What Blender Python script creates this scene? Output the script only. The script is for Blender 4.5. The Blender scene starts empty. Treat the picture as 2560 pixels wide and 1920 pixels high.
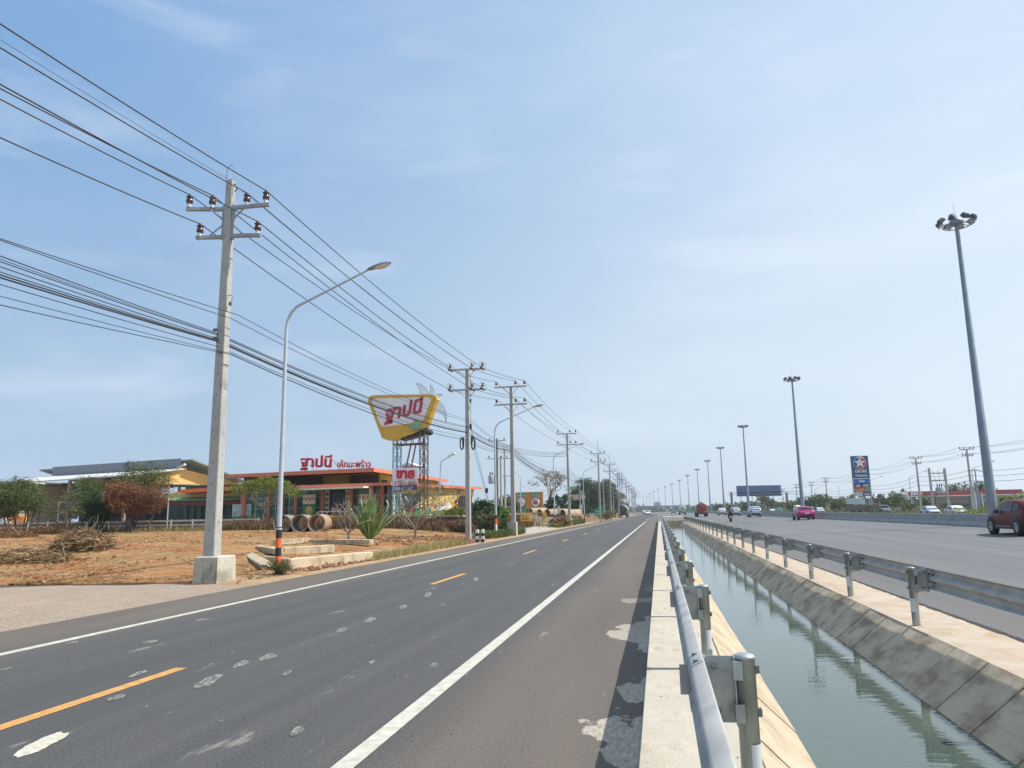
import bpy, bmesh, math, random
from mathutils import Vector, Matrix, noise
random.seed(7)
S = bpy.context.scene
COL = S.collection
rad = math.radians

# ------------------------------------------------------------------ camera
F_PX, VPX, VPY, ROLL, EYE = 1850.0, 1648.0, 1277.0, 1.0, 1.7
_d = Vector(((VPX-1280)/F_PX, (VPY-960)/F_PX, 1)).normalized()
_p2 = Vector(((VPX-1280)/F_PX+math.cos(rad(ROLL)), (VPY-960)/F_PX-math.sin(rad(ROLL)), 1))
_up = _p2.cross(_d).normalized()
if _up.y > 0: _up = -_up
_rt = _d.cross(_up).normalized()
AX, AY, AZ = _rt, _d, _up            # world axes seen in the camera
cam = bpy.data.objects.new('Camera', bpy.data.cameras.new('Camera')); COL.objects.link(cam)
cam.data.sensor_width = 36; cam.data.lens = F_PX/2560*36
cam.data.clip_start = .05; cam.data.clip_end = 9000
M = Matrix(((AX.x, -AX.y, -AX.z, 0), (AY.x, -AY.y, -AY.z, 0), (AZ.x, -AZ.y, -AZ.z, EYE), (0, 0, 0, 1)))
cam.matrix_world = M
S.camera = cam

def ray(px, py):
    v = Vector(((px-1280)/F_PX, (py-960)/F_PX, 1))
    return Vector((v.dot(AX), v.dot(AY), v.dot(AZ)))
def G(px, py, z=0.0):                # the point of height z seen at a photo position
    r = ray(px, py); t = (z-EYE)/r.z
    return Vector((r.x*t, r.y*t, z))
def P(px, py, Y):                    # the point at distance Y seen at a photo position
    r = ray(px, py); t = Y/r.y
    return Vector((r.x*t, Y, EYE+r.z*t))
def PX(px, py, X):
    r = ray(px, py); t = X/r.x
    return Vector((X, r.y*t, EYE+r.z*t))

# ------------------------------------------------------------------ light
S.view_settings.view_transform = 'Standard'; S.view_settings.look = 'None'
S.view_settings.gamma = 1; S.view_settings.exposure = 0.38
S.render.resolution_x = 1024; S.render.resolution_y = 768
SUN = Vector((.77, .13, 1.0)).normalized()
sun = bpy.data.objects.new('Sun', bpy.data.lights.new('Sun', 'SUN')); COL.objects.link(sun)
sun.data.energy = 5.0; sun.data.angle = rad(.55); sun.data.color = (1, .95, .86)
sun.rotation_euler = SUN.to_track_quat('Z', 'Y').to_euler()
W = bpy.data.worlds.new('World'); S.world = W; W.use_nodes = True
def build_world():
    nt = W.node_tree; N = nt.nodes; L = nt.links
    N.clear()
    out = N.new('ShaderNodeOutputWorld'); bg = N.new('ShaderNodeBackground')
    sky = N.new('ShaderNodeTexSky'); sky.sky_type = 'NISHITA'; sky.sun_disc = False
    sky.sun_elevation = math.asin(SUN.z); sky.sun_rotation = math.atan2(SUN.x, SUN.y)
    sky.air_density = 1.0; sky.dust_density = .7; sky.ozone_density = 1.8; sky.altitude = 0
    bg.inputs['Strength'].default_value = .081
    tc = N.new('ShaderNodeTexCoord'); sep = N.new('ShaderNodeSeparateXYZ'); L.new(tc.outputs['Generated'], sep.inputs[0])
    def rng(f, a, c, lo=0, hi=1, smooth=True):
        r = N.new('ShaderNodeMapRange'); r.interpolation_type = 'SMOOTHSTEP' if smooth else 'LINEAR'
        for i, q in enumerate((a, c, lo, hi)): r.inputs[i+1].default_value = q
        L.new(f, r.inputs[0]); return r.outputs[0]
    def mix(f, A, B):
        x = N.new('ShaderNodeMix'); x.data_type = 'RGBA'
        if isinstance(f, float): x.inputs['Factor'].default_value = f
        else: L.new(f, x.inputs['Factor'])
        for k, s_ in (('A', A), ('B', B)):
            if isinstance(s_, tuple): x.inputs[k].default_value = (*s_, 1)
            else: L.new(s_, x.inputs[k])
        return x.outputs['Result']
    # clear sky on the side away from the sun, milky veil towards the sun and low down (values are radiance x 10)
    tx = rng(sep.outputs['X'], -.80, .62); tz = rng(sep.outputs['Z'], .0, .62)
    hi = mix(tx, (1.82, 3.85, 7.1), (6.8, 8.2, 9.9)); lo = mix(tx, (4.1, 5.8, 7.7), (8.1, 9.1, 9.6))
    c = mix(tz, lo, hi)
    c = mix(.14, c, sky.outputs[0])
    def cirrus(rot, scale, sc, a, b_, amt):
        mp = N.new('ShaderNodeMapping'); mp.inputs['Scale'].default_value = scale; mp.inputs['Rotation'].default_value = rot
        n1 = N.new('ShaderNodeTexNoise'); n1.inputs['Scale'].default_value = sc; n1.inputs['Detail'].default_value = 5; n1.inputs['Roughness'].default_value = .5; n1.inputs['Distortion'].default_value = .35
        L.new(tc.outputs['Generated'], mp.inputs['Vector']); L.new(mp.outputs[0], n1.inputs['Vector'])
        return rng(n1.outputs['Fac'], a, b_, 0, amt)
    c = mix(cirrus((0, rad(10), rad(25)), (1, 1.5, 3.6), 1.5, .44, .80, .40), c, (8.6, 9.4, 10.4))
    c = mix(cirrus((rad(20), rad(-14), rad(60)), (1, 2.4, 6.5), 2.6, .52, .80, .26), c, (9.0, 9.6, 10.4))
    L.new(c, bg.inputs['Color']); L.new(bg.outputs[0], out.inputs[0])
build_world()

# ------------------------------------------------------------------ helpers
MATS = {}
def mat(name, col, rough=.8, var=.12, scale=3.0, bump=0.0, bscale=None, metal=0.0, col2=None, stretch=None, spec=.5, coord='Object', detail=5, lo=.35, hi=.65, trans=0):
    if name in MATS: return MATS[name]
    m = bpy.data.materials.new(name); m.use_nodes = True; MATS[name] = m
    nt = m.node_tree; N = nt.nodes; L = nt.links
    b = N['Principled BSDF']
    b.inputs['Roughness'].default_value = rough; b.inputs['Metallic'].default_value = metal
    b.inputs['Specular IOR Level'].default_value = spec
    tc = N.new('ShaderNodeTexCoord'); vec = tc.outputs[coord]
    if stretch:
        mp = N.new('ShaderNodeMapping'); mp.inputs['Scale'].default_value = stretch
        L.new(vec, mp.inputs['Vector']); vec = mp.outputs[0]
    n = N.new('ShaderNodeTexNoise'); n.inputs['Scale'].default_value = scale; n.inputs['Detail'].default_value = detail
    L.new(vec, n.inputs['Vector'])
    mr = N.new('ShaderNodeMapRange'); mr.inputs['From Min'].default_value = lo; mr.inputs['From Max'].default_value = hi
    L.new(n.outputs['Fac'], mr.inputs['Value'])
    mx = N.new('ShaderNodeMix'); mx.data_type = 'RGBA'
    c2 = col2 if col2 else tuple(min(1, c*(1+var)) for c in col)
    c1 = col if col2 else tuple(c*(1-var) for c in col)
    mx.inputs['A'].default_value = (*c1, 1); mx.inputs['B'].default_value = (*c2, 1)
    L.new(mr.outputs[0], mx.inputs['Factor']); L.new(mx.outputs['Result'], b.inputs['Base Color'])
    if bump:
        n2 = N.new('ShaderNodeTexNoise'); n2.inputs['Scale'].default_value = bscale or scale*4; n2.inputs['Detail'].default_value = 4
        L.new(vec, n2.inputs['Vector'])
        bp = N.new('ShaderNodeBump'); bp.inputs['Strength'].default_value = bump; bp.inputs['Distance'].default_value = .02
        L.new(n2.outputs['Fac'], bp.inputs['Height']); L.new(bp.outputs[0], b.inputs['Normal'])
    if trans: b.inputs['Alpha'].default_value = 1-trans
    return m

class MB:
    def __init__(s): s.v = []; s.f = []; s.m = []; s.sm = []
    def add(s, vs, fs, mi=0, smooth=False):
        o = len(s.v); s.v += [tuple(v) for v in vs]
        for f in fs: s.f.append([i+o for i in f]); s.m.append(mi); s.sm.append(smooth)
    def box(s, c, d, rz=0, mi=0, R=None):
        x, y, z = d[0]/2, d[1]/2, d[2]/2
        vs = [Vector((a*x, b*y, e*z)) for e in (-1, 1) for b in (-1, 1) for a in (-1, 1)]
        R = R or Matrix.Rotation(rz, 3, 'Z'); c = Vector(c)
        s.add([R@v+c for v in vs], [(0, 2, 3, 1), (4, 5, 7, 6), (0, 1, 5, 4), (2, 6, 7, 3), (0, 4, 6, 2), (1, 3, 7, 5)], mi); return s
    def bar(s, a, b, w, h=None, mi=0):     # square bar from a to b
        a = Vector(a); b = Vector(b); d = b-a; L = d.length
        q = d.to_track_quat('Z', 'Y').to_matrix()
        s.box((a+b)/2, (w, h or w, L), R=q, mi=mi); return s
    def tube(s, pts, rs, n=8, caps=True, mi=0, smooth=True):
        pts = [Vector(p) for p in pts]
        if not hasattr(rs, '__len__'): rs = [rs]*len(pts)
        rings = []; prev = None
        for i, p in enumerate(pts):
            t = (pts[min(i+1, len(pts)-1)]-pts[max(i-1, 0)]).normalized()
            if prev is None:
                u = t.orthogonal().normalized()
            else:
                u = (prev-t*prev.dot(t))
                u = u.normalized() if u.length > 1e-6 else t.orthogonal().normalized()
            prev = u; w = t.cross(u)
            rings.append([p+(u*math.cos(2*math.pi*k/n)+w*math.sin(2*math.pi*k/n))*rs[i] for k in range(n)])
        vs = [v for r in rings for v in r]; fs = []
        for i in range(len(pts)-1):
            for k in range(n):
                a = i*n+k; b = i*n+(k+1) % n
                fs.append((a, b, b+n, a+n))
        s.add(vs, fs, mi, smooth)
        if caps:
            s.add(rings[0], [tuple(range(n-1, -1, -1))], mi); s.add(rings[-1], [tuple(range(n))], mi)
        return s
    def lathe(s, c, prof, n=16, axis='Z', mi=0, smooth=True, R=None):
        c = Vector(c); vs = []
        for r, z in prof:
            for k in range(n):
                a = 2*math.pi*k/n; v = Vector((r*math.cos(a), r*math.sin(a), z))
                if axis == 'Y': v = Vector((v.x, v.z, v.y))
                if axis == 'X': v = Vector((v.z, v.x, v.y))
                if R: v = R@v
                vs.append(v+c)
        fs = [(i*n+k, i*n+(k+1) % n, (i+1)*n+(k+1) % n, (i+1)*n+k) for i in range(len(prof)-1) for k in range(n)]
        s.add(vs, fs, mi, smooth); return s
    def prism(s, poly, h0, h1, axis='Y', mi=0, c=(0, 0, 0), rz=0):   # poly in the plane across axis
        c = Vector(c); R = Matrix.Rotation(rz, 3, 'Z')
        def m(a, b, h):
            v = Vector((a, h, b)) if axis == 'Y' else Vector((h, a, b)) if axis == 'X' else Vector((a, b, h))
            return R@v+c
        n = len(poly); vs = [m(a, b, h0) for a, b in poly]+[m(a, b, h1) for a, b in poly]
        s.add(vs, [tuple(range(n)), tuple(range(2*n-1, n-1, -1))]+[(i, i+n, (i+1) % n+n, (i+1) % n) for i in range(n)], mi); return s
    def build(s, name, mats, parent=None, loc=None, recalc=True):
        me = bpy.data.meshes.new(name); me.from_pydata(s.v, [], s.f)
        if not isinstance(mats, (list, tuple)): mats = [mats]
        for m in mats: me.materials.append(m)
        for p, mi, sm in zip(me.polygons, s.m, s.sm): p.material_index = mi; p.use_smooth = sm
        if recalc:
            bm = bmesh.new(); bm.from_mesh(me); bmesh.ops.recalc_face_normals(bm, faces=bm.faces); bm.to_mesh(me); bm.free()
        me.update()
        o = bpy.data.objects.new(name, me); COL.objects.link(o)
        if parent: o.parent = parent
        if loc is not None: o.location = loc
        return o

def tag(o, label=None, cat=None, group=None, kind=None):
    if label: o['label'] = label
    if cat: o['category'] = cat
    if group: o['group'] = group
    if kind: o['kind'] = kind
    return o
def thing(name, label, cat, loc=(0, 0, 0), rz=0, group=None):
    o = bpy.data.objects.new(name, None); COL.objects.link(o); o.empty_display_size = .3
    o.location = loc; o.rotation_euler = (0, 0, rz)
    return tag(o, label, cat, group)
def kids(o): return [c for c in KID.get(o.name, [])]
KID = {}
def copy_tree(o, parent=None):
    c = o.copy(); COL.objects.link(c); c.parent = parent
    for ch in [x for x in o.children]: copy_tree(ch, c)
    return c
def struct(o): o['kind'] = 'structure'; return o
def fbm(x, y, z=0.0, s=1.0): return noise.fractal(Vector((x*s, y*s, z)), 1.0, 2.0, 4)
def lerp(a, b, t): return a+(b-a)*t
def sstep(a, b, x):
    t = max(0, min(1, (x-a)/(b-a))); return t*t*(3-2*t)
def bend(Y): return -1.5e-4*(Y-300)**2 if Y > 300 else 0.0
def text_mesh(txt, w, h, depth=.02, bold=0.0, shear=0.0):   # verts/faces in x,z with thickness in y (front at y=0, faces -y)
    cu = bpy.data.curves.new('t', 'FONT'); cu.body = txt; cu.size = 1; cu.extrude = .02; cu.offset = bold; cu.shear = shear
    cu.resolution_u = 3
    ob = bpy.data.objects.new('t', cu); COL.objects.link(ob)
    dg = bpy.context.evaluated_depsgraph_get(); me = bpy.data.meshes.new_from_object(ob.evaluated_get(dg))
    vs = [v.co.copy() for v in me.vertices]; fs = [tuple(p.vertices) for p in me.polygons]
    bpy.data.objects.remove(ob); bpy.data.curves.remove(cu); bpy.data.meshes.remove(me)
    if not vs: return [], []
    x0 = min(v.x for v in vs); x1 = max(v.x for v in vs); y0 = min(v.y for v in vs); y1 = max(v.y for v in vs)
    out = [Vector(((v.x-x0)/(x1-x0)*w-w/2, -depth if v.z > 0 else 0.0, (v.y-y0)/(y1-y0)*h-h/2)) for v in vs]
    return out, fs
def add_text(mb, txt, c, w, h, depth=.02, bold=0.0, shear=0.0, R=None, mi=0):
    vs, fs = text_mesh(txt, w, h, depth, bold, shear); c = Vector(c)
    mb.add([(R@v if R else v)+c for v in vs], fs, mi); return mb

# ------------------------------------------------------------------ setting
def gz(x, y):                        # height of the natural ground
    z = -.03
    if x < -10.4:
        z += .63*sstep(-13.2, -23, x)*sstep(18.5, 32, y)
        if gravel_edge(x) < y: z += .05
        z += .035*fbm(x, y, 3, .35)*sstep(-10.4, -12, x)
        z += .02*fbm(x, y, 9, 1.6)*sstep(-10.4, -11.5, x)*sstep(70, 40, y)
        # rough bank between the dirt lot and the culvert mouth
        z += .28*math.exp(-((x+15)/2.2)**2-((y-41)/6)**2)
    if 0.62 < x < 3.7: z = -1.25
    elif .3 < x < .62: z = -.06
    elif 3.7 <= x < 4.8: z = -.18
    elif 4.8 <= x <= 19.6: z = -.17+.034*(x-4.6)
    elif x > 19.6: z = .32 if x < 24 else .24
    return z
def gravel_edge(x): return 18.7+.2*(x+13)+.35*fbm(x, 5, 1, .5) if x < -12.6 else 18.75-.5+.1*fbm(x, 1, 1, 1)
def frange(a, b, s):
    r = []; x = a
    while x < b-1e-6: r.append(x); x += s
    return r+[b]
def sheet(name, xs, ys, zf, m, curved=True, kind='structure', smooth=True):
    vs = []; fs = []
    for y in ys:
        for x in xs: vs.append((x+(bend(y) if curved else 0), y, zf(x, y)))
    nx = len(xs)
    for j in range(len(ys)-1):
        for i in range(nx-1):
            a = j*nx+i; fs.append((a, a+1, a+1+nx, a+nx))
    b = MB(); b.add(vs, fs, 0, smooth); o = b.build(name, m, recalc=False)
    if kind: o['kind'] = kind
    return o
YS = frange(-12, 0, 3)+frange(1, 60, 1)[0:]+frange(63, 140, 3)+frange(145, 320, 7)+frange(330, 900, 15)+[1000, 1150, 1300, 1500, 2200]

def nodes(m): return m.node_tree.nodes, m.node_tree.links
def mat_ground():
    m = bpy.data.materials.new('red_earth'); m.use_nodes = True; N, L = nodes(m); b = N['Principled BSDF']
    b.inputs['Roughness'].default_value = .95; b.inputs['Specular IOR Level'].default_value = .15
    tc = N.new('ShaderNodeTexCoord')
    mp = N.new('ShaderNodeMapping'); mp.inputs['Scale'].default_value = (.35, 1, 1); L.new(tc.outputs['Object'], mp.inputs[0])
    def nz(sc, det=6, v=mp.outputs[0], r=.6):
        n = N.new('ShaderNodeTexNoise'); n.inputs['Scale'].default_value = sc; n.inputs['Detail'].default_value = det; n.inputs['Roughness'].default_value = r; L.new(v, n.inputs[0]); return n.outputs['Fac']
    def rng(f, a, c, lo=0, hi=1):
        r = N.new('ShaderNodeMapRange'); r.inputs[1].default_value = a; r.inputs[2].default_value = c; r.inputs[3].default_value = lo; r.inputs[4].default_value = hi; L.new(f, r.inputs[0]); return r.outputs[0]
    def mix(f, A, B):
        x = N.new('ShaderNodeMix'); x.data_type = 'RGBA'; L.new(f, x.inputs['Factor'])
        for k, s_ in (('A', A), ('B', B)):
            if isinstance(s_, tuple): x.inputs[k].default_value = (*s_, 1)
            else: L.new(s_, x.inputs[k])
        return x.outputs['Result']
    c = mix(rng(nz(.22, 4), .46, .56), (.31, .115, .042), (.26, .155, .07))
    c = mix(rng(nz(1.1, 8), .44, .60, 0, .9), c, (.34, .22, .10))
    c = mix(rng(nz(3.2, 8, tc.outputs['Object'], .8), .50, .62, 0, .8), c, (.13, .08, .045))
    c = mix(rng(nz(8.5, 6, tc.outputs['Object'], .8), .52, .64, 0, .85), c, (.43, .31, .155))
    c = mix(rng(nz(.45, 5), .56, .62, 0, .7), c, (.33, .105, .04))
    sx = N.new('ShaderNodeSeparateXYZ'); L.new(tc.outputs['Object'], sx.inputs[0]); mu = N.new('ShaderNodeMath'); mu.operation = 'MULTIPLY'; L.new(rng(sx.outputs['X'], -13.2, -11.2, 0, 1), mu.inputs[0]); L.new(rng(nz(2.2, 6), .35, .6, .35, .95), mu.inputs[1])
    c = mix(mu.outputs[0], c, (.37, .27, .17))
    c = mix(rng(sx.outputs['X'], 0, .1), c, (.30, .27, .22))
    L.new(c, b.inputs['Base Color'])
    bp = N.new('ShaderNodeBump'); bp.inputs['Strength'].default_value = .9; bp.inputs['Distance'].default_value = .06
    L.new(nz(7, 8, tc.outputs['Object'], .75), bp.inputs['Height']); L.new(bp.outputs[0], b.inputs['Normal'])
    return m
MG = mat_ground()
xs = [-900, -500, -300, -200, -150, -120, -100, -85]+frange(-75, -34, 2)+frange(-33, -10.6, .45)+[-10.3, -8, -4, -.2, .3, .6, .62, .64, 3.6, 3.72, 4.3, 4.7, 8, 14, 19.5, 24, 30, 45, 60, 80, 110, 150, 220, 350, 600, 1100]
ys = frange(-12, 10, 2)+frange(10.45, 62, .45)+frange(64, 140, 4)+frange(150, 320, 10)+frange(340, 900, 20)+[1000, 1150, 1300, 1500, 2200, 4000]
def nocut(x, y):
    z = gz(x, y)
    if .62 <= x <= 3.66 and (y > 127): z = -.2
    return z
ground = sheet('ground', xs, ys, nocut, MG)

def mat_asphalt(name, main=False):
    m = bpy.data.materials.new(name); m.use_nodes = True; N, L = nodes(m); b = N['Principled BSDF']
    b.inputs['Roughness'].default_value = .82; b.inputs['Specular IOR Level'].default_value = .35
    tc = N.new('ShaderNodeTexCoord'); O = tc.outputs['Object']
    sep = N.new('ShaderNodeSeparateXYZ'); L.new(O, sep.inputs[0])
    def mp(s_):
        x = N.new('ShaderNodeMapping'); x.inputs['Scale'].default_value = s_; L.new(O, x.inputs[0]); return x.outputs[0]
    def nz(sc, v, det=4, r=.55):
        n = N.new('ShaderNodeTexNoise'); n.inputs['Scale'].default_value = sc; n.inputs['Detail'].default_value = det; n.inputs['Roughness'].default_value = r; L.new(v, n.inputs[0]); return n.outputs['Fac']
    def rng(f, a, c, lo=0, hi=1):
        r = N.new('ShaderNodeMapRange'); r.inputs[1].default_value = a; r.inputs[2].default_value = c; r.inputs[3].default_value = lo; r.inputs[4].default_value = hi; L.new(f, r.inputs[0]); return r.outputs[0]
    def mth(op, a, c):
        x = N.new('ShaderNodeMath'); x.operation = op; x.use_clamp = False
        for i, q in enumerate((a, c)):
            if isinstance(q, (int, float)): x.inputs[i].default_value = q
            else: L.new(q, x.inputs[i])
        return x.outputs[0]
    def mix(f, A, B):
        x = N.new('ShaderNodeMix'); x.data_type = 'RGBA'; L.new(f, x.inputs['Factor'])
        for k, s_ in (('A', A), ('B', B)):
            if isinstance(s_, tuple): x.inputs[k].default_value = (*s_, 1)
            else: L.new(s_, x.inputs[k])
        return x.outputs['Result']
    if not main:
        base = (.041, .042, .044); tan = (.125, .104, .084)
        X = sep.outputs['X']
        wob = mth('MULTIPLY', mth('SUBTRACT', nz(.25, mp((1, .15, 1))), .5), 1.2)
        xr = mth('ADD', X, wob)
        right = rng(xr, -2.1, -1.6); left = rng(xr, -7.9, -8.5)
        c = mix(rng(nz(1.2, mp((1.6, .045, 1)), 6, .6), .4, .66, 0, .6), base, (.078, .075, .071))
        c = mix(rng(nz(.7, mp((2.2, .08, 1)), 5), .50, .7, 0, .5), c, (.034, .034, .036))
        c = mix(mth('MAXIMUM', right, left), c, mix(rng(nz(1.1, mp((1, .1, 1))), .35, .65), (.085, .069, .056), (.115, .094, .074)))
        # pale mortar spatter
        c = mix(rng(nz(1.05, mp((2.4, .75, 1)), 8, .62), .64, .70, 0, .55), c, (.30, .285, .245))
        c = mix(rng(nz(7.0, mp((2.0, .8, 1)), 3, .6), .715, .74, 0, .7), c, (.38, .36, .31))
        # concrete washed over the asphalt along the verge
        d = mth('SUBTRACT', -.22, X)
        lim = rng(nz(.62, mp((1.5, 1, 1)), 7, .5), .42, .62, -.15, .60)
        sp = rng(mth('SUBTRACT', lim, d), -.01, .02)
        # only where the verge was poured last
        c = mix(mth('MULTIPLY', sp, rng(sep.outputs['Y'], 20, 10)), c, mix(rng(nz(14, mp((2.5, .6, 1)), 5), .40, .62), (.44, .39, .31), (.30, .27, .22)))
    else:
        c = mix(rng(nz(.9, mp((1.2, .03, 1)), 6, .6), .36, .68), (.092, .100, .108), (.142, .150, .157))
        c = mix(rng(nz(.28, mp((1, .2, 1)), 3), .5, .65, 0, .4), c, (.15, .148, .142))
        c = mix(rng(sep.outputs['X'], 6.6, 5.6, 0, .55), c, (.125, .108, .098))
    c = mix(rng(nz(55, O, 3, .8), .42, .62, 0, .30), c, (.24, .23, .215))
    c = mix(rng(nz(38, O, 3, .8), .50, .66, 0, .45), c, (.025, .025, .027))
    L.new(c, b.inputs['Base Color'])
    bp = N.new('ShaderNodeBump'); bp.inputs['Strength'].default_value = .45; bp.inputs['Distance'].default_value = .012
    L.new(nz(70, O, 3, .8), bp.inputs['Height']); L.new(bp.outputs[0], b.inputs['Normal'])
    return m
road = sheet('road', [-10.25, -8.5, -6, -4, -2, -.22], YS, lambda x, y: .002*0, mat_asphalt('asphalt'))
paint_w = mat('white_road_paint', (.44, .43, .365), .7, .16, 9, .15, 60, detail=8)
paint_o = mat('orange_road_paint', (.48, .25, .07), .7, .18, 9, .15, 60, detail=8)
def strip(name, x, w, y0, y1, z=.004, m=None, step=6):
    n = max(1, int((y1-y0)/step)); yy = [y0+(y1-y0)*i/n for i in range(n+1)]
    return sheet(name, [x-w/2, x+w/2], yy, (z if callable(z) else (lambda a, b_: z)), m)
strip('edge_line', -8.52, .16, -6, 190, m=paint_w)
strip('edge_line', -2.22, .16, -6, 127, m=paint_w)
for a, b_ in ((142, 160), (176, 196)): strip('edge_line', -2.35, .16, a, b_, m=paint_w)
for a, b_ in ((-.5, 8.1), (18.2, 21.4), (31.5, 34.8), (45, 48), (58.5, 61.5), (72, 75), (85, 88)): strip('centre_dash', -5.52-.006*max(0, a), .15, a, b_, m=paint_o)
# mortar splashes dropped on the lane
mort = mat('dried_mortar', (.46, .43, .35), .9, .2, 12, .4, 40); mort_w = mat('worn_mortar', (.075, .077, .08), .9, .2, 16, .3, 40, col2=(.30, .29, .25), detail=9, lo=.44, hi=.66, stretch=(2.2, .8, 1))
def splash(cx, cy, a, b_, rz, m=None):
    n = 64; pts = []
    for i in range(n):
        t = 2*math.pi*i/n; r = 1+.20*noise.noise(Vector((math.cos(t)*1.4+cx, math.sin(t)*1.4+cy, 0)))+.07*noise.noise(Vector((math.cos(t)*5+cx, math.sin(t)*5, 3)))+.10*noise.noise(Vector((math.cos(t)*14+cx, math.sin(t)*14, 5)))
        x = math.cos(t)*a*r; y = math.sin(t)*b_*r
        pts.append((cx+x*math.cos(rz)-y*math.sin(rz), cy+x*math.sin(rz)+y*math.cos(rz), .0045))
    mb = MB(); mb.add(pts+[(cx, cy, .0055)], [(i, (i+1) % n, n) for i in range(n)]); struct(mb.build('mortar_stain', m or mort_w, recalc=False))
for px, py, a, b_ in ((105, 1860, .13, .28), (345, 1685, .08, .16), (670, 1643, .12, .22), (603, 1661, .10, .2), (522, 1703, .12, .3), (290, 1745, .09, .12), (925, 1550, .12, .28), (855, 1575, .1, .2), (1008, 1518, .09, .28), (180, 1607, .10, .12), (376, 1605, .12, .14), (742, 1828, .06, .12), (1070, 1487, .1, .5), (1190, 1448, .1, .6), (930, 1655, .05, .1), (15, 1672, .05, .08), (580, 1634, .02, .06), (718, 1683, .05, .12)):
    g = G(px, py); splash(g.x, g.y, a*.72, b_*1.15, .25, mort if px == 105 else mort_w)

conc = mat('verge_concrete', (.50, .44, .345), .88, .14, 1.4, .5, 55, detail=9, col2=(.60, .54, .44))
def mat_conc(name, a, b_, stain, lo, hi, seam=None, bump=.5):
    m = bpy.data.materials.new(name); m.use_nodes = True; N, L = nodes(m); b = N['Principled BSDF']
    b.inputs['Roughness'].default_value = .9; b.inputs['Specular IOR Level'].default_value = .25
    tc = N.new('ShaderNodeTexCoord'); O = tc.outputs['Object']
    sep = N.new('ShaderNodeSeparateXYZ'); L.new(O, sep.inputs[0])
    def nz(sc, s_=(1, 1, 1), det=8, r=.62):
        x = N.new('ShaderNodeMapping'); x.inputs['Scale'].default_value = s_; L.new(O, x.inputs[0])
        n = N.new('ShaderNodeTexNoise'); n.inputs['Scale'].default_value = sc; n.inputs['Detail'].default_value = det; n.inputs['Roughness'].default_value = r; L.new(x.outputs[0], n.inputs[0]); return n.outputs['Fac']
    def rng(f, a1, c, l=0, h=1):
        r = N.new('ShaderNodeMapRange'); r.inputs[1].default_value = a1; r.inputs[2].default_value = c; r.inputs[3].default_value = l; r.inputs[4].default_value = h; L.new(f, r.inputs[0]); return r.outputs[0]
    def mix(f, A, B):
        x = N.new('ShaderNodeMix'); x.data_type = 'RGBA'; L.new(f, x.inputs['Factor'])
        for k, s_ in (('A', A), ('B', B)):
            if isinstance(s_, tuple): x.inputs[k].default_value = (*s_, 1)
            else: L.new(s_, x.inputs[k])
        return x.outputs['Result']
    c = mix(rng(nz(1.6), .35, .65), a, b_)
    c = mix(rng(nz(3.2, (1, .5, .5)), lo, hi, 0, .8), c, stain)
    c = mix(rng(nz(24, det=3, r=.7), .64, .70, 0, .6), c, tuple(k*.45 for k in a))
    L.new(c, b.inputs['Base Color'])
    bp = N.new('ShaderNodeBump'); bp.inputs['Strength'].default_value = bump; bp.inputs['Distance'].default_value = .01
    L.new(nz(45, det=5), bp.inputs['Height']); L.new(bp.outputs[0], b.inputs['Normal'])
    return m
conc = mat_conc('verge_concrete', (.39, .35, .285), (.47, .43, .36), (.29, .245, .18), .54, .72, bump=.8)
conc_b = mat_conc('bank_concrete_pale', (.38, .305, .215), (.47, .40, .30), (.27, .21, .14), .50, .68, bump=.8)
conc_d = mat_conc('bank_concrete_stained', (.42, .35, .25), (.52, .44, .33), (.18, .145, .10), .45, .66)
conc_v = mat_conc('verge_concrete_dusty', (.38, .31, .235), (.46, .395, .32), (.40, .24, .14), .54, .66)
dark = mat('dark_gap', (.03, .027, .024), .95)
# near verge: slab with a low step above the canal bank
def verge(name, prof, y0, y1, m, step=2.0, jit=0):
    yy = frange(y0, y1, step); vs = []; fs = []; n = len(prof)
    for y in yy:
        for (x, z) in prof: vs.append((x+bend(y), y, z))
    for j in range(len(yy)-1):
        for i in range(n-1): a = j*n+i; fs.append((a, a+1, a+1+n, a+n))
    mb = MB(); mb.add(vs, fs); return struct(mb.build(name, m))
verge('concrete_verge', [(-.225, -.08), (-.22, .012), (.60, .004), (.61, -.06)], -8, 126, conc)
# near bank, cast panel by panel with open joints
def bank(name, xt, zt, xb, zb, pl, m, y0, y1, lip=0):
    mb = MB(); y = y0; i = 0; q = MB()
    while y < y1:
        e = min(y+pl, y1); j = .010*math.sin(i*7.3); k = .012*math.cos(i*3.1)
        a = (xt, y+.012, zt+j); b_ = (xt, e-.012, zt+j); c = (xb, e-.012, zb+j+k); d = (xb, y+.012, zb+j-k)
        sx = 1 if xb < xt else -1
        t = .07
        dn = [(p[0]+sx*t*.5, p[1], p[2]-t) for p in (a, b_, c, d)]
        ns = 5; g = []
        for u in range(ns+1):
            for w in range(ns+1):
                p = Vector(a).lerp(Vector(b_), u/ns).lerp(Vector(d).lerp(Vector(c), u/ns), w/ns)
                n_ = .006*noise.noise(Vector((p.x*3, p.y*3, p.z*3)))
                g.append((p.x, p.y, p.z+n_))
        fs = [(u*(ns+1)+w, u*(ns+1)+w+1, (u+1)*(ns+1)+w+1, (u+1)*(ns+1)+w) for u in range(ns) for w in range(ns)]
        mb.add(g, fs)
        mb.add([a, b_, c, d]+dn, [(0, 1, 5, 4), (1, 2, 6, 5), (2, 3, 7, 6), (3, 0, 4, 7)])
        y = e; i += 1
    o = struct(mb.build(name, m, recalc=False))
    q.add([(xt+.0, y0, zt-.05), (xt, y1, zt-.05), (xb, y1, zb-.05), (xb, y0, zb-.05)], [(0, 1, 2, 3)])
    struct(q.build(name+'_joint_bed', dark, recalc=False)); return o
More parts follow.
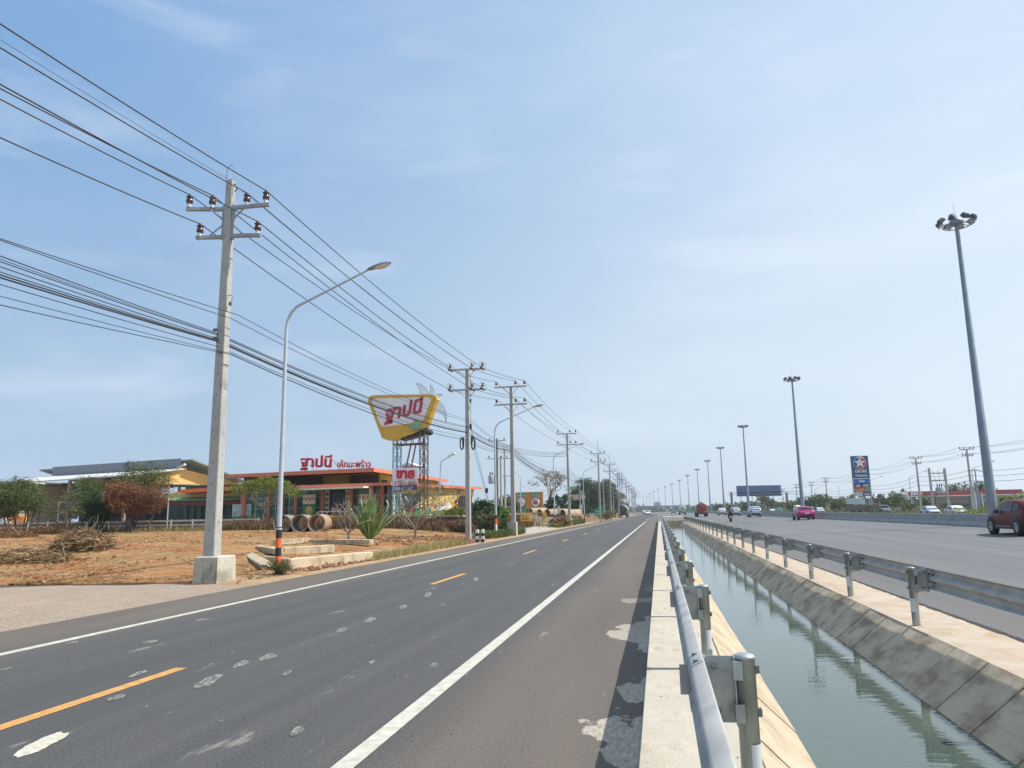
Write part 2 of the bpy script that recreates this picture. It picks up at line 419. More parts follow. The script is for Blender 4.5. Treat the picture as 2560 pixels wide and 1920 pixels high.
bank('canal_bank', .62, -.005, 1.80, -1.12, 2.4, conc_b, -8, 125.5)
bank('canal_bank', 3.70, -.125, 2.52, -1.12, 1.0, conc_d, -4, 125.5)
verge('concrete_verge', [(3.70, -.16), (3.702, -.118), (4.0, -.10), (4.66, -.098), (4.665, -.3)], -8, 126, conc_v)

def mat_water():
    m = bpy.data.materials.new('canal_water'); m.use_nodes = True; N, L = nodes(m); b = N['Principled BSDF']
    b.inputs['Roughness'].default_value = .012
    b.inputs['IOR'].default_value = 1.33; b.inputs['Specular IOR Level'].default_value = .9
    tc = N.new('ShaderNodeTexCoord'); mp = N.new('ShaderNodeMapping'); mp.inputs['Scale'].default_value = (.55, 1.9, 1); mp.inputs['Rotation'].default_value = (0, 0, rad(-8)); L.new(tc.outputs['Object'], mp.inputs[0])
    n = N.new('ShaderNodeTexNoise'); n.inputs['Scale'].default_value = 3.4; n.inputs['Detail'].default_value = 3; n.inputs['Roughness'].default_value = .5; n.inputs['Distortion'].default_value = .6; L.new(mp.outputs[0], n.inputs[0])
    bp = N.new('ShaderNodeBump'); bp.inputs['Strength'].default_value = .06; bp.inputs['Distance'].default_value = .03
    L.new(n.outputs['Fac'], bp.inputs['Height']); L.new(bp.outputs[0], b.inputs['Normal'])
    n2 = N.new('ShaderNodeTexNoise'); n2.inputs['Scale'].default_value = .35; L.new(tc.outputs['Object'], n2.inputs[0])
    mx = N.new('ShaderNodeMix'); mx.data_type = 'RGBA'; mx.inputs['A'].default_value = (.047, .072, .058, 1); mx.inputs['B'].default_value = (.075, .10, .08, 1)
    L.new(n2.outputs['Fac'], mx.inputs['Factor']); L.new(mx.outputs['Result'], b.inputs['Base Color'])
    return m
sheet('canal_water', [1.1, 2, 3.2], frange(-8, 125, 10), lambda x, y: -.65, mat_water(), False)

main_r = sheet('road', [4.7, 8, 12, 16, 19.8], YS, lambda x, y: -.115+.034*(x-4.6), mat_asphalt('main_asphalt', True))
main_r.name = 'main_road'
# worn edge where the paving stops short of the verge
em = MB(); prev = None; rr = random.Random(3)
for i in range(0, 520):
    y = -2+i*.25; w = .03+.035*rr.random(); x = 4.69
    em.add([(x-w, y, -.094), (x+w*.8, y, -.094+.006), (x+w*.8, y+.25, -.088), (x-w, y+.25, -.094)], [(0, 1, 2, 3)])
struct(em.build('pavement_edge', mat('broken_asphalt_edge', (.035, .032, .03), .95, .5, 20, .9, 30), recalc=False))
for x_ in (8.3, 11.8, 15.3):
    for k in range(14):
        strip('lane_dash', x_, .12, 92+k*12, 95+k*12, z=lambda a, b_: -.109+.034*(a-4.6), m=paint_w, step=3)
sheet('main_road_far_side', [25.6, 30, 36, 42.5], YS[15:], lambda x, y: .27, MATS.get('main_asphalt') or bpy.data.materials['main_asphalt'])

# culvert at the end of the canal
cv = MB()
cv.box((2.2, 126.2, -.62), (3.6, .35, 1.2)); cv.box((2.2, 126.3, .02), (3.9, .6, .14)); cv.box((2.45, 125.9, -.55), (.35, .3, 1.1))
cv.box((2.1, 128.0, -.09), (4.4, 3.4, .10))
tag(cv.build('culvert_headwall', conc_b), 'pale concrete culvert wall closing the far end of the roadside canal', 'culvert')

sheet('road', [-.22, 1.5, 3, 4.7], frange(129.7, 320, 10)+frange(330, 900, 15)+[1100, 1500], lambda x, y: -.02 if x < 0 else -.05, bpy.data.materials['main_asphalt']).name = 'junction_paving'
# ------------------------------------------------------------------ guardrails
galv = mat('galvanised_steel', (.40, .42, .43), .42, .16, 5, .06, 30, metal=.75)
galv_b = mat('galvanised_block', (.30, .33, .33), .5, .28, 7, .06, 30, metal=.35, detail=9)
galv_p = mat('galvanised_post', (.33, .37, .365), .45, .32, 4, .08, 20, metal=.4, stretch=(3, 3, .5))
rail_m = mat('galvanised_rail', (.39, .385, .37), .62, .14, 3.5, .06, 22, metal=.0, detail=9, spec=.25)
bolt_m = mat('bolt_steel', (.16, .16, .16), .5, .2, 10, metal=.6)
refl_m = mat('reflective_sheet', (.55, .58, .60), .35, .03, 4)
def wprof():                         # W-beam section: x towards the traffic, z up (0 at the centre)
    h = [(.002, .158), (.010, .156), (.062, .128), (.074, .118), (.081, .104), (.083, .088), (.080, .074), (.072, .062), (.016, .022), (.006, .012), (.004, 0)]
    return h+[(a, -b_) for a, b_ in reversed(h[:-1])]
def guardrail(name, label, xs_post, ys_posts, ztop, zfoot, side, y_ext=(2, 2), post_r=.057):
    t = thing(name, label, 'guardrail', (xs_post, ys_posts[0], 0))
    y0 = ys_posts[0]; pr = wprof(); zc = ztop-.16
    xr = side*(post_r+.175)           # back of the rail, measured from the post centre
    proto_b = proto_p = proto_r = None
    for i, y in enumerate(ys_posts):
        L_ = y-y0
        step = (ys_posts[i+1]-y) if i+1 < len(ys_posts) else 4.0
        if proto_r is None:
            mb = MB(); yy = [-.16, .16, 1.33, 2.66, 3.84, 4.16]
            n = len(pr); vs = []
            for k, q in enumerate(yy):
                o = .004 if k < 2 else 0.0
                for (a, b_) in pr: vs.append((xr+side*(a+o), q, zc+b_*(1+(.012 if k < 2 else 0))))
            for k, q in enumerate(yy):
                o = .004 if k < 2 else 0.0
                for (a, b_) in pr: vs.append((xr+side*(a+o-.004), q, zc+b_*(1+(.012 if k < 2 else 0))))
            N_ = n*len(yy); fs = []
            for j in range(len(yy)-1):
                for c in range(n-1):
                    a = j*n+c; fs.append((a, a+1, a+n+1, a+n)); fs.append((N_+a, N_+a+n, N_+a+n+1, N_+a+1))
            for c in range(n-1):
                fs.append((c, N_+c, N_+c+1, c+1)); e = (len(yy)-1)*n+c; fs.append((e, e+1, N_+e+1, N_+e))
            for j in range(len(yy)-1):
                a = j*n; fs.append((a, a+n, N_+a+n, N_+a)); a += n-1; fs.append((a, N_+a, N_+a+n, a+n))
            mb.add(vs, fs, 0, True)
            for dy in (-.10, .10):
                for dz in (.06, -.06):
                    mb.box((xr+side*.05, dy, zc+dz), (.03, .028, .024), mi=1)
            for dy in (-.10, .10): mb.box((xr+side*.042, dy, zc+.146), (.030, .026, .014), mi=1)
            pr_o = mb.build('rail_panel', [rail_m, bolt_m], t); proto_r = pr_o
            b2 = MB(); w = .17; x0 = side*post_r
            xm = side*(post_r+w/2)
            b2.box((xm, 0, ztop-.18), (w, .006, .36)); b2.box((x0+side*.004, .0, ztop-.185), (.007, .11, .37)); b2.box((x0+side*(w-.004), .0, ztop-.18), (.007, .09, .36))
            b2.box((xm+side*.03, -.02, ztop-.06), (.03, .03, .02), mi=1); b2.box((xm+side*.02, -.02, ztop-.30), (.03, .03, .018), mi=1)
            proto_b = b2.build('spacer_block', [galv_b, bolt_m], t)
            b3 = MB(); b3.lathe((0, 0, 0), [(post_r, zfoot-.25), (post_r, ztop-.012), (post_r+.003, ztop-.012), (post_r+.003, ztop), (post_r*.8, ztop+.012), (post_r*.35, ztop+.019), (.001, ztop+.021)], 20)
            for dz in (.07, .30):
                b3.box((-side*(post_r+.008), 0, ztop-dz), (.022, .042, .042), mi=1)
                b3.box((side*(post_r-.012), -.022, ztop-dz), (.052, .085, .10), mi=2)
            proto_p = b3.build('post', [galv_p, bolt_m, galv_b], t)
            rf = MB(); rf.lathe((0, 0, ztop-.56), [(post_r+.002, -.10), (post_r+.002, .10)], 20)
            rf.f = [f for f in rf.f if all(rf.v[k][0]*-side > -.01 and rf.v[k][1] < .02 for k in f)] or rf.f[:2]
            rf.m = rf.m[:len(rf.f)]; rf.sm = rf.sm[:len(rf.f)]
            proto_f = rf.build('reflector', refl_m, proto_p)
            dp = MB(); dp.box((xr+side*.095, .12, zc+.0), (.075, .006, .17)); dp.build('delineator_plate', rail_m, proto_r)
        else:
            for pz in (proto_r, proto_b, proto_p):
                c = pz.copy(); COL.objects.link(c); c.parent = t; c.location = (0, L_, 0)
                if pz is proto_r and i < 12 and side < 0: d = pz.children[0].copy(); COL.objects.link(d); d.parent = c
                if pz is proto_r: c.scale = (1, step/4.0, 1)
                if pz is proto_p and i < 8:
                    d = proto_f.copy(); COL.objects.link(d); d.parent = c
        jr = random.Random(i)
    return t
gl = guardrail('guardrail', 'galvanised steel guardrail along the pale kerb strip right beside the camera', .435, [4.6+4.08*i-4.08 for i in range(31)], .875, 0, -1)
gr_ = guardrail('guardrail', 'galvanised steel guardrail on the far canal bank beside the wide highway', 3.81, [4.76+4.05*i-4.05 for i in range(31)], .755, -.10, 1)
# cross rail over the culvert
cr = thing('guardrail', 'short pale guardrail crossing over the culvert at the canal end', 'guardrail', (0, 127.2, 0))
m_ = MB(); pr = wprof(); n = len(pr)
m_.add([(x, -a, .62+b_) for x in (.3, 2, 3.8) for a, b_ in pr], [(j*n+c, j*n+c+1, (j+1)*n+c+1, (j+1)*n+c) for j in range(2) for c in range(n-1)], 0, True); m_.build('rail_panel', mat('pale_rail', (.62, .63, .62), .6), cr)
for x in (.5, 2.1, 3.6):
    q = MB(); q.box((x, .06, .35), (.1, .1, .9)); q.build('post', galv_p, cr)

# ------------------------------------------------------------------ median barrier, one precast unit after another
bar_m = mat_conc('barrier_concrete', (.30, .30, .29), (.38, .38, .365), (.17, .165, .155), .52, .70, bump=.3)
prof = [(-.31, 0), (-.30, .075), (-.14, .30), (-.085, .76), (-.065, .78), (.065, .78), (.085, .76), (.14, .30), (.30, .075), (.31, 0)]
def barrier_unit():
    mb = MB(); mb.prism(prof, .012, 3.388, 'Y')
    return mb.build('barrier_segment', bar_m)
bu = barrier_unit()
BG = 'precast concrete units of the median barrier'
BL = 'grey precast concrete barrier unit in the long row between the highway carriageways'
tag(bu, BL, 'barrier', BG)
for i in range(130):
    o = bu if i == 0 else bu.copy()
    if i: COL.objects.link(o)
    y = 14+i*3.4; o.location = (19.7+bend(y), y, .385)
    o.rotation_euler = (0, 0, math.atan2(-(bend(y+3.4)-bend(y)), 3.4)+.002*math.sin(i*3))
# low kerb wall on the other side of the median
kw = MB()
for j in range(40):
    y = 40+j*12; kw.box((24.6+bend(y), y+6, .5), (.25, 11.96, .7))
tag(kw.build('median_wall', mat_conc('old_wall', (.20, .185, .16), (.27, .25, .215), (.10, .09, .075), .45, .6)), 'low dirty concrete wall behind the planted median of the highway', 'wall')
# earth of the median
sheet('median_soil', [20.0, 22, 24.4], YS[10:], lambda x, y: .50, mat('median_earth', (.24, .19, .12), .95, .3, 2, .6, 9))
# ------------------------------------------------------------------ power line on the left
pole_m = mat_conc('pole_concrete', (.33, .325, .305), (.42, .415, .39), (.21, .205, .185), .54, .70, bump=.4)
block_m = mat_conc('block_concrete', (.40, .38, .32), (.49, .47, .40), (.19, .18, .145), .47, .64, bump=.4)
porc = mat('brown_porcelain', (.060, .028, .026), .25, .2, 5, spec=.6)
porc_w = mat('pale_insulator_foot', (.55, .57, .60), .4, .1, 5)
arm_m = mat('crossarm_grey', (.27, .30, .32), .7, .12, 5)
arm_c = mat('crossarm_concrete', (.42, .42, .41), .85, .12, 5)
wire_m = mat('wire_black', (.035, .033, .04), .6, .1, 5)
wire_t = mat('cable_black', (.022, .022, .027), .7, .1, 5)
def pole_mesh(h, w0, w1, holes=True, z0=0.0):
    mb = MB(); n = 12
    vs = []
    for i in range(n+1):
        z = z0-.3+(h-z0+.3)*i/n; t = i/n; w = lerp(w0, w1, t)/2; c = w*.12
        for a, b_ in ((-w+c, -w), (w-c, -w), (w, -w+c), (w, w-c), (w-c, w), (-w+c, w), (-w, w-c), (-w, -w+c)):
            vs.append((a, b_, z))
    fs = [(i*8+k, i*8+(k+1) % 8, (i+1)*8+(k+1) % 8, (i+1)*8+k) for i in range(n) for k in range(8)]+[tuple(n*8+k for k in range(8))]
    mb.add(vs, fs)
    if holes:
        z = z0+.7
        while z < h-.3:
            w = lerp(w0, w1, (z-z0)/(h-z0))/2
            mb.box((-w*.05, -w-.0, z), (.026, .006, .03), mi=1); mb.box((w+.0, w*.05, z+.2), (.006, .026, .03), mi=1)
            z += .62
    return mb
def insul(mb, c, s=1.0, foot=True):
    c = Vector(c)
    if foot: mb.lathe(c, [(.052*s, 0), (.048*s, .10*s)], 10, mi=1)
    z = .10*s
    mb.lathe(c, [(.02, z), (.07*s, z+.0), (.088*s, z+.02*s), (.082*s, z+.08*s), (.062*s, z+.135*s), (.04*s, z+.15*s), (.088*s, z+.165*s), (.085*s, z+.18*s), (.04*s, z+.205*s), (.045*s, z+.235*s), (.02*s, z+.25*s), (.001, z+.25*s)], 14)
POLES = [(-12.05, 18.75), (-12.35, 48.0), (-11.0, 56.6), (-11.0, 93.2), (-9.8, 127.4), (-9.9, 159.0), (-10.4, 199.0), (-10.6, 213.5), (-11.0, 234.5), (-11.0, 265.2), (-11.5, 299.5), (-11.3, 326.3), (-11.8, 357.7), (-12.3, 404.4), (-13.2, 440), (-15.2, 480), (-18, 520)]
PG = 'concrete power poles along the side road'
HV = [[] for _ in range(6)]          # six conductors, T1..T3 on the upper arms, B1..B3 on the lower
# pole 1: four insulators above and two below on steel side arms
t = thing('utility_pole', 'nearest concrete power pole, standing in a square block beside the dirt lot', 'utility pole', (POLES[0][0], POLES[0][1], 0), 0, PG)
X0, Y0 = POLES[0]; T = Vector((X0, Y0, 0))
pole_mesh(11.62, .35, .205, z0=.7).build('shaft', [pole_m, dark], t)
b = MB(); vs = []
for z, e in ((-.3, .03), (.2, .01), (.67, 0), (.70, -.03)):
    for a, c in ((-.24, -.42), (.44, -.42), (.44, .46), (-.24, .46)): vs.append((a+e*(1 if a > 0 else -1), c+e*(1 if c > 0 else -1), z))
b.add(vs, [(i*4+k, i*4+(k+1) % 4, (i+1)*4+(k+1) % 4, (i+1)*4+k) for i in range(3) for k in range(4)]+[(12, 13, 14, 15)])
b.build('footing_block', block_m, t)
def loc1(px, py, Y=Y0): return P(px, py, Y)-T
am = MB(); zt = loc1(560, 524).z; zb = loc1(560, 593).z
am.bar(loc1(466, 523, Y0-.38), Vector((-.10, .0, zt)), .10, .10); am.bar(Vector((.10, -.05, zt)), loc1(674, 511), .10, .10)
am.bar(loc1(490, 594, Y0-.28), Vector((-.10, 0, zb)), .10, .10); am.bar(Vector((.10, -.05, zb)), loc1(652, 588), .10, .10)
am.box((-.155, -.02, (zt+zb)/2), (.07, .10, zt-zb+.2)); am.box((.155, -.02, (zt+zb)/2), (.07, .10, zt-zb+.2))
for s_ in (-1, 1):
    am.bar((s_*.13, -.05, (zt+zb)/2+.05), (s_*.52, -.05-(.15 if s_ < 0 else 0), zt-.03), .035); am.bar((s_*.13, -.05, (zt+zb)/2-.05), (s_*.48, -.05-(.12 if s_ < 0 else 0), zb+.03), .035)
am.build('crossarm', arm_m, t)
top = []
for px, py, dy in ((475, 487, -.36), (532, 489, -.2), (618, 483, -.02), (666, 477, 0), (501, 560, -.26), (645, 554, 0)):
    p = P(px, py, Y0+dy); top.append(p); q = MB(); insul(q, (0, 0, 0), 1.15); q.tube([(0, 0, -.16), (0, 0, 0)], .012, 6, mi=1)
    q.build('insulator', [porc, porc_w], t, p-T-Vector((0, 0, .385)))
for pts_, r_ in (([(-.16, 0, 11.7), (-.14, 0, 12.0), (-.03, 0, 12.16), (.07, 0, 12.0), (.1, 0, 11.62)], .009), ([(.12, -.02, 11.5), (.2, -.05, 11.45), (.24, -.05, 11.3), (.16, -.05, 11.25)], .02), ([(.1, -.1, 8.03), (.28, -.1, 8.03), (.3, -.1, 7.95), (.26, -.1, 7.85)], .01)): q = MB(); q.tube(pts_, r_, 6); q.build('wire_hook', bolt_m, t)
for c_, d_ in (((.24, -.1, 7.78), (.07, .07, .1)), ((-.16, -.14, 7.02), (.12, .08, .07)), ((-.16, -.14, 6.78), (.12, .08, .07)), ((.06, -.2, 6.35), (.14, .05, .06))): q = MB(); q.box(c_, d_); q.build('wire_clamp', bolt_m, t)

for i, j in enumerate((0, 1, 2)): pass
HV[0].append(top[0]); HV[1].append(top[2]); HV[2].append(top[3]); HV[3].append(top[4]); HV[4].append(top[1]); HV[5].append(top[5])
OFF = (-1.15, .38, 1.1)
def std_pole(i, x, y, h=11.6, label=None, block=False, strain=False, rod=False, w=(.34, .22)):
    t = thing('utility_pole', label, 'utility pole', (x, y, 0), 0, PG)
    z0 = 0
    pole_mesh(h, w[0], w[1], holes=i < 4).build('shaft', [pole_m, dark], t)
    if block:
        q = MB(); q.box((-.1, 0, .3), (.72, .62, 1.5)); q.build('footing_block', block_m, t)
    for lv, z in enumerate((h-.02, h-1.42)):
        q = MB(); q.box((-.02, -.16, z-.05), (2.6 if not strain else 2.5, .11, .12)); q.build('crossarm', arm_c if i < 6 else arm_m, t)
        q = MB()
        for s_ in (-1, 1): q.bar((s_*.6, -.14, z-.11), (s_*.10, -.14, z-.62), .03)
        q.build('brace', arm_m, t)
        for k, o in enumerate(OFF):
            q = MB(); s = 1.15
            if strain:
                insul(q, (0, 0, 0), 1.1); q.lathe((0, -.25, -.05), [(.02, -.22), (.07, -.2), (.075, -.05), (.05, -.02), (.075, 0), (.07, .12), (.02, .14)], 10, axis='Y'); q.lathe((0, .25, -.05), [(.02, -.14), (.07, -.1), (.075, .05), (.05, .07), (.075, .1), (.07, .2), (.02, .22)], 10, axis='Y')
                q.tube([(0, -.45, -.04), (-.1, -.4, .3), (-.08, -.1, .42), (0, 0, .36), (.1, .2, .38), (.12, .45, .1), (.05, .47, -.04)], .012, 5)
            else: insul(q, (0, 0, 0), 1.2, False)
            q.build('insulator', [porc, porc_w], t, (o, -.16, z+.01)); HV[lv*3+k].append(Vector((x+o, y-.16, z+(.40 if not strain else .0))))
    if rod:
        q = MB(); q.tube([(0, 0, h), (0, 0, h+2.1)], .03, 6); q.build('lightning_rod', bolt_m, t)
    return t
labs = ['second concrete power pole with three strain insulators on each crossarm, beside the two striped bollards',
        'third concrete power pole with double crossarms standing in a tall block beside the concrete driveway',
        'fourth concrete power pole with double crossarms, before the big pipes right of the billboard',
        'fifth power pole with a thin lightning rod, before the dark tree group',
        'sixth power pole with a lightning rod, just left of the dark tanker lorry',
        'seventh power pole from the camera, thin with double crossarms behind the tanker lorry',
        'eighth power pole from the camera, close behind the seventh', 'ninth power pole from the camera beside the far trees']
for i, (x, y) in enumerate(POLES[1:], 1):
    l_ = labs[i-1] if i <= len(labs) else '%s power pole of the receding row, small above the far trees' % ['tenth', 'eleventh', 'twelfth', 'thirteenth', 'fourteenth', 'fifteenth', 'sixteenth', 'seventeenth'][i-9]
    std_pole(i, x, y, h=11.6 if i != 1 else 11.45, label=l_, block=i in (2, 3), strain=i == 1, rod=i >= 4)
# wires
def sagged(a, b, sag, n=10):
    return [Vector(a).lerp(Vector(b), k/n)-Vector((0, 0, 4*sag*(k/n)*(1-k/n))) for k in range(n+1)]
def run(name, label, pts, r, sagf=.008, m=None, group=None, cat='wire', n=12, sides=5):
    out = []
    for a, b_ in zip(pts[:-1], pts[1:]):
        s = sagged(a, b_, sagf*(Vector(b_)-Vector(a)).length, n)
        out += s if not out else s[1:]
    q = MB(); rs = [r*max(.75, 1.0) for p in out]
    q.tube(out, rs, sides, False)
    o = q.build(name, m or wire_m, recalc=False)
    return tag(o, label, cat, group)
edge = [(0, 232, -13.2), (0, 97, -11.6), (0, 35, -11.0), (0, 327, -12.9), (0, 203, -12.6), (0, 187, -11.3)]
HG = 'power conductors strung over the pole row'
hl = ['leftmost upper conductor, resting on the outer left insulator of the nearest pole', 'upper conductor resting on the inner right insulator of the nearest pole', 'topmost conductor in the photo, resting on the outer right insulator of the nearest pole',
      'lowest of the six power conductors, on the lower left insulator of the nearest pole', 'conductor resting on the inner left insulator of the nearest pole', 'conductor resting on the lower right insulator of the nearest pole']
for k in range(6):
    pts = HV[k]; e = edge[k]; p0 = PX(e[0], e[1], pts[0].x)
    d = (p0-pts[0]).normalized(); q0 = pts[0]+d*((pts[0]-p0).length*1.5+4)
    mid = pts[0].lerp(q0, .5)
    run('power_line', hl[k], [q0]+pts, .0165, .010, group=HG)
run('power_line', 'thin ground wire running just above the conductors to the top of the nearest pole', [PX(0, 92, -12.1)+(PX(0, 92, -12.1)-Vector((-12.2, 18.75, 11.72)))*.4, (-12.2, 18.75, 11.72), (-12.35, 48, 11.6)], .006, .006)
# telephone and low voltage cables
tele = [((0, 591), (594, 787), (1182, 1052), .010), ((0, 595), (575, 795), (1180, 1056), .010), ((0, 635), (541, 832), (1168, 1066), .012), ((0, 643), (541, 835), (1168, 1068), .008), ((0, 649), (541, 837), (1168, 1070), .011),
        ((0, 662), (542, 846), (1168, 1076), .011), ((0, 675), (542, 849), (1168, 1080), .010), ((0, 682), (542, 851), (1167, 1081), .016), ((0, 689), (542, 853), (1167, 1082), .019), ((0, 706), (544, 866), (1164, 1092), .010),
        ((0, 735), (574, 883), (1160, 1098), .008), ((0, 757), (574, 885), (1158, 1099), .010)]
tl = ['upper pair of thin service cables, the one hooked beside the pole', 'upper pair of thin service cables, the one clamped to the pole face', 'first telephone cable of the upper clamp', 'thin telephone cable second in the upper clamp', 'telephone cable third in the upper clamp', 'telephone cable first in the lower clamp', 'telephone cable second in the lower clamp',
      'thick black telephone cable just above the thickest one', 'thickest black telephone cable of the low bundle', 'telephone cable just under the thick black ones', 'lowest but one thin telephone cable, meeting the pole at the bottom clamp', 'lowest thin telephone cable of the bundle, meeting the pole at the bottom clamp']
rr = random.Random(5)
for k, (a, b_, c, r) in enumerate(tele):
    p1 = P(b_[0], b_[1], Y0-.2); p0 = PX(a[0], a[1], p1.x-.15); p2 = P(c[0], c[1], 47.8)
    e0 = p1+(p0-p1)*1.5
    p3 = Vector((-11.1, 56.4, lerp(6.9, 6.3, k/11))); p4 = Vector((-11.1, 93.0, lerp(7.2, 5.6, k/11)))
    pts = [e0, p1, p2, p3, p4]+[Vector((x-.1, y, lerp(7.1, 5.4, k/11)+.2*rr.random())) for x, y in POLES[4:14]]
    out = []
    for i, (u, v) in enumerate(zip(pts[:-1], pts[1:])):
        s = sagged(u, v, (.004, .012, .03, .018+.01*rr.random())[min(i, 3)]*(v-u).length, 10); out += s if not out else s[1:]
    q = MB(); q.tube(out, r, 5, False); tag(q.build('telephone_cable', wire_t, recalc=False), tl[k], 'cable', 'telephone cables on the pole row')
# coils and splice boxes hanging at the second pole
t = thing('cable_coil', 'black cable coils and splice tubes hung on the second power pole', 'cable coil', (-12.35, 47.8, 0))
for nm, cx, rx in (('coil', -.36, .24), ('coil', .42, .26)):
    q = MB(); q.tube([(cx+rx*.45*math.cos(a), -.05, 6.35+rx*1.7*math.sin(a)) for a in [k*math.pi/9 for k in range(19)]], .035, 6, False); q.tube([(cx+.06+rx*.5*math.cos(a), -.12, 6.3+rx*1.5*math.sin(a)) for a in [k*math.pi/9 for k in range(19)]], .025, 6, False); q.build(nm, wire_t, t)
q = MB(); q.box((.27, -.05, 7.45), (.13, .13, .35)); q.box((.27, -.05, 9.2), (.10, .1, .25)); q.box((-.25, -.05, 6.5), (.12, .12, .5)); q.box((.35, -.05, 6.6), (.12, .12, .4)); q.tube([(.27, -.05, 11), (.3, -.05, 9.2), (.27, -.05, 7.5), (.5, -.05, 6.4), (1.3, -.05, 3.1), (1.7, 0, 1.4)], .014, 5); q.tube([(.35, -.05, 6.4), (1.2, -.05, 3.2), (1.5, 0, 1.6)], .012, 5); q.box((1.32, -.05, 3.2), (.16, .12, .32)); q.build('splice_tube', wire_t, t)

# ------------------------------------------------------------------ street lamps on the left
lamp_m = mat('lamp_pole_grey', (.46, .50, .54), .45, .08, 3, metal=.25)
black_p = mat('black_band', (.02, .02, .022), .55, .1, 4); orange_p = mat('orange_band', (.80, .13, .03), .5, .1, 4); white_p = mat('white_paint', (.70, .70, .66), .7, .08, 5)
lens_m = mat('lamp_lens', (.62, .56, .46), .15, .1, 5, spec=.8)
head_m = mat('lamp_housing', (.23, .26, .30), .5, .1, 5, metal=.3)
LG = 'street lamps along the side road'
def street_lamp(label, x, y, h=8.95, arm=3.0, bands=True, rz=0, name='street_lamp', group=LG, m=None, rise=1.1, z0=0, r0=.085, low=None, hs=1.0):
    t = thing(name, label, 'street lamp', (x, y, z0), rz, group); m = m or lamp_m
    hb = h-rise
    q = MB(); pts = [(0, 0, -.1), (0, 0, hb*.5), (0, 0, hb-.35), (.03, 0, hb-.05), (.14, 0, hb+.22), (.34, 0, hb+.42), (.62, 0, hb+.54)]; rs = [r0, r0*.82, r0*.62, r0*.6, r0*.55, r0*.5, r0*.48]
    q.tube(pts, rs, 12)
    q.lathe((0, 0, hb-.9), [(r0*.72, 0), (r0*.72, .05)], 12); q.build('lamp_post', m, t)
    q = MB(); q.tube([(.60, 0, hb+.53), (arm, 0, h+.35)], [r0*.48, r0*.36], 10); q.build('arm', m, t)
    q = MB(); c0 = Vector((arm-.05, 0, h+.33)); u = Vector((1, 0, .22)).normalized()
    sec = [(0, .05, .05), (.08, .09, .08), (.25, .13, .10), (.5, .16, .11), (.68, .13, .09), (.78, .06, .05)]
    vs = []; n = 10
    for d_, w, hh in sec:
        for k in range(n):
            a = math.pi*k/(n-1); vs.append(c0+u*d_*hs+Vector((0, math.cos(a)*w*hs, math.sin(a)*hh*hs)))
    q.add(vs, [(i*n+k, i*n+k+1, (i+1)*n+k+1, (i+1)*n+k) for i in range(len(sec)-1) for k in range(n-1)]+[(i*n, (i+1)*n, (i+1)*n+n-1, i*n+n-1) for i in range(len(sec)-1)]+[tuple(range(n))], 0, True); hd = q.build('lamp_head', head_m, t)
    q = MB(); vs = []
    for d_, w, hh in ((.22, .02, .005), (.34, .11, .07), (.52, .125, .10), (.68, .10, .07), (.77, .02, .01)):
        for k in range(n):
            a = math.pi*k/(n-1); vs.append(c0+u*d_*hs+Vector((0, math.cos(a)*w*hs, -math.sin(a)*hh*hs)))
    q.add(vs, [(i*n+k, i*n+k+1, (i+1)*n+k+1, (i+1)*n+k) for i in range(4) for k in range(n-1)], 0, True); q.build('lamp_lens', lens_m, hd)
    if bands:
        q = MB(); zz = [(0, .30, 0), (.30, .55, 1), (.55, .80, 0), (.80, 1.08, 1), (1.08, 1.34, 0), (1.34, 1.37, 2), (1.37, 1.41, 0)] if not low else low
        for a, b_, k in zz: q.lathe((0, 0, 0), [(r0+.006, a), (r0+.006, b_)], 16, mi=k)
        q.build('painted_band', [black_p, orange_p, white_p], t)
    return t
lam1 = street_lamp('nearest street lamp with orange and black bands beside the fallen concrete piles', -11.35, 21.1, h=9.0, arm=2.75)
street_lamp('second street lamp on a pale square stub, beside the second and third power poles', -11.45, 52.4, h=8.9, arm=2.9, low=[(.02, .95, 2), (.95, 1.35, 1), (1.35, 1.6, 0)])
street_lamp('third street lamp, left of the fourth power pole beside the big pipes', -11.6, 84.2, h=8.9, arm=2.9)
street_lamp('fourth street lamp in front of the dark green tree group', -11.7, 119.3, h=8.9, arm=2.9)
street_lamp('fifth street lamp, its arm crossing the sixth power pole', -11.2, 156.8, h=8.9, arm=2.9)
for i in range(8):
    y = 190+i*33; street_lamp('%s street lamp of the far row beside the power poles' % ['sixth', 'seventh', 'eighth', 'ninth', 'tenth', 'eleventh', 'twelfth', 'thirteenth'][i], -11.2+bend(y), y, h=8.9, arm=2.9, bands=False)
def free_lamp(label, pb, pt, ph, Y, group=None, name='street_lamp', m=None):
    b_ = P(*pb, Y); t_ = P(*pt, Y); hd = P(*ph, Y)
    t = thing(name, label, 'street lamp', b_, 0, group); s = hd-b_; tt = t_-b_; dx = 1 if s.x > tt.x else -1
    q = MB(); q.tube([(0, 0, -.2), (tt.x*.9, 0, tt.z*.9), (tt.x, 0, tt.z), (tt.x+dx*.15, 0, tt.z+.25), Vector((s.x, 0, s.z))*.97], [.06, .045, .045, .04, .03], 8); q.build('lamp_post', m or lamp_m, t)
    q = MB(); q.box(s+Vector((dx*.25, 0, .08)), (.75, .3, .16), R=Matrix.Rotation(-dx*.45, 3, 'Y')); q.build('lamp_head', white_p, t); return t
free_lamp('slim white yard lamp behind the rail fence, right of the brown tree', (417, 1323), (424, 1186), (448, 1168), 62)
free_lamp('slim yard lamp in front of the restaurant end wall', (1097, 1284), (1102, 1158), (1122, 1140), 66)
free_lamp('slim yard lamp with its arm to the left, in front of the orange billboard', (1302, 1312), (1301, 1192), (1289, 1180), 84)

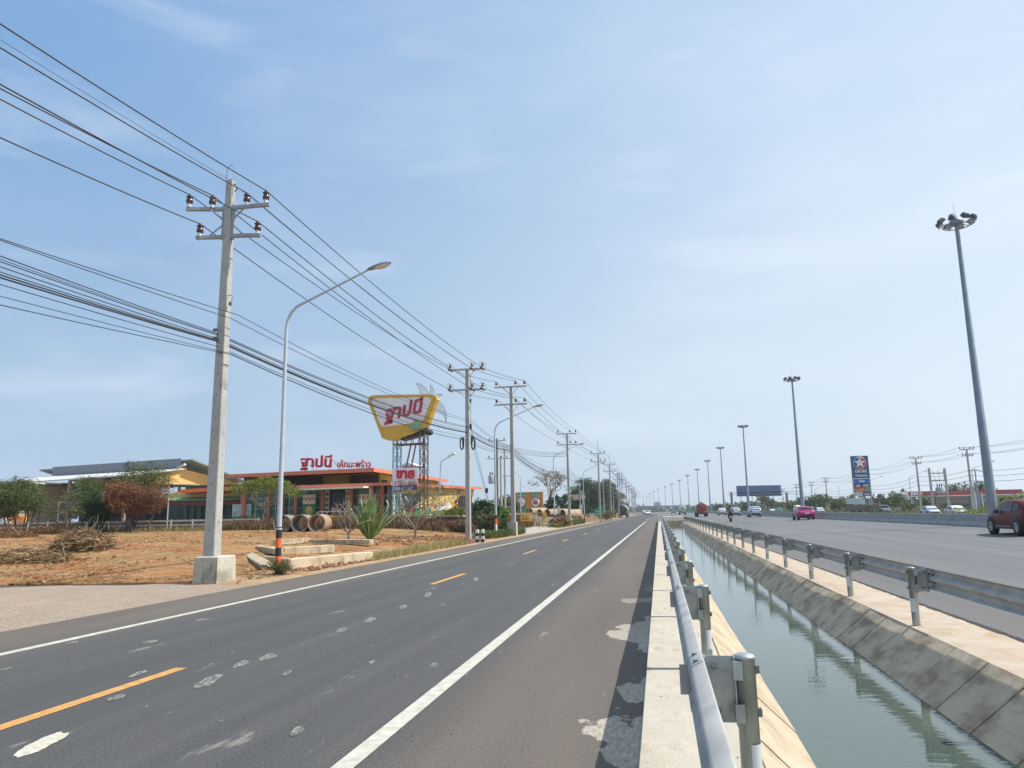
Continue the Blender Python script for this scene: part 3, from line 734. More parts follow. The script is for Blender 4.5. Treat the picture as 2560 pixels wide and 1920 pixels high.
# bollards
for i, (px, lb) in enumerate(((1193.5, 'left of the two black and white striped bollards beside the second pole'), (1207, 'right of the two black and white striped bollards beside the second pole'))):
    g = P(px, 1356, 43.5); t = thing('bollard', lb, 'bollard', (g.x, g.y, 0), .0, 'striped bollards by the second pole'); q = MB()
    q.prism([(-.085, -.2), (.085, -.2), (.085, .74), (.05, .80), (-.05, .80), (-.085, .74)], -.085, .085); q.build('post', white_p, t)
    q = MB()
    for z in (.14, .50): q.box((0, 0, z), (.176, .176, .17))
    q.build('black_band', black_p, t)
# transformer poles behind the second lamp
t = thing('transformer_pole', 'pair of dark power poles carrying a grey transformer behind the second street lamp', 'utility pole')
A = G(1242, 1098, 11.5); t.location = (A.x, A.y, 0)
q = MB(); q.tube([(0, 0, 0), (0, 0, 11.5)], [.17, .12], 8); q.build('pole', mat('dark_pole', (.16, .15, .14), .9, .2, 4), t)
q = MB(); q.tube([(.45, .2, 0), (.45, .2, 9.2)], [.17, .12], 8); q.build('pole', pole_m, t)
q = MB(); q.tube([(.9, .6, 0), (.9, .6, 10.2)], [.16, .11], 8); q.build('pole', pole_m, t)
for c_, d_ in (((0, 0, 11.3), (2.4, .12, .12)), ((.3, 0, 8.9), (3.4, .12, .12)), ((1.0, .6, 6.6), (1.6, .1, .1)), ((.3, 0, 2.6), (3, .1, .1))): q = MB(); q.box(c_, d_); q.build('crossarm', arm_c, t)
q = MB(); q.lathe((-.75, -.3, 5.6), [(.01, 0), (.36, 0), (.40, .12), (.40, 1.0), (.36, 1.1), (.01, 1.12)], 14); q.box((-.4, -.1, 6.2), (.5, .1, 1.2)); q.build('transformer_tank', mat('transformer_grey', (.30, .34, .38), .6, .1, 4), t)
q = MB()
for x in (-.9, -.6): insul(q, (x, -.3, 6.7), 1.3)
for x in (-1.1, .6, 1.3): insul(q, (x, 0, 8.95), 1.1)
for x in (-1, 0, 1): insul(q, (x, 0, 11.3), 1.1)
q.build('insulator', [porc, porc_w], t)
for k in range(3):
    run('service_wire', ['upper', 'middle', 'lower'][k]+' sagging service wire from the transformer poles to the fourth power pole', [(A.x+.3*k, A.y, 11.1-.4*k), (-11.1, 93.1, 9.1-.2*k)], .022, .045, group='service wires from the transformer poles')
# ------------------------------------------------------------------ restaurant on its raised platform
ZP = 1.5                              # platform level
yel = mat('mustard_wall', (.50, .30, .055), .85, .10, 3, .1, 30)
yel2 = mat('pale_ochre_wall', (.56, .40, .16), .85, .10, 3, .1, 30)
brn = mat('brown_panel', (.085, .040, .032), .75, .15, 4)
org = mat('terracotta_fascia', (.56, .165, .095), .6, .10, 3)
org2 = mat('orange_fascia', (.72, .15, .03), .6, .10, 3)
soff = mat('pale_soffit', (.42, .30, .17), .8, .08, 3)
ster = mat('terracotta_pillar', (.40, .12, .075), .7, .12, 3)
glass_d = mat('dark_shop_glass', (.018, .030, .035), .08, .3, 2, spec=.8)
glass_g = mat('green_shop_glass', (.055, .12, .11), .12, .35, 1.5, spec=.8)
alu = mat('window_frame', (.36, .40, .38), .5, .1, 4)
grn_p = mat('poster_green', (.02, .19, .04), .5, .1, 4)
cream = mat('cream', (.60, .55, .42), .7, .1, 4)
green_aw = mat('green_awning', (.10, .28, .13), .7, .15, 3)
white_m = mat('white_wall', (.62, .62, .60), .8, .08, 3)
red_l = mat('red_letter', (.50, .018, .035), .45, .1, 3)
R_ = thing('restaurant', 'single storey restaurant with terracotta roof edges, mustard walls and red Thai letters on its roof', 'restaurant')
YF = 72.0
A = P(565, 1188, YF); B = P(932.6, 1170.7, YF); xc = B.x
Cc = PX(1118, 1198, xc)
def slab(name, pts, th, m, parent, drop=0):
    q = MB(); n = len(pts); vs = [Vector(p) for p in pts]+[Vector(p)-Vector((0, 0, th)) for p in pts]
    q.add(vs, [tuple(range(n)), tuple(range(2*n-1, n-1, -1))]+[(i, (i+1) % n, (i+1) % n+n, i+n) for i in range(n)])
    return q.build(name, m, parent)
zl = A.z; zr = B.z
roof = slab('roof', [(A.x, YF, zl), (xc, YF, zr), (xc, Cc.y, zr-.1), (A.x, Cc.y, zl-.1)], .12, brn, R_)
q = MB()
q.add([(A.x, YF-.06, zl+.06), (xc+.06, YF-.06, zr+.06), (xc+.06, YF-.06, zr-.36), (A.x, YF-.06, zl-.30), (A.x, YF-.002, zl+.06), (xc, YF-.002, zr+.06), (xc, YF-.002, zr-.36), (A.x, YF-.002, zl-.30)], [(0, 1, 2, 3), (4, 5, 6, 7), (0, 1, 5, 4), (3, 2, 6, 7), (0, 3, 7, 4), (1, 2, 6, 5)])
q.build('front_fascia', org, roof)
slab('side_fascia', [(xc+.004, YF, zr+.06), (xc+.08, YF, zr+.06), (xc+.08, Cc.y, zr-.04), (xc+.004, Cc.y, zr-.04)], .40, org, roof)
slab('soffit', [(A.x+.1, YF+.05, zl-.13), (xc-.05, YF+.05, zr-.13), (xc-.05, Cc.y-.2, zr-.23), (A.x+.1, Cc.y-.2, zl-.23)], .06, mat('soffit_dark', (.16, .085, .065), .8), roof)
# upper walls
xw0 = P(690, 1200, YF+1.6).x; xw1 = xc-.9; zc_ = P(932, 1208, YF).z
xL = P(612, 1200, YF+4.3).x; q = MB(); q.box(((xL+xw1)/2, YF+9.2, (zc_+zr)/2-.1), (xw1-xL, 10, zr-zc_)); w = q.build('wall', yel, R_)
q = MB()
for a, b_, zz in ((613, 806, .95), (878, 958, 1.0)):
    x0 = P(a, 1195, YF+4.1).x; x1 = min(P(b_, 1195, YF+4.1).x, xw1-.02); q.box(((x0+x1)/2, YF+4.0, zr-.75-zz/2+.3), (x1-x0, .3, zz))
q.build('brown_panel', brn, w)
q = MB(); q.box(((xw0+xw1)/2-6, YF+5, (ZP+zc_)/2+.2), (xw1-xw0+13.5, 1, zc_-ZP+.6)); q.build('inner_wall', mat('shop_dark', (.03, .04, .04), .6), R_)
# lower canopy along the front and down the side
c0 = P(742, 1216, YF-1.6); c1 = P(935, 1206, YF-1.6); zk = P(977, 1207, YF-1.6).z
cx = P(977, 1207, YF-1.6).x
e2 = G(1205, 1219, zk)
can = slab('canopy', [(c0.x, YF-1.6, zk-.12), (cx, YF-1.6, zk), (e2.x, e2.y, zk), (xc-1, e2.y, zk), (xc-1, YF+1.5, zk), (c0.x, YF+1.5, zk-.12)], .10, soff, R_)
q = MB(); q.bar((c0.x, YF-1.64, zk-.17), (cx, YF-1.64, zk-.10), .06, .30); q.bar((cx, YF-1.62, zk-.10), (e2.x, e2.y, zk-.10), .06, .30); q.build('canopy_fascia', org, can)
e0 = P(735, 1222, YF-2.6); e1 = P(870, 1216, YF-2.6); slab('entrance_canopy', [(e0.x, YF-2.6, e0.z), (e1.x+1.6, YF-2.6, e0.z+.08), (e1.x+1.8, YF-1.66, e0.z+.1), (e0.x, YF-1.66, e0.z)], .16, mat('white_canopy', (.66, .62, .52), .7), R_)
# pillars
for i, (px, w_) in enumerate(((609, .30), (671, .22), (706, .30), (739, .30), (806, .30), (878, .30), (954, .34))):
    p = P(px, 1250, YF); q = MB(); q.box((p.x, YF+.1, (ZP+zk)/2), (w_, .3, zk-ZP-.1)); q.build('pillar', ster, R_)
pa = P(928, 1214, YF-1.2); pb = P(937, 1283, YF-1.2); q = MB(); q.bar(pa, (pb.x, YF-1.2, ZP), .42, .3); q.build('pillar', ster, R_)
# glass bays
bays = [(612, 668), (674, 704), (710, 736), (742, 803), (882, 925), (940, 951), (957, 985)]
for a, b_ in bays:
    x0 = P(a, 1250, YF+.5).x; x1 = P(b_, 1250, YF+.5).x
    q = MB(); q.box(((x0+x1)/2, YF+.6, (ZP+zk)/2), (x1-x0, .05, zk-ZP-.12)); g_ = q.build('window', glass_g if a < 740 else glass_d if a > 900 else glass_g, R_)
    q = MB(); n = max(2, int((x1-x0)/.9))
    for k in range(n+1): q.box((x0+(x1-x0)*k/n, YF+.55, (ZP+zk)/2), (.06, .06, zk-ZP-.14))
    for z in (.33, .66): q.box(((x0+x1)/2, YF+.53, ZP+(zk-ZP)*z), (x1-x0, .05, .05))
    q.build('window_frame', alu, g_)
x0 = P(812, 1250, YF+.8).x; x1 = P(874, 1250, YF+.8).x
q = MB(); q.box(((x0+x1)/2, YF+.9, (ZP+zk)/2-.1), (x1-x0, .06, zk-ZP-.2)); dr = q.build('glass_door', mat('door_navy', (.012, .018, .035), .1, .3, 2, spec=.8), R_)
q = MB(); xm = (x0+x1)/2
for d in (-.09, .09): q.tube([(xm+d, YF+.82, ZP+.8), (xm+d, YF+.82, ZP+1.7)], .03, 6)
q.build('door_handle', alu, dr)
for px0, px1 in ((811, 822), (863, 873)):
    a = P(px0, 1250, YF+.7); b_ = P(px1, 1250, YF+.7); q = MB(); q.box(((a.x+b_.x)/2, YF+.82, ZP+1.75), (b_.x-a.x, .04, 2.3)); mn = q.build('menu_board', cream, R_)
    for k in range(4):
        q = MB(); q.box(((a.x+b_.x)/2, YF+.79, ZP+.85+k*.55), ((b_.x-a.x)*.7, .03, .3)); q.build('menu_picture', mat('menu_brown', (.20, .16, .10), .7, .5, 6), mn)
def poster(px0, px1, py0, py1, Y, top='cake'):
    a = P(px0, py0, Y); b_ = P(px1, py1, Y); w_ = b_.x-a.x; h_ = a.z-b_.z; cx_ = (a.x+b_.x)/2
    q = MB(); q.box((cx_, Y, (a.z+b_.z)/2), (w_, .04, h_)); t = q.build('poster', grn_p, R_)
    q = MB(); q.box((cx_, Y-.03, a.z-h_*.22), (w_*.94, .03, h_*.44)); pic = q.build('poster_picture', mat('poster_cream', (.62, .50, .40), .6, .25, 9), t)
    q = MB()
    for k in range(6): q.lathe((cx_+w_*(-.36+.145*k), Y-.05, a.z-h_*(.15+.08*(k % 2))), [(.001, -.02), (w_*.07, -.01), (w_*.06, .01), (.001, .02)], 8, axis='Y')
    q.build('cake_picture', mat('cake_red', (.40, .09, .05), .6, .6, 8), t)
    q = MB(); q.lathe((cx_, Y-.03, b_.z+h_*.27), [(.001, -.035), (w_*.29, -.03), (w_*.31, .02), (.001, .025)], 20, axis='Y'); q.build('round_cake', mat('coconut_gold', (.62, .38, .10), .6, .3, 9), t)
    q = MB(); q.lathe((cx_, Y-.07, b_.z+h_*.35), [(.001, -.03), (w_*.10, -.02), (w_*.11, .02)], 12, axis='Y'); q.build('cream_dollop', cream, t)
poster(757, 789, 1237, 1290, YF+.3); poster(897, 927, 1235, 1290, YF+.3)
q = MB(); q.box((P(664, 1250, YF+.3).x-2.8, YF+.46, ZP+1.0), (2.2, .04, 1.3)); q.build('frosted_film', mat('frosted', (.30, .40, .40), .4, .2, 3), R_)
# roof lettering
lt = MB(); add_text(lt, 'ฐาปนี', (0, 0, 0), 1, 1)
def letters(name, txt, px0, py0, px1, py1, Y, depth, bold, shear=0.0, m=red_l, parent=R_, z_rot=0.0):
    a = P(px0, py0, Y); b_ = P(px1, py0, Y); c_ = P(px0, py1, Y); w_ = b_.x-a.x; h_ = a.z-c_.z
    q = MB(); an = math.atan2(b_.z-a.z, w_)+z_rot
    add_text(q, txt, ((a.x+b_.x)/2, Y, (b_.z+c_.z)/2+.0), w_, h_, depth, bold, shear, R=Matrix.Rotation(-an, 3, 'Y')); return q.build(name, m, parent)
letters('lettering', 'ฐาปนี', 754, 1137, 831, 1176, YF+.5, .22, .022)
letters('lettering', 'เค้กมะพร้าว', 845, 1149, 928, 1169, YF+.5, .16, .010)
q = MB()
for px in (762, 783, 790, 824, 856, 922):
    p = P(px, 1168, YF+.5); q.tube([(p.x, YF+.55, zr-.3), (p.x, YF+.55, p.z+.6)], .025, 5)
a = P(760, 1165, YF+.5); b_ = P(829, 1162, YF+.5); q.tube([(a.x, YF+.56, a.z), (b_.x, YF+.56, b_.z)], .02, 5); a = P(829, 1146, YF+.5); b_ = P(838, 1172, YF+.5); q.tube([(a.x, YF+.56, a.z), (b_.x, YF+1.6, b_.z)], .025, 5)
a = P(846, 1167, YF+.5); b_ = P(926, 1163, YF+.5); q.tube([(a.x, YF+.56, a.z), (b_.x, YF+.56, b_.z)], .02, 5)
q.build('letter_support', bolt_m, R_)
# side walls towards the road (right hand end)
q = MB(); y0 = YF+1.6; y1 = Cc.y-1.5
q.box((xc-.9, (y0+y1)/2+1.3, (zk+zr)/2-.3), (.12, y1-y0-2.6, zr-zk-.2)); q.build('side_wall', yel, R_)
dx = (e2.x-cx)/(e2.y-(YF-1.6))
def sx(y, off=-.9): return cx+dx*(y-(YF-1.6))+off
wl = MB(); wa = P(1000, 1250, 1)
ys_ = [YF+.3, e2.y-1.2]
wl.add([(sx(ys_[0]), ys_[0], ZP), (sx(ys_[1])-.0, ys_[1], ZP), (sx(ys_[1])+.5, ys_[1], zk-.1), (sx(ys_[0]), ys_[0], zk-.1), (xc-3, ys_[1], ZP), (xc-3, ys_[1], zk-.1), (xc-3, ys_[0], ZP), (xc-3, ys_[0], zk-.1)], [(0, 1, 2, 3), (1, 4, 5, 2)])
wl.build('side_wall', yel2, R_)
def side_panel(name, ya, yb, z0, z1, m, par, off=.04):
    q = MB(); a0 = sx(ya)+off; b0 = sx(yb)+off; k = (z1-ZP)/(zk-ZP)*.0
    def pt(y, z): t_ = (y-ys_[0])/(ys_[1]-ys_[0]); return (sx(y)+off+.5*t_*(z-ZP)/(zk-.1-ZP), y, z)
    q.add([pt(ya, z0), pt(yb, z0), pt(yb, z1), pt(ya, z1)]+[(p[0]+.03, p[1], p[2]) for p in (pt(ya, z0), pt(yb, z0), pt(yb, z1), pt(ya, z1))], [(0, 1, 2, 3), (4, 5, 6, 7), (0, 1, 5, 4), (1, 2, 6, 5), (2, 3, 7, 6), (3, 0, 4, 7)]); return q.build(name, m, par)
Ls = ys_[1]-ys_[0]; zt_ = ZP+(zk-ZP)*.70
o_ = side_panel('mural_panel', ys_[0]+Ls*.50, ys_[0]+Ls*.70, ZP+.1, zt_, mat('mural_white', (.60, .58, .56), .8, .25, 2.2, detail=8), R_)
o_ = side_panel('window', ys_[0]+Ls*.73, ys_[0]+Ls*.98, ZP+.3, zt_, glass_d, R_)
side_panel('window_frame', ys_[0]+Ls*.845, ys_[0]+Ls*.86, ZP+.3, zt_+.02, brn, o_, .075)
side_panel('pillar', ys_[0]+Ls*.76, ys_[0]+Ls*.775, ZP, zk-.1, ster, R_, .10); side_panel('window', ys_[0]+Ls*.02, ys_[0]+Ls*.3, ZP+.2, zt_, glass_d, R_)
# little white gable behind the tower
q = MB(); g0 = P(1031, 1166, 96); q.prism([(-1.4, 0), (1.4, 0), (0, .55)], 0, 3, c=(g0.x, 94, g0.z-.1)); q.build('roof_vent', white_m, R_)
# left annex
an0 = P(450, 1224, YF+1); an1 = P(606, 1216, YF+1)
slab('annex_roof', [(an0.x, YF+1, an0.z), (an1.x, YF+1, an1.z+.05), (an1.x, YF+10, an1.z), (an0.x, YF+10, an0.z)], .38, org2, R_)
x0 = P(404, 1250, YF+2.5).x; x1 = P(606, 1250, YF+2.5).x; zaw = P(500, 1247, YF+2.5).z
q = MB(); q.box(((x0+x1)/2, YF+4, (an0.z-.4+zaw)/2), (x1-x0, 3, an0.z-.4-zaw)); q.build('annex_wall', yel2, R_)
q = MB(); q.box(((x0+x1)/2, YF+5, (ZP-.4+zaw)/2), (x1-x0, 2.5, zaw-ZP+.4)); dk = q.build('annex_front', mat('annex_dark', (.02, .05, .045), .5, .3, 2), R_)
xa = P(420, 1250, YF+1.6).x; xb = P(605, 1250, YF+1.6).x
slab('awning', [(xa, YF+1.0, zaw-.15), (xb, YF+1.0, zaw-.15), (xb, YF+2.5, zaw+.18), (xa, YF+2.5, zaw+.18)], .05, green_aw, R_)
q = MB(); q.box(((xa+xb)/2, YF+1.3, zaw-.48), (xb-xa, .08, .5)); q.build('awning_valance', mat('maroon', (.12, .03, .03), .8, .3, 5), R_)
for px in (462, 480, 497, 570, 586): 
    p = P(px, 1280, YF+3.6); q = MB(); q.box((p.x, YF+3.68, ZP+.9), (.5, .05, 2.2)); q.build('door', mat('door_teal', (.04, .10, .10), .4, .3, 3), R_)
q = MB(); xq = P(604, 1250, YF+1.2).x; q.box((xq, YF+1.2, (ZP+zaw)/2), (.25, .25, zaw-ZP+1)); q.build('pillar', ster, R_)
q = MB(); xh = P(404, 1235, YF+3).x; xi = P(480, 1235, YF+3).x; zt2 = P(440, 1229, YF+3).z; zb2 = P(440, 1250, YF+3).z; q.box(((xh+xi)/2, YF+8, (zt2+zb2)/2), (xi-xh, 6, zt2-zb2)); q.build('roof_terrace', mat('terrace_yellow', (.62, .46, .19), .8, .08), R_)
q = MB()
for k in range(9): q.tube([(xh+(xi-xh)*k/8, YF+5.2, zt2), (xh+(xi-xh)*k/8, YF+5.2, zt2+.9)], .025, 5)
q.tube([(xh, YF+5.2, zt2+.9), (xi, YF+5.2, zt2+.9)], .025, 5); q.build('terrace_railing', arm_m, R_)

# platform (raised ground the restaurant stands on)
pf = MB(); pX1 = -16.8; pY0 = 62.5
pf.box(((-95+pX1)/2, 95, ZP/2-.3), (95+pX1, 65, ZP+.6-.02)); 
struct(pf.build('platform', mat('weathered_platform', (.17, .145, .115), .95, .35, .8, .6, 6)))
gp = sheet('platform_paving', [-95, -50, -30, pX1], [62.5, 70, 127], lambda x, y: ZP+.004, mat('platform_top', (.36, .31, .22), .95, .2, 1), False)
q = MB(); q.box((-21.5, pY0-.1, ZP+.06), (9.2, .3, .16)); q.box((pX1+.1, 78, ZP+.06), (.3, 31, .16)); tag(q.build('retaining_kerb', conc_v), 'pale concrete kerb along the top of the restaurant platform', 'kerb')
q = MB(); a = P(960, 1290, 64); q.box((a.x+1, 64, ZP+.12), (7.5, 3.2, .22)); tag(q.build('green_deck', mat('pale_green_paint', (.30, .42, .30), .8, .15, 3)), 'low pale green deck under the banner tower legs', 'deck')

# ------------------------------------------------------------------ big yellow sign on its lattice tower
YS_ = 66.0
yb_m = mat('sign_yellow', (.60, .36, .035), .5, .08, 2); yb_r = yb_m
tw = thing('sign_tower', 'large yellow sign with red Thai script, raised on two lattice legs', 'sign', (0, 0, 0))
out_px = [(925, 990), (940, 987.5), (1080, 985.5), (1089, 990), (1092, 998), (1068, 1060), (1061, 1071), (1035, 1083), (1000, 1096), (985, 1101), (964, 1099), (955, 1095), (919, 1002)]
pts = [P(x, y, YS_) for x, y in out_px]
q = MB(); q.prism([(p.x, p.z) for p in pts], 0, 1.0, c=(0, YS_, 0)); bd = q.build('sign_board', yb_m, tw)
in_px = [(929, 1003), (933, 998), (940, 996.5), (1070, 993.5), (1077, 997), (1077.5, 1003), (1058, 1050), (1052, 1056), (962, 1067), (956, 1066), (950, 1060)]
q = MB(); q.prism([(P(x, y, YS_).x, P(x, y, YS_).z) for x, y in in_px], -.06, -.003, c=(0, YS_, 0)); q.build('white_face', mat('sign_white', (.72, .73, .77), .5, .05, 1.5), tw)
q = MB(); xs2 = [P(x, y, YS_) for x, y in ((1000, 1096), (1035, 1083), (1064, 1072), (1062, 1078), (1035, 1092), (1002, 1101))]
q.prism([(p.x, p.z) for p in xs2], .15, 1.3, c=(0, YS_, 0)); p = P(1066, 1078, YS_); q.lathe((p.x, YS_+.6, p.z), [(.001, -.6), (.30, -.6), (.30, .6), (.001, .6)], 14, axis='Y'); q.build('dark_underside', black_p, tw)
q = MB(); a = P(956, 1028, YS_-.08); b_ = P(1062, 1010, YS_-.08); w_ = b_.x-a.x
an = math.atan2(P(1060, 1008, YS_).z-P(960, 1045, YS_).z, P(1060, 1008, YS_).x-P(960, 1045, YS_).x)
add_text(q, 'ฐาปนี', (P(1010, 1026, YS_).x, YS_-.065, P(1010, 1027, YS_).z), w_*1.03, 1.85, .05, .034, .34, R=Matrix.Rotation(-an*.62, 3, 'Y'))
q.build('lettering', mat('script_red', (.42, .03, .06), .5, .1, 3), tw)
for cxp, cyp, r in ((1036, 1065, .33), (1046, 1064, .33), (1041, 1056, .33)):
    pass
lf = [(1041, 1047), (1047, 1053), (1049, 1060), (1055, 1063), (1055, 1070), (1050, 1075), (1043, 1075), (1040, 1073), (1035, 1077), (1029, 1074), (1026, 1067), (1029, 1061), (1033, 1058), (1036, 1051)]
q = MB(); q.prism([(P(x, y, YS_).x, P(x, y, YS_).z) for x, y in lf], -.22, -.12, c=(0, YS_, 0)); q.build('clover_leaf', mat('clover_green', (.23, .40, .22), .7, .05), tw)
petal = mat('clear_petal', (.50, .60, .70), .25, .05, 2, trans=.72); pet_f = bolt_m
for (tip, b0, b1, c0, c1) in (((1039, 958), (1052, 986), (1072, 985), (1049, 970), (1066, 962)), ((1075, 961), (1075, 985), (1086, 986), (1077, 973), (1085, 970)), ((1107, 987), (1088, 988), (1093, 995), (1096, 983), (1098, 990)), ((1115, 1056), (1095, 1000), (1090, 1026), (1121, 1020), (1112, 1032))):
    def curve(p0, c, p1, n=9): return [(lerp(lerp(p0[0], c[0], k/n), lerp(c[0], p1[0], k/n), k/n), lerp(lerp(p0[1], c[1], k/n), lerp(c[1], p1[1], k/n), k/n)) for k in range(n+1)]
    pl = curve(b0, c0, tip)+curve(tip, c1, b1)[1:]
    w3 = [P(x, y, YS_+.4) for x, y in pl]; q = MB(); q.prism([(p.x, p.z) for p in w3], 0, .03, c=(0, YS_+.4, 0)); pt_ = q.build('petal', petal, tw)
    q = MB(); q.tube(w3, .022, 5, False); q.build('petal_frame', pet_f, pt_)
def lattice(name, pxa, pxb, pyt, pyb, Y, m, n, dep=1.0, parent=tw):
    a = P(pxa, pyt, Y); b_ = P(pxb, pyt, Y); x0, x1 = a.x, b_.x; c_ = P(pxa, pyb, Y); z1 = a.z; z0 = ZP if pyb > 1280 else c_.z
    q = MB()
    for x in (x0, x1):
        for y in (Y, Y+dep): q.bar((x, y, z0), (x, y, z1), .09)
    for k in range(n):
        za = lerp(z0, z1, k/n); zb = lerp(z0, z1, (k+1)/n)
        q.bar((x0, Y, zb), (x1, Y, za), .045); q.bar((x0, Y+dep, za), (x1, Y+dep, zb), .045); q.bar((x0, Y, za), (x1, Y, za), .06)
        q.bar((x1, Y, zb), (x1, Y+dep, za), .045); q.bar((x0, Y, za), (x0, Y+dep, zb), .045); q.bar((x0, Y+dep, za), (x1, Y+dep, za), .05)
    return q.build(name, m, parent)
lattice('lattice_leg', 983, 994, 1100, 1290, YS_, mat('faded_blue_steel', (.22, .36, .43), .6, .2, 3), 6)
lattice('lattice_leg', 1050, 1062, 1074, 1290, YS_, mat('rust_brown_steel', (.13, .085, .08), .7, .3, 3), 7)
q = MB(); a = P(984, 1112, YS_); b_ = P(1062, 1108, YS_); q.bar(a, b_, .12, .14); q.bar(a+Vector((0, 1, 0)), b_+Vector((0, 1, 0)), .10)
for px in (994, 1012, 1016, 1028, 1033, 1046):
    p = P(px, 1110, YS_); q.bar((p.x, YS_, p.z), (p.x, YS_+.1, p.z+.8), .06)
for pa, pb_ in (((1027, 1114), (1015, 1170)), ((1039, 1114), (1028, 1170))): q.bar(P(*pa, YS_+.5), P(*pb_, YS_+.5), .11)
a = P(984, 1172, YS_); b_ = P(1062, 1168, YS_); q.bar(a, b_, .10); q.build('cross_frame', mat('rust_brown_steel', (.13, .085, .08)), tw)
# for sale banner
bn = thing('for_sale_banner', 'white vinyl banner with red Thai words and a white phone number on a purple strip', 'banner')
a = P(981, 1171, YS_-.2); b_ = P(1045, 1168, YS_-.2); c_ = P(982, 1215, YS_-.2); d_ = P(1043, 1211, YS_-.2); e_ = P(982, 1229, YS_-.2); f_ = P(1043, 1225, YS_-.2)
def grid(name, A_, B_, C_, D_, m, par, nx=10, ny=6, wob=.05, th=.02):
    q = MB(); vs = []
    for side in (0, th):
        for j in range(ny+1):
            for i in range(nx+1):
                u = i/nx; v = j/ny; p = A_.lerp(B_, u).lerp(C_.lerp(D_, u), v); p.y += wob*math.sin(u*5+v*3)*math.sin(u*math.pi)+side; vs.append(p)
    n = (nx+1)*(ny+1); fs = []
    for j in range(ny):
        for i in range(nx):
            k = j*(nx+1)+i; fs += [(k, k+1, k+nx+2, k+nx+1), (n+k, n+k+nx+1, n+k+nx+2, n+k+1)]
    q.add(vs, fs, 0, True); return q.build(name, m, par, recalc=False)
grid('vinyl_sheet', a, b_, c_, d_, mat('banner_lilac', (.78, .75, .86), .6, .04, 2), bn); grid('purple_strip', c_, d_, e_, f_, mat('banner_purple', (.07, .02, .22), .6, .1, 2), bn)
red_b = mat('banner_red', (.60, .005, .03), .5, .05)
letters('banner_lettering', 'ขาย', 990, 1175, 1036, 1197, YS_-.30, .03, .05, m=red_b, parent=bn)
letters('banner_lettering', '3 ไร่ 1 งาน', 985, 1202, 1040, 1213, YS_-.30, .03, .012, m=red_b, parent=bn)
letters('banner_number', '088-42267', 983, 1216.5, 1032, 1226.5, YS_-.30, .03, .012, m=mat('banner_white', (.6, .6, .68), .5), parent=bn)
# broken decorations under the banner, red chairs
q = MB(); rr = random.Random(4)
for pa, pb_ in (((964, 1283), (971, 1262)), ((971, 1262), (966, 1250)), ((999, 1235), (1006, 1262)), ((1006, 1262), (1012, 1285)), ((992, 1290), (1008, 1272)), ((984, 1235), (988, 1262)), ((1012, 1240), (1022, 1256))):
    q.bar(P(*pa, 64.5), P(*pb_, 64.5), .18, .06)
tag(q.build('broken_ornament', mat('chipped_white', (.50, .55, .48), .8, .2)), 'broken pale green zigzag ornament frame leaning under the for sale banner', 'ornament')
def chair(px, py, m, lb):
    p = P(px, py, 65); t = thing('plastic_chair', lb, 'chair', (p.x, 65, ZP), .4)
    q = MB(); q.box((0, 0, .42), (.46, .44, .05)); q.build('seat', m, t); q = MB(); q.box((0, .21, .68), (.44, .04, .4)); q.build('backrest', m, t)
    for x in (-.19, .19):
        for y in (-.18, .18): q = MB(); q.box((x, y, .2), (.05, .05, .42)); q.build('leg', m, t)
chair(1072, 1280, mat('green_plastic', (.05, .36, .22), .5), 'green plastic chair right of the lattice legs'); chair(1043, 1280, MATS['green_plastic'], 'green plastic chair left of the right lattice leg'); chair(1030, 1280, mat('red_plastic', (.42, .02, .02), .5), 'red plastic chair under the for sale banner')
# steps rail and yellow barrier in front of the entrance
t = thing('stair_railing', 'pale metal handrail at the restaurant entrance steps', 'railing'); q = MB(); rl = [P(792, 1289, 66), P(793, 1282, 66), P(800, 1279, 66), P(873, 1279, 66), P(886, 1284, 66)]
q.tube(rl, .035, 6)
for px in (793, 806, 818, 848, 873): p = P(px, 1279, 66); q.tube([(p.x, 66, ZP-.4), (p.x, 66, p.z)], .03, 6)
q.build('handrail', mat('pale_rail', (.62, .63, .62)), t)
yb = mat('barrier_yellow', (.72, .42, .02), .5, .1, 3)
t = thing('road_barrier', 'yellow metal barrier standing before the restaurant steps', 'barrier'); q = MB(); a = P(790, 1289, 63); b_ = P(832, 1295, 63); q.box(((a.x+b_.x)/2, 63, (a.z+b_.z)/2), (b_.x-a.x, .06, .08)); q.box(((a.x+b_.x)/2, 63, a.z), (b_.x-a.x, .06, .08))
for k in range(12): q.box((lerp(a.x, b_.x, k/11), 63, (a.z+b_.z)/2), (.05, .04, a.z-b_.z))
q.box((b_.x+1.2, 63, (a.z+b_.z)/2), (2.3, .05, .08)); q.build('panel', yb, t)

# ------------------------------------------------------------------ big open shed and side building far left
zsh = 9.0; a = G(454, 1146, zsh); b_ = G(133, 1168, zsh); sh = thing('open_shed', 'large open sided shed with a grey roof monitor and yellow gable behind the trees', 'shed')
u = (a-b_).normalized(); v = Vector((-u.y, u.x, 0))
q = MB(); zm = zsh-1.25
def quadbox(name, pts, th, m, par, n_=Vector((0, 0, 1))):
    q = MB(); k = len(pts); vs = [Vector(p) for p in pts]+[Vector(p)-n_*th for p in pts]
    q.add(vs, [tuple(range(k)), tuple(range(2*k-1, k-1, -1))]+[(i, (i+1) % k, (i+1) % k+k, i+k) for i in range(k)]); return q.build(name, m, par)
rm = mat('roof_sheet_grey', (.17, .19, .22), .6, .1, .6, stretch=(8, 8, .2))
quadbox('roof_monitor', [b_, a, a-Vector((0, 0, 1.15)), b_-Vector((0, 0, 1.15))], .1, rm, sh, v)
e_l = b_-u*3-v*8-Vector((0, 0, 2.6)); e_r = a+u*1.0-v*8-Vector((0, 0, 2.3))
e_r = G(478, 1160, e_r.z)if False else e_r
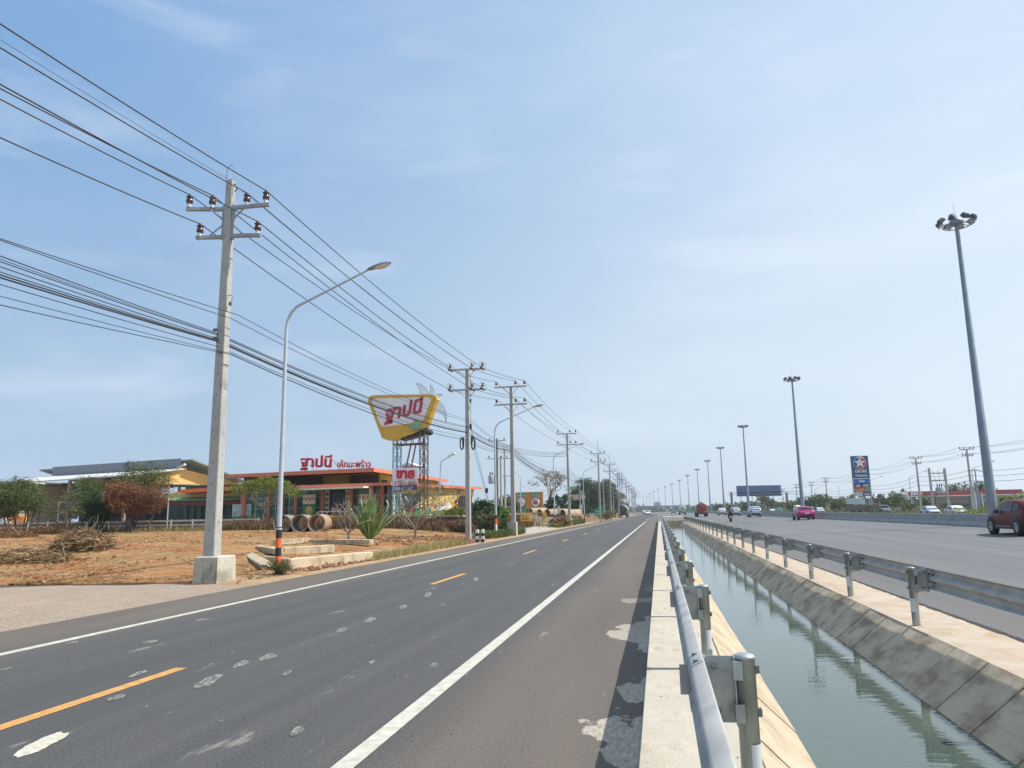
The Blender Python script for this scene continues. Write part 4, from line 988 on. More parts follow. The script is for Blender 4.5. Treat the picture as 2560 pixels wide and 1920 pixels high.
quadbox('roof', [e_l, e_r, a+u*1.0-Vector((0, 0, 1.2)), b_-u*3-Vector((0, 0, 1.2))], .16, mat('roof_sheet_pale', (.52, .52, .49), .6, .08), sh)
quadbox('roof', [b_-u*3-Vector((0, 0, .2)), a+u*2-Vector((0, 0, .2)), a+u*2+v*9-Vector((0, 0, 2.6)), b_-u*3+v*9-Vector((0, 0, 2.6))], .16, rm, sh)
ga = a+u*.6
quadbox('gable', [ga-Vector((0, 0, 1.35)), ga-v*7.6-Vector((0, 0, 2.5)), ga-v*7.6-Vector((0, 0, 3.2)), ga+v*8.6-Vector((0, 0, 3.2)), ga+v*8.6-Vector((0, 0, 2.75))], .15, mat('gable_yellow', (.62, .40, .15), .8, .06), sh, u)
for k in range(6):
    for w_ in (-7.2, 8.2):
        p = a-u*(k*(a-b_).length/5)+v*w_; q = MB(); q.box((p.x, p.y, 3.3), (.3, .3, 6.3)); q.build('column', mat('column_rose', (.30, .20, .16), .8), sh)
for k in range(10):
    p = a-u*(k*(a-b_).length/9); quadbox('truss', [p-v*7.4-Vector((0, 0, 2.8)), p+v*8.2-Vector((0, 0, 2.8)), p+v*8.2-Vector((0, 0, 3.05)), p-v*7.4-Vector((0, 0, 3.05))], .1, mat('truss_brown', (.12, .09, .08), .8), sh, u)
# interior back wall and shopfront under the shed
q = MB(); m0 = (a+b_)/2+v*8.6-u*6; q.box((m0.x, m0.y, 3.0), (26, .2, 3.6), rz=math.atan2(u.y, u.x)); q.build('back_wall', mat('shed_back', (.10, .12, .15), .8, .4, 1), sh)
q = MB(); p0 = P(175, 1280, 78); q.box((p0.x, 78, p0.z), (.12, .1, 2.4)); q.box((p0.x-1.6, 78, p0.z), (.12, .1, 2.4)); q.box((p0.x-.8, 78, p0.z+1.15), (1.5, .1, .12)); q.box((p0.x-.8, 78, p0.z), (1.5, .1, .12)); q.box((p0.x-.8, 78, p0.z-1.1), (1.5, .1, .12)); tag(q.build('door_frame', white_m), 'white framed glass door visible between the roadside trees', 'door frame')
q = MB(); p0 = P(150, 1265, 80); q.box((p0.x, 81, p0.z), (3.4, .1, 3.2)); tag(q.build('glass_screen', mat('screen_glass', (.28, .32, .34), .2, .3, 1)), 'pale curtained glass wall seen between the green tree groups', 'glass wall')
q = MB(); lft = thing('side_house', 'low tan house with a white roof edge at the left border of the photo', 'house'); p0 = P(0, 1205, 74); p1 = P(48, 1210, 74)
q.box((p1.x-6, 78, (p0.z+.6)/2), (12, 7.5, p0.z-.6)); q.build('wall', mat('tan_wall', (.42, .33, .24), .85, .1), lft)
q = MB(); q.add([(p1.x-14, 73.4, p0.z+.55), (p1.x+.9, 73.4, p0.z-.05), (p1.x+.9, 82, p0.z-.05), (p1.x-14, 82, p0.z+.55)]+[(p1.x-14, 73.4, p0.z+.35), (p1.x+.9, 73.4, p0.z-.25), (p1.x+.9, 82, p0.z-.25), (p1.x-14, 82, p0.z+.35)], [(0, 1, 2, 3), (4, 5, 6, 7), (0, 1, 5, 4), (1, 2, 6, 5), (2, 3, 7, 6), (3, 0, 4, 7)]); q.build('roof', mat('roof_sheet_pale', (.52, .52, .49)), lft)
q = MB(); q.box((p1.x-5, 72.9, 2.9), (12, 1.8, .1)); q.build('awning', white_m, lft)
q = MB(); p0 = P(38, 1290, 70); q.box((p0.x, 70, 1.55), (2.9, .1, 1.5)); tag(q.build('orange_board', mat('orange_board', (.85, .28, .05), .6, .25, 3)), 'bright orange board half hidden behind the leftmost trees', 'board')
q = MB(); p0 = P(5, 1300, 69); q.box((p0.x, 69, 1.2), (1.8, .8, 1.1)); q.box((p0.x-.2, 69, 1.9), (1.2, .7, .5)); tag(q.build('ice_box', white_m), 'white appliance beside the orange board at the left border', 'ice box')
# white post and rail fence
ZG = .60
fc = thing('rail_fence', 'white post and rail fence along the far edge of the dirt lot', 'fence', (0, 61, 0)); fm = mat('fence_white', (.60, .60, .58), .7, .1, 4)
fx0 = P(-30, 1325, 61).x; fx1 = P(645, 1320, 61).x
for z in (.98, .58):
    q = MB(); q.box(((fx0+fx1)/2, 0, ZG+z), (fx1-fx0, .07, .12)); q.build('rail', fm, fc)
pf_ = None; n = 13
for k in range(n+1):
    if pf_ is None: q = MB(); q.box((0, 0, ZG+.5), (.10, .10, 1.15)); pf_ = q.build('post', fm, fc, (fx0, .02, 0))
    else: o = pf_.copy(); COL.objects.link(o); o.parent = fc; o.location = (fx0+(fx1-fx0)*k/n, .02, 0)
for px, lb in ((326, 'left blue plastic barrel behind the brown tree'), (336, 'right blue plastic barrel behind the brown tree')):
    p = P(px, 1318, 63); t = MB(); t.lathe((0, 0, 0), [(.001, 0), (.28, 0), (.30, .3), (.28, .6), (.30, .9), (.001, .92)], 12); tag(t.build('barrel', mat('blue_plastic', (.03, .12, .42), .5), None, (p.x, 63, ZG)), lb, 'barrel', 'blue barrels by the fence')

# ------------------------------------------------------------------ concrete pipes
pipe_m = mat_conc('pipe_concrete', (.28, .21, .15), (.37, .29, .22), (.40, .20, .10), .52, .66)
pipe_g = mat_conc('pipe_concrete_grey', (.19, .17, .15), (.27, .245, .215), (.11, .095, .085), .5, .66)
def pipe(x, y, r, L, rz, m, lb, z=ZG, grp=None):
    q = MB(); ri = r*.86
    q.lathe((0, 0, r), [(r, -L/2), (r, L/2), (ri, L/2), (ri, -L/2), (r, -L/2)], 28, axis='Y'); q.sm = [False if i % 1 else True for i in range(len(q.sm))]
    o = q.build('concrete_pipe', m, None, (x, y, z)); o.rotation_euler = (0, 0, rz); return tag(o, lb, 'concrete pipe', grp)
for px, m, lb in ((701, pipe_g, 'grey concrete pipe lying leftmost, half behind the nearest street lamp'), (745, pipe_g, 'grey concrete pipe lying in the middle of the three before the restaurant'), (787, pipe_m, 'rust stained tan concrete pipe, rightmost of the three before the restaurant')):
    p = P(px, 1331, 50.5); pipe(p.x, 51.3, .64, 2.1, rad(12), m, lb, grp='concrete pipes on the dirt lot')
# ------------------------------------------------------------------ old concrete piles lying by the lamp
pile_m = mat_conc('pile_concrete', (.41, .33, .225), (.52, .44, .315), (.29, .22, .14), .5, .66)
def pile(a, b_, w, h, lb, zr=0.0, z=.0):
    a = G(*a, .15+z); b_ = G(*b_, .15+z); d = (b_-a); L = d.length; t = math.atan2(d.y, d.x)
    q = MB(); n = 14; vs = []
    for i in range(n+1):
        for k, (cy, cz) in enumerate(((-.5, 0), (.5, 0), (.5, 1), (.4, 1.08), (-.4, 1.08), (-.5, 1))):
            j = .05*noise.noise(Vector((i*.8, k*3+a.x, a.y))); e = (0.10*noise.noise(Vector((k*2.1, a.x, 1))) if i in (0, n) else 0)
            vs.append((-L/2+L*i/n+e*2, cy*w*(1+j), cz*h*(1+j)))
    q.add(vs, [(i*6+k, i*6+(k+1) % 6, (i+1)*6+(k+1) % 6, (i+1)*6+k) for i in range(n) for k in range(6)]+[tuple(range(5, -1, -1)), tuple(n*6+k for k in range(6))])
    m_ = (a+b_)/2; o = q.build('concrete_pile', pile_m, None, (m_.x, m_.y, gz(m_.x, m_.y)+z)); o.rotation_euler = (zr, rad(0), t); return tag(o, lb, 'concrete pile', 'old concrete piles lying by the nearest lamp')
pile((712, 1412), (922, 1392), .42, .30, 'longest tan concrete pile, lying nearest the road')
pile((622, 1387), (668, 1414), .34, .16, 'short tilted concrete pile end left of the lamp post', .25)
pile((668, 1396), (765, 1406), .5, .20, 'broken rough pile stub just behind the lamp base', -.1)
pile((705, 1385), (830, 1378), .42, .30, 'middle concrete pile with a dark broken end right of the lamp')
pile((648, 1380), (700, 1390), .36, .22, 'pale rubble coated pile piece left of the lamp post')
pile((915, 1378), (1032, 1371), .30, .14, 'thin far pile lying at the right end of the heap')
pile((775, 1366), (930, 1368), .36, .22, 'rear concrete pile at the back of the heap')
pile((690, 1374), (770, 1366), .34, .2, 'rear left pile fragment behind the lamp')

# ------------------------------------------------------------------ billboard with two food pictures, second pipe pile, gates
Yb = 112.0; bb = thing('billboard', 'orange billboard with two green panels showing round plates of food', 'billboard')
q = MB(); a = P(1285, 1231, Yb); b_ = P(1363, 1270, Yb+2); q.prism([(a.x, b_.z), (b_.x, b_.z), (b_.x, P(1363, 1229, Yb).z), (a.x, a.z)], 0, .4, c=(0, Yb, 0)); q.build('board', mat('billboard_orange', (.62, .20, .03), .6, .08), bb)
for x0p, x1p, tx, food in ((1291, 1315.5, 'pale dish', (.62, .45, .42)), (1327, 1352, 'red dish', (.45, .10, .10))):
    a = P(x0p, 1231.5, Yb); b_ = P(x1p, 1271.5, Yb); w_ = b_.x-a.x; cx_ = (a.x+b_.x)/2
    q = MB(); q.box((cx_, Yb-.05, (a.z+b_.z)/2+.0), (w_, .06, (a.z-b_.z)*.99)); pn = q.build('green_panel', mat('panel_green', (.10, .33, .22), .6, .06), bb)
    q = MB(); q.box((cx_, Yb-.10, a.z-.62), (w_*.96, .04, .42)); q.build('title_strip', mat('title_pink', (.60, .42, .38), .6, .2, 6), pn)
    q = MB(); rq = random.Random(len(tx)); xx_ = cx_-w_*.43
    while xx_ < cx_+w_*.42: ww_ = rq.uniform(.03, .07); hh_ = rq.uniform(.18, .32); q.box((xx_, Yb-.13, a.z-.76+hh_/2), (ww_, .02, hh_)); q.box((xx_+.03, Yb-.13, a.z-.76+hh_), (.09, .02, .04)); xx_ += rq.uniform(.10, .15)
    q.build('title_marks', mat('title_dark', (.12, .05, .04), .6), pn)
    zc2 = lerp(a.z, b_.z, .64); rr_ = w_*.45
    q = MB(); q.lathe((cx_, Yb-.10, zc2-.08), [(.001, -.03), (rr_*1.03, -.03), (rr_*1.03, .03)], 24, axis='Y'); q.build('plate_shadow', black_p, pn)
    q = MB(); q.lathe((cx_-.02, Yb-.15, zc2+.04), [(.001, -.04), (rr_*.9, -.04), (rr_, .03)], 24, axis='Y'); q.build('plate', mat('plate_white', (.62, .60, .56), .5), pn)
    q = MB(); q.lathe((cx_-.02, Yb-.20, zc2+.10), [(.001, -.05), (rr_*.45, -.04), (rr_*.66, .03)], 14, axis='Y', R=None); q.build('food', mat('food_'+tx[:4].strip(), food, .6, .4, 5), pn)
for px in (1290, 1328, 1360): p = P(px, 1275, Yb+.3); q = MB(); q.box((p.x, Yb+.3, p.z-.9), (.2, .2, 3)); q.build('leg', bolt_m, bb)
p2g = [(1345, 1286, .48, 108, 'pale pipe lying alone in front of the billboard'), (1370, 1291, .48, 98, 'large tan pipe left of the fourth power pole, open end dark'), (1390, 1292, .50, 96, 'large tan pipe right behind the fourth power pole base'), (1404, 1291, .50, 99, 'large tan pipe middle of the row by the fourth pole'), (1427, 1295, .55, 96, 'large tan pipe at the right end of the row by the fourth pole')]
for px, py, r, Y, lb in p2g:
    p = P(px, py, Y); q = MB(); ri = r*.88; q.lathe((0, 0, r), [(r, -1.6), (r, 1.6), (ri, 1.6), (ri, -1.6), (r, -1.6)], 28, axis='Y'); o = q.build('concrete_pipe', pipe_m, None, (p.x, Y, p.z-.0)); o.rotation_euler = (0, 0, rad(-35)); tag(o, lb, 'concrete pipe', 'big concrete pipes below the billboard')
def gate(name, px0, px1, pyt, pyb, Y, rows, lb, cat='gate'):
    t = thing(name, lb, cat); a = P(px0, pyt, Y); b_ = P(px1, pyt, Y); c_ = P(px0, pyb, Y); w_ = b_.x-a.x; h_ = a.z-c_.z; q = MB()
    for k in range(rows): q.box(((a.x+b_.x)/2, Y, a.z-h_*k/(rows-1)), (w_, .07, .13 if rows < 5 else .08))
    q.build('bar', yb, t); q = MB()
    for k in range(4): q.box((a.x+w_*k/3, Y+.06, (a.z+c_.z)/2), (.10, .08, h_+.3))
    q.build('upright', yb, t); return t
gate('yellow_gate', 1303, 1327, 1285, 1301, 80, 3, 'yellow metal gate behind the third power pole, beside the slim yard lamp')
gate('yellow_gate', 1358, 1365, 1285, 1293, 92, 2, 'small yellow gate end before the tan pipes')
q = MB(); p = P(1266.5, 1290, 80); q.box((p.x, 80, p.z-.2), (.35, .35, 1.6)); tag(q.build('gate_post', yb), 'yellow gate post just left of the third pole block', 'post')
t = thing('mesh_fence', 'thin rusty mesh fence with posts running behind the yellow gate', 'fence'); q = MB(); a = P(1246, 1285, 81); b_ = P(1360, 1285, 93)
for k in range(26): p = a.lerp(b_, k/25); q.box((p.x, p.y, .9), (.04, .04, 1.7))
for z in (1.7, 1.2, .6): q.bar((a.x, a.y, z), (b_.x, b_.y, z), .04)
q.build('mesh', mat('rust_mesh', (.33, .22, .10), .8, .3), t)
# driveway
dvp = [G(1272, 1336, .03), G(1328, 1334, .03), G(1392, 1320, .03), G(1340, 1311, .12), G(1300, 1311, .12)]
q = MB(); n = len(dvp); q.add([(p.x, p.y, p.z+.012) for p in dvp]+[(p.x, p.y, p.z-.3) for p in dvp], [tuple(range(n))]+[(i, (i+1) % n, n+(i+1) % n, n+i) for i in range(n)]); struct(q.build('driveway', mat_conc('driveway_concrete', (.31, .29, .26), (.38, .36, .32), (.26, .21, .17), .55, .7)))
# tall white marker posts and misc in front of the far trees
for px, pyt, pyb, Y, w_, lb in ((1396.5, 1266, 1282, 90, .35, 'white upright marker board left of the fourth pole'), (1452, 1262, 1278, 116, .5, 'white notice plate on the leaning pole by the dark trees')):
    a = P(px, pyt, Y); b_ = P(px, pyb, Y); q = MB(); q.box((a.x, Y, (a.z+b_.z)/2), (w_, .06, a.z-b_.z)); bo = q.build('marker_board', white_m); tag(bo, lb, 'marker board'); q = MB(); q.box((a.x, Y+.06, b_.z/2+.1), (.08, .06, b_.z+.4)); q.build('post', bolt_m, bo)
q = MB(); a = P(1447, 1215, 117); b_ = P(1453, 1300, 117); q.tube([(b_.x, 117, 0), (a.x, 117, a.z)], [.17, .1], 8); q.tube([(a.x+.35+.22*math.cos(k*math.pi/8), 116.8, a.z-2.0+1.2*math.sin(k*math.pi/8)) for k in range(17)], .05, 5, False, mi=1); tag(q.build('leaning_pole', [mat('dark_pole', (.16, .15, .14)), white_m]), 'dark leaning pole with a white cable loop before the tree group', 'utility pole')
t = thing('green_sign', 'green roadside board with white marks at the foot of the fifth pole', 'sign'); a = P(1485, 1272, 134); b_ = P(1508, 1290, 134); q = MB(); q.prism([(a.x, b_.z), (b_.x, b_.z), (b_.x+.1, a.z+.5), (a.x, a.z)], 0, .08, c=(0, 134, 0)); q.build('panel', mat('road_sign_green', (.02, .24, .15), .5, .1), t)
q = MB(); q.bar((a.x+.3, 133.95, lerp(a.z, b_.z, .4)), (b_.x-.5, 133.95, lerp(a.z, b_.z, .3)), .03, .12); q.bar((a.x+.5, 133.95, lerp(a.z, b_.z, .75)), (b_.x-.4, 133.95, lerp(a.z, b_.z, .62)), .03, .14); q.build('white_mark', white_m, t)
for k in range(9):
    a = P(1467+k*3.2, 1293, 122+k); q = MB(); q.box((a.x, a.y, .75), (.10, .10, 1.5)); tag(q.build('fence_post', pole_m), 'short grey fence post in the row right of the fourth street lamp', 'post', 'short fence posts by the fourth street lamp')
# ------------------------------------------------------------------ plants
def leaf_mat(name, a, b_, c=None, rough=.6):
    m = bpy.data.materials.new(name); m.use_nodes = True; N, L = nodes(m); b = N['Principled BSDF']
    b.inputs['Roughness'].default_value = rough; b.inputs['Specular IOR Level'].default_value = .25
    g = N.new('ShaderNodeNewGeometry'); r = N.new('ShaderNodeValToRGB'); L.new(g.outputs['Random Per Island'], r.inputs[0])
    r.color_ramp.elements[0].color = (*a, 1); r.color_ramp.elements[1].color = (*b_, 1)
    if c: e = r.color_ramp.elements.new(.88); e.color = (*b_, 1); r.color_ramp.elements[2].color = (*c, 1)
    L.new(r.outputs[0], b.inputs['Base Color'])
    tr = N.new('ShaderNodeBsdfTranslucent'); L.new(r.outputs[0], tr.inputs[0]); mx = N.new('ShaderNodeMixShader'); mx.inputs[0].default_value = .28
    out = [n for n in N if n.type == 'OUTPUT_MATERIAL'][0]
    L.new(b.outputs[0], mx.inputs[1]); L.new(tr.outputs[0], mx.inputs[2]); L.new(mx.outputs[0], out.inputs[0])
    return m
lf_dark = leaf_mat('leaf_dark', (.022, .055, .018), (.06, .12, .035), (.11, .16, .05))
lf_feather = leaf_mat('leaf_feathery', (.05, .075, .02), (.12, .15, .045), (.24, .24, .09))
lf_yell = leaf_mat('leaf_yellow_green', (.09, .12, .02), (.22, .26, .045), (.34, .33, .08))
lf_brown = leaf_mat('leaf_dead_brown', (.12, .055, .028), (.26, .12, .055), (.36, .20, .10))
lf_olive = leaf_mat('leaf_olive', (.07, .085, .03), (.14, .155, .06), (.22, .21, .10))
lf_fresh = leaf_mat('leaf_fresh', (.05, .11, .02), (.12, .22, .04), (.2, .3, .07))
lf_straw = leaf_mat('straw', (.22, .14, .06), (.42, .29, .13), (.58, .44, .24), .9)
lf_twig = leaf_mat('dead_twigs', (.15, .095, .055), (.36, .25, .14), (.52, .40, .25), .9)
bark = mat('bark', (.17, .13, .10), .9, .3, 5, .5, 14); bark_l = mat('bark_pale', (.24, .195, .155), .9, .25, 5, .4, 14); bark_d = mat('bark_dark', (.055, .045, .038), .9, .3, 5)
def leaves(q, rnd, blobs, n, size, asp=.45, droop=0.0, clump=.32, per=14):
    tot = sum(r[0]*r[1]*r[2] for _, r in blobs)
    for c, r in blobs:
        c = Vector(c); k = max(1, int(n*r[0]*r[1]*r[2]/tot/per))
        for _ in range(k):
            while True:
                d = Vector((rnd.uniform(-1, 1), rnd.uniform(-1, 1), rnd.uniform(-1, 1)))
                if .10 < d.length < 1: break
            d = d*(.55+.45*rnd.random())/max(d.length, .55)
            cc = c+Vector((d.x*r[0], d.y*r[1], d.z*r[2])); cr = clump*min(r)*rnd.uniform(.5, 1.2)
            for _ in range(per):
                p = cc+Vector((rnd.gauss(0, .6), rnd.gauss(0, .6), rnd.gauss(0, .42)))*cr
                a = Vector((rnd.gauss(0, 1), rnd.gauss(0, 1), rnd.gauss(0, .55)-droop)).normalized(); s = size*rnd.uniform(.6, 1.4)
                b_ = a.cross(Vector((rnd.gauss(0, 1), rnd.gauss(0, 1), rnd.gauss(0, 1)))).normalized()*s*asp
                q.add([p-a*s*.5, p+b_*.5, p+a*s*.5, p-b_*.5], [(0, 1, 2, 3)])
def limb(q, rnd, a, b_, r0, r1, n=6, wob=.08):
    a = Vector(a); b_ = Vector(b_); L = (b_-a).length; pts = []
    for i in range(n+1):
        p = a.lerp(b_, i/n)
        if 0 < i < n: p += Vector((rnd.gauss(0, 1), rnd.gauss(0, 1), rnd.gauss(0, .5)))*L*wob*.5
        pts.append(p)
    q.tube(pts, [lerp(r0, r1, i/n) for i in range(n+1)], 6, False); return pts
def tree(label, base, trunk_h, blobs, lm, n, size, tr=.12, bm=None, seed=1, group=None, name='tree', nl=6, asp=.45, droop=0, per=14, clump=.32, stems=1, spread=.4, cat='tree'):
    rnd = random.Random(seed); b0 = Vector(base); t = thing(name, label, cat, b0, 0, group); bm = bm or bark
    q = MB()
    for s_ in range(stems):
        o = Vector((rnd.uniform(-1, 1)*spread*(stems > 1), rnd.uniform(-1, 1)*spread*(stems > 1), -.15)); top_ = Vector((o.x*1.6+rnd.gauss(0, .1), o.y*1.6, trunk_h*rnd.uniform(.85, 1.1)))
        limb(q, rnd, o, top_, tr, tr*.7, 5, .05)
        for k in range(max(2, nl//stems)):
            c, r = blobs[rnd.randrange(len(blobs))]; d = Vector((rnd.uniform(-.7, .7)*r[0], rnd.uniform(-.7, .7)*r[1], rnd.uniform(-.4, .7)*r[2]))
            pts = limb(q, rnd, top_-Vector((0, 0, trunk_h*.15*rnd.random())), Vector(c)+d, tr*.45, tr*.10, 5, .10)
            for e in range(2):
                a = pts[rnd.randint(2, 4)]; limb(q, rnd, a, a+Vector((rnd.gauss(0, .4)*r[0], rnd.gauss(0, .4)*r[1], rnd.uniform(0, .6)*r[2])), tr*.18, tr*.05, 3, .1)
    q.build('trunk', bm, t, recalc=False)
    q = MB(); leaves(q, rnd, blobs, n, size, asp, droop, clump, per); q.build('crown', lm, t, recalc=False)
    return t
def bush(name, label, base, r, lm, n, size, seed=1, cat='bush', group=None, asp=.4, droop=0, stems=True):
    rnd = random.Random(seed); t = thing(name, label, cat, base, 0, group); q = MB()
    bl = [((rnd.uniform(-.5, .5)*r[0], rnd.uniform(-.4, .4)*r[1], r[2]*rnd.uniform(.6, 1.0)), (r[0]*rnd.uniform(.45, .7), r[1]*rnd.uniform(.45, .7), r[2]*rnd.uniform(.45, .7))) for _ in range(5)]
    if stems:
        for _ in range(7): limb(q, rnd, (rnd.gauss(0, .1)*r[0], 0, -.1), (rnd.uniform(-.8, .8)*r[0], rnd.uniform(-.7, .7)*r[1], rnd.uniform(.9, 1.7)*r[2]), .03, .008, 4, .08)
        q.build('stem', bark, t, recalc=False); q = MB()
    leaves(q, rnd, bl, n, size, asp, droop, .4); q.build('foliage', lm, t, recalc=False); return t
# feathery trees on the left
def gpos(px, py, Y, z=ZG): p = P(px, py, Y); return (p.x, Y, z)
def lt_tree(pa, pb_, ptop, Y, label, seed, lm=lf_feather, n=9000, stems=5, low=.34, size=.24, top=True, tr=.07):
    px = (pa+pb_)/2; b0 = gpos(px, 1330, Y); rnd = random.Random(seed); bl = []
    w = (P(pb_, 1280, Y).x-P(pa, 1280, Y).x)/2; h = P(px, ptop, Y).z-ZG
    for k in range(13): bl.append(((rnd.uniform(-.66, .66)*w, rnd.uniform(-1.2, 1.2), h*rnd.uniform(low, .80)), (w*rnd.uniform(.30, .44), 1.1, h*rnd.uniform(.12, .2))))
    if top:
        for k in range(3): bl.append(((rnd.uniform(-.4, .4)*w, 0, h*rnd.uniform(.84, .93)), (w*.2, .5, h*.10)))
    return tree(label, b0, h*.42, bl, lm, n, size, tr, bark_d, seed, 'feathery trees along the dirt lot', stems=stems, nl=14, spread=1.0, asp=.20, per=22, clump=.6)
lt_tree(-30, 158, 1192, 57, 'leftmost feathery green tree behind the brush heaps', 11, n=17000, stems=7)
lt_tree(168, 275, 1180, 59, 'second feathery green tree, left of the brown leaved tree', 12, n=9000)
lt_tree(262, 425, 1150, 60, 'tall feathery green tree rising behind the brown leaved tree', 13, n=14000, low=.45)
lt_tree(250, 415, 1184, 56.5, 'dead tree with rusty brown leaves standing before the green ones', 14, lm=lf_brown, n=15000, stems=3, top=False, low=.42)
lt_tree(138, 205, 1215, 54.5, 'thin young tree with sparse yellowish leaves beside the brush heap', 15, lm=lf_olive, n=1400, stems=2)
lt_tree(205, 300, 1210, 58, 'narrow dark green tree squeezed between the second and third left trees', 16, lm=lf_dark, n=9000)
# scrub that fills the shade below
# flat topped tree in front of the restaurant
b0 = gpos(659, 1318, 64)
tree('flat topped light green tree in front of the restaurant glass', b0, 2.4, [((x*1.0, 0, z), (rx, 1.4, .42)) for x, z, rx in ((-2.4, 3.7, 1.2), (-1.2, 4.2, 1.4), (0, 4.45, 1.5), (1.2, 4.2, 1.4), (2.3, 3.7, 1.2), (-3.1, 3.9, .8), (2.9, 3.3, .7), (0, 3.6, 1.3))], lf_yell, 7000, .13, .13, bark_l, 21, nl=14, asp=.5, per=18, clump=.7)
# two bare branched trees with few leaves
def bare(px, py, Y, label, seed, s=1.0, leaves_=0):
    b0 = gpos(px, py, Y, gz(P(px, py, Y).x, Y)); rnd = random.Random(seed); t = thing('bare_tree', label, 'tree', b0, 0, 'bare forked trees beside the dirt lot'); q = MB()
    def grow(p, d, L, r, dep):
        e = p+d*L; limb(q, rnd, p, e, r, r*.72, 4, .06)
        if dep == 0: return
        for k in range(rnd.choice((2, 3))):
            nd = (d*.55+Vector((rnd.uniform(-1, 1), rnd.uniform(-.7, .7), rnd.uniform(-.15, .7)))).normalized(); grow(e, nd, L*rnd.uniform(.6, .9), r*.66, dep-1)
    grow(Vector((0, 0, -.1)), Vector((.1, 0, 1)), .75*s, .10*s, 0)
    for dx, dz in ((-1, .75), (-.55, .9), (.3, 1), (.85, .8)): grow(Vector((.06, 0, .62*s)), Vector((dx, rnd.uniform(-.3, .3), dz)).normalized(), .85*s, .052*s, 3)
    q.build('trunk', bark_l, t, recalc=False)
    if leaves_: q = MB(); leaves(q, rnd, [((0, 0, 1.9*s), (1.7*s, 1, .8*s))], leaves_, .10, .3, .1, .5); q.build('foliage', lf_olive, t, recalc=False)
    return t
bare(868, 1353, 37, 'bare forked tree with grey branches, left of the spiky agave', 3, .82)
bare(1036, 1338, 43, 'bare forked tree with grey branches, right of the spiky agave', 8, .95, 160)
tree('airy acacia bush growing in front of the for sale banner', gpos(1035, 1320, 50, 1.0), 1.2, [((x, 0, z), (1.0, .8, .45)) for x, z in ((-1.2, 1.9), (0, 2.4), (.9, 2.0), (-.4, 2.9), (1.9, 1.6), (1.2, 2.7), (2.7, 2.2))], lf_olive, 3600, .13, .05, bark, 31, nl=14, asp=.22, per=18, clump=.6, stems=2)
# spiky agave
p = P(925, 1348, 38.5); ag = thing('agave', 'large spiky agave with long upright green leaves beside the concrete piles', 'plant', (p.x, 38.5, gz(p.x, 38.5)))
rnd = random.Random(2)
lf_ag = mat('agave_green', (.12, .20, .06), .45, .3, 2, col2=(.30, .40, .15), spec=.5); lf_ag2 = mat('agave_dry', (.40, .36, .19), .8, .2, 3)
for k in range(84):
    q = MB(); az = rnd.uniform(0, 2*math.pi); el = rad(rnd.choice((86, 82, 76, 70, 62, 54)) + rnd.uniform(-6, 6)); L = 2.75*rnd.uniform(.8, 1.08); d = Vector((math.cos(az)*math.cos(el), math.sin(az)*math.cos(el), math.sin(el))); dry = k > 74
    if dry: d = Vector((math.cos(az), math.sin(az)*.8, .35)).normalized(); L *= .42
    sd = Vector((-math.sin(az), math.cos(az), 0)); up = sd.cross(d); vs = []; n = 7
    for i in range(n+1):
        u = i/n; w = .068*(1-u)**.6*(.6+.8*min(u*3, 1))*(1 if u < .98 else .1); c = d*L*u+Vector((d.x, d.y, 0))*.08*u+Vector((0, 0, -(.55 if dry else .18*math.cos(el)*2)*u*u*L))
        vs += [c-sd*w+up*w*.5, c, c+sd*w+up*w*.5]
    q.add(vs, [(i*3+j, i*3+j+1, i*3+j+4, i*3+j+3) for i in range(n) for j in range(2)], 0, False); q.build('leaf', lf_ag2 if dry else lf_ag, ag, recalc=False)
# small shrub at the lamp foot, weeds
p = P(713, 1432, 21.2); bush('shrub', 'small dark green shrub at the foot of the nearest street lamp', (p.x, 20.9, 0), (.48, .38, .30), lf_olive, 2600, .05, 5, 'shrub')
# brush heaps of cut branches
def heap(label, base, r, seed, n=900, m=lf_twig, nm='brush_heap'):
    rnd = random.Random(seed); t = thing(nm, label, 'brush heap', base, 0, 'heaps of cut branches on the dirt lot'); q = MB()
    for k in range(n):
        u = rnd.uniform(-1, 1); v = rnd.uniform(-1, 1); hh = max(0, 1-u*u-v*v*.6)**.7; p = Vector((u*r[0], v*r[1], rnd.random()*hh*r[2])); a = rnd.uniform(0, 6.3); L = rnd.uniform(.2, 1.0)*.6
        d = Vector((math.cos(a), math.sin(a), rnd.gauss(0, .28))).normalized(); s = d.orthogonal().normalized()*rnd.uniform(.006, .016)*1.4; s2 = d.cross(s)
        e = p+d*L; q.add([p+s, p-s*.5+s2, p-s*.5-s2, e+s*.5, e-s*.3+s2*.5, e-s*.3-s2*.5], [(0, 1, 4, 3), (1, 2, 5, 4), (2, 0, 3, 5)])
    q.build('twigs', m, t, recalc=False)
    q = MB(); leaves(q, rnd, [((0, 0, r[2]*.22), (r[0]*.95, r[1]*.9, r[2]*.30))], n*4, .13, .35, .0, .6); q.build('dead_leaves', lf_straw, t, recalc=False)
    q = MB()
    for k in range(6): a = Vector((rnd.uniform(-.8, .8)*r[0], rnd.uniform(-.6, .6)*r[1], .1)); limb(q, rnd, a, a+Vector((rnd.uniform(-1.2, 1.2), rnd.uniform(-.5, .5), r[2]*rnd.uniform(.6, 1.4))), .028, .008, 5, .1)
    q.build('branches', bark_l, t, recalc=False); return t
def hp(px, py, z=.45): g = G(px, py, z); return (g.x, g.y, gz(g.x, g.y)-.03)
heap('big brown heap of cut branches in the middle of the dirt lot', hp(205, 1378), (1.35, .9, 1.0), 1, 1300)
heap('wide heap of dry branches and debris at the left border', hp(70, 1390), (1.9, 1.0, .55), 2, 800)
heap('dark low branch heap under the leftmost trees', hp(150, 1340), (2.6, 1.2, 1.1), 3, 1100, lf_brown)
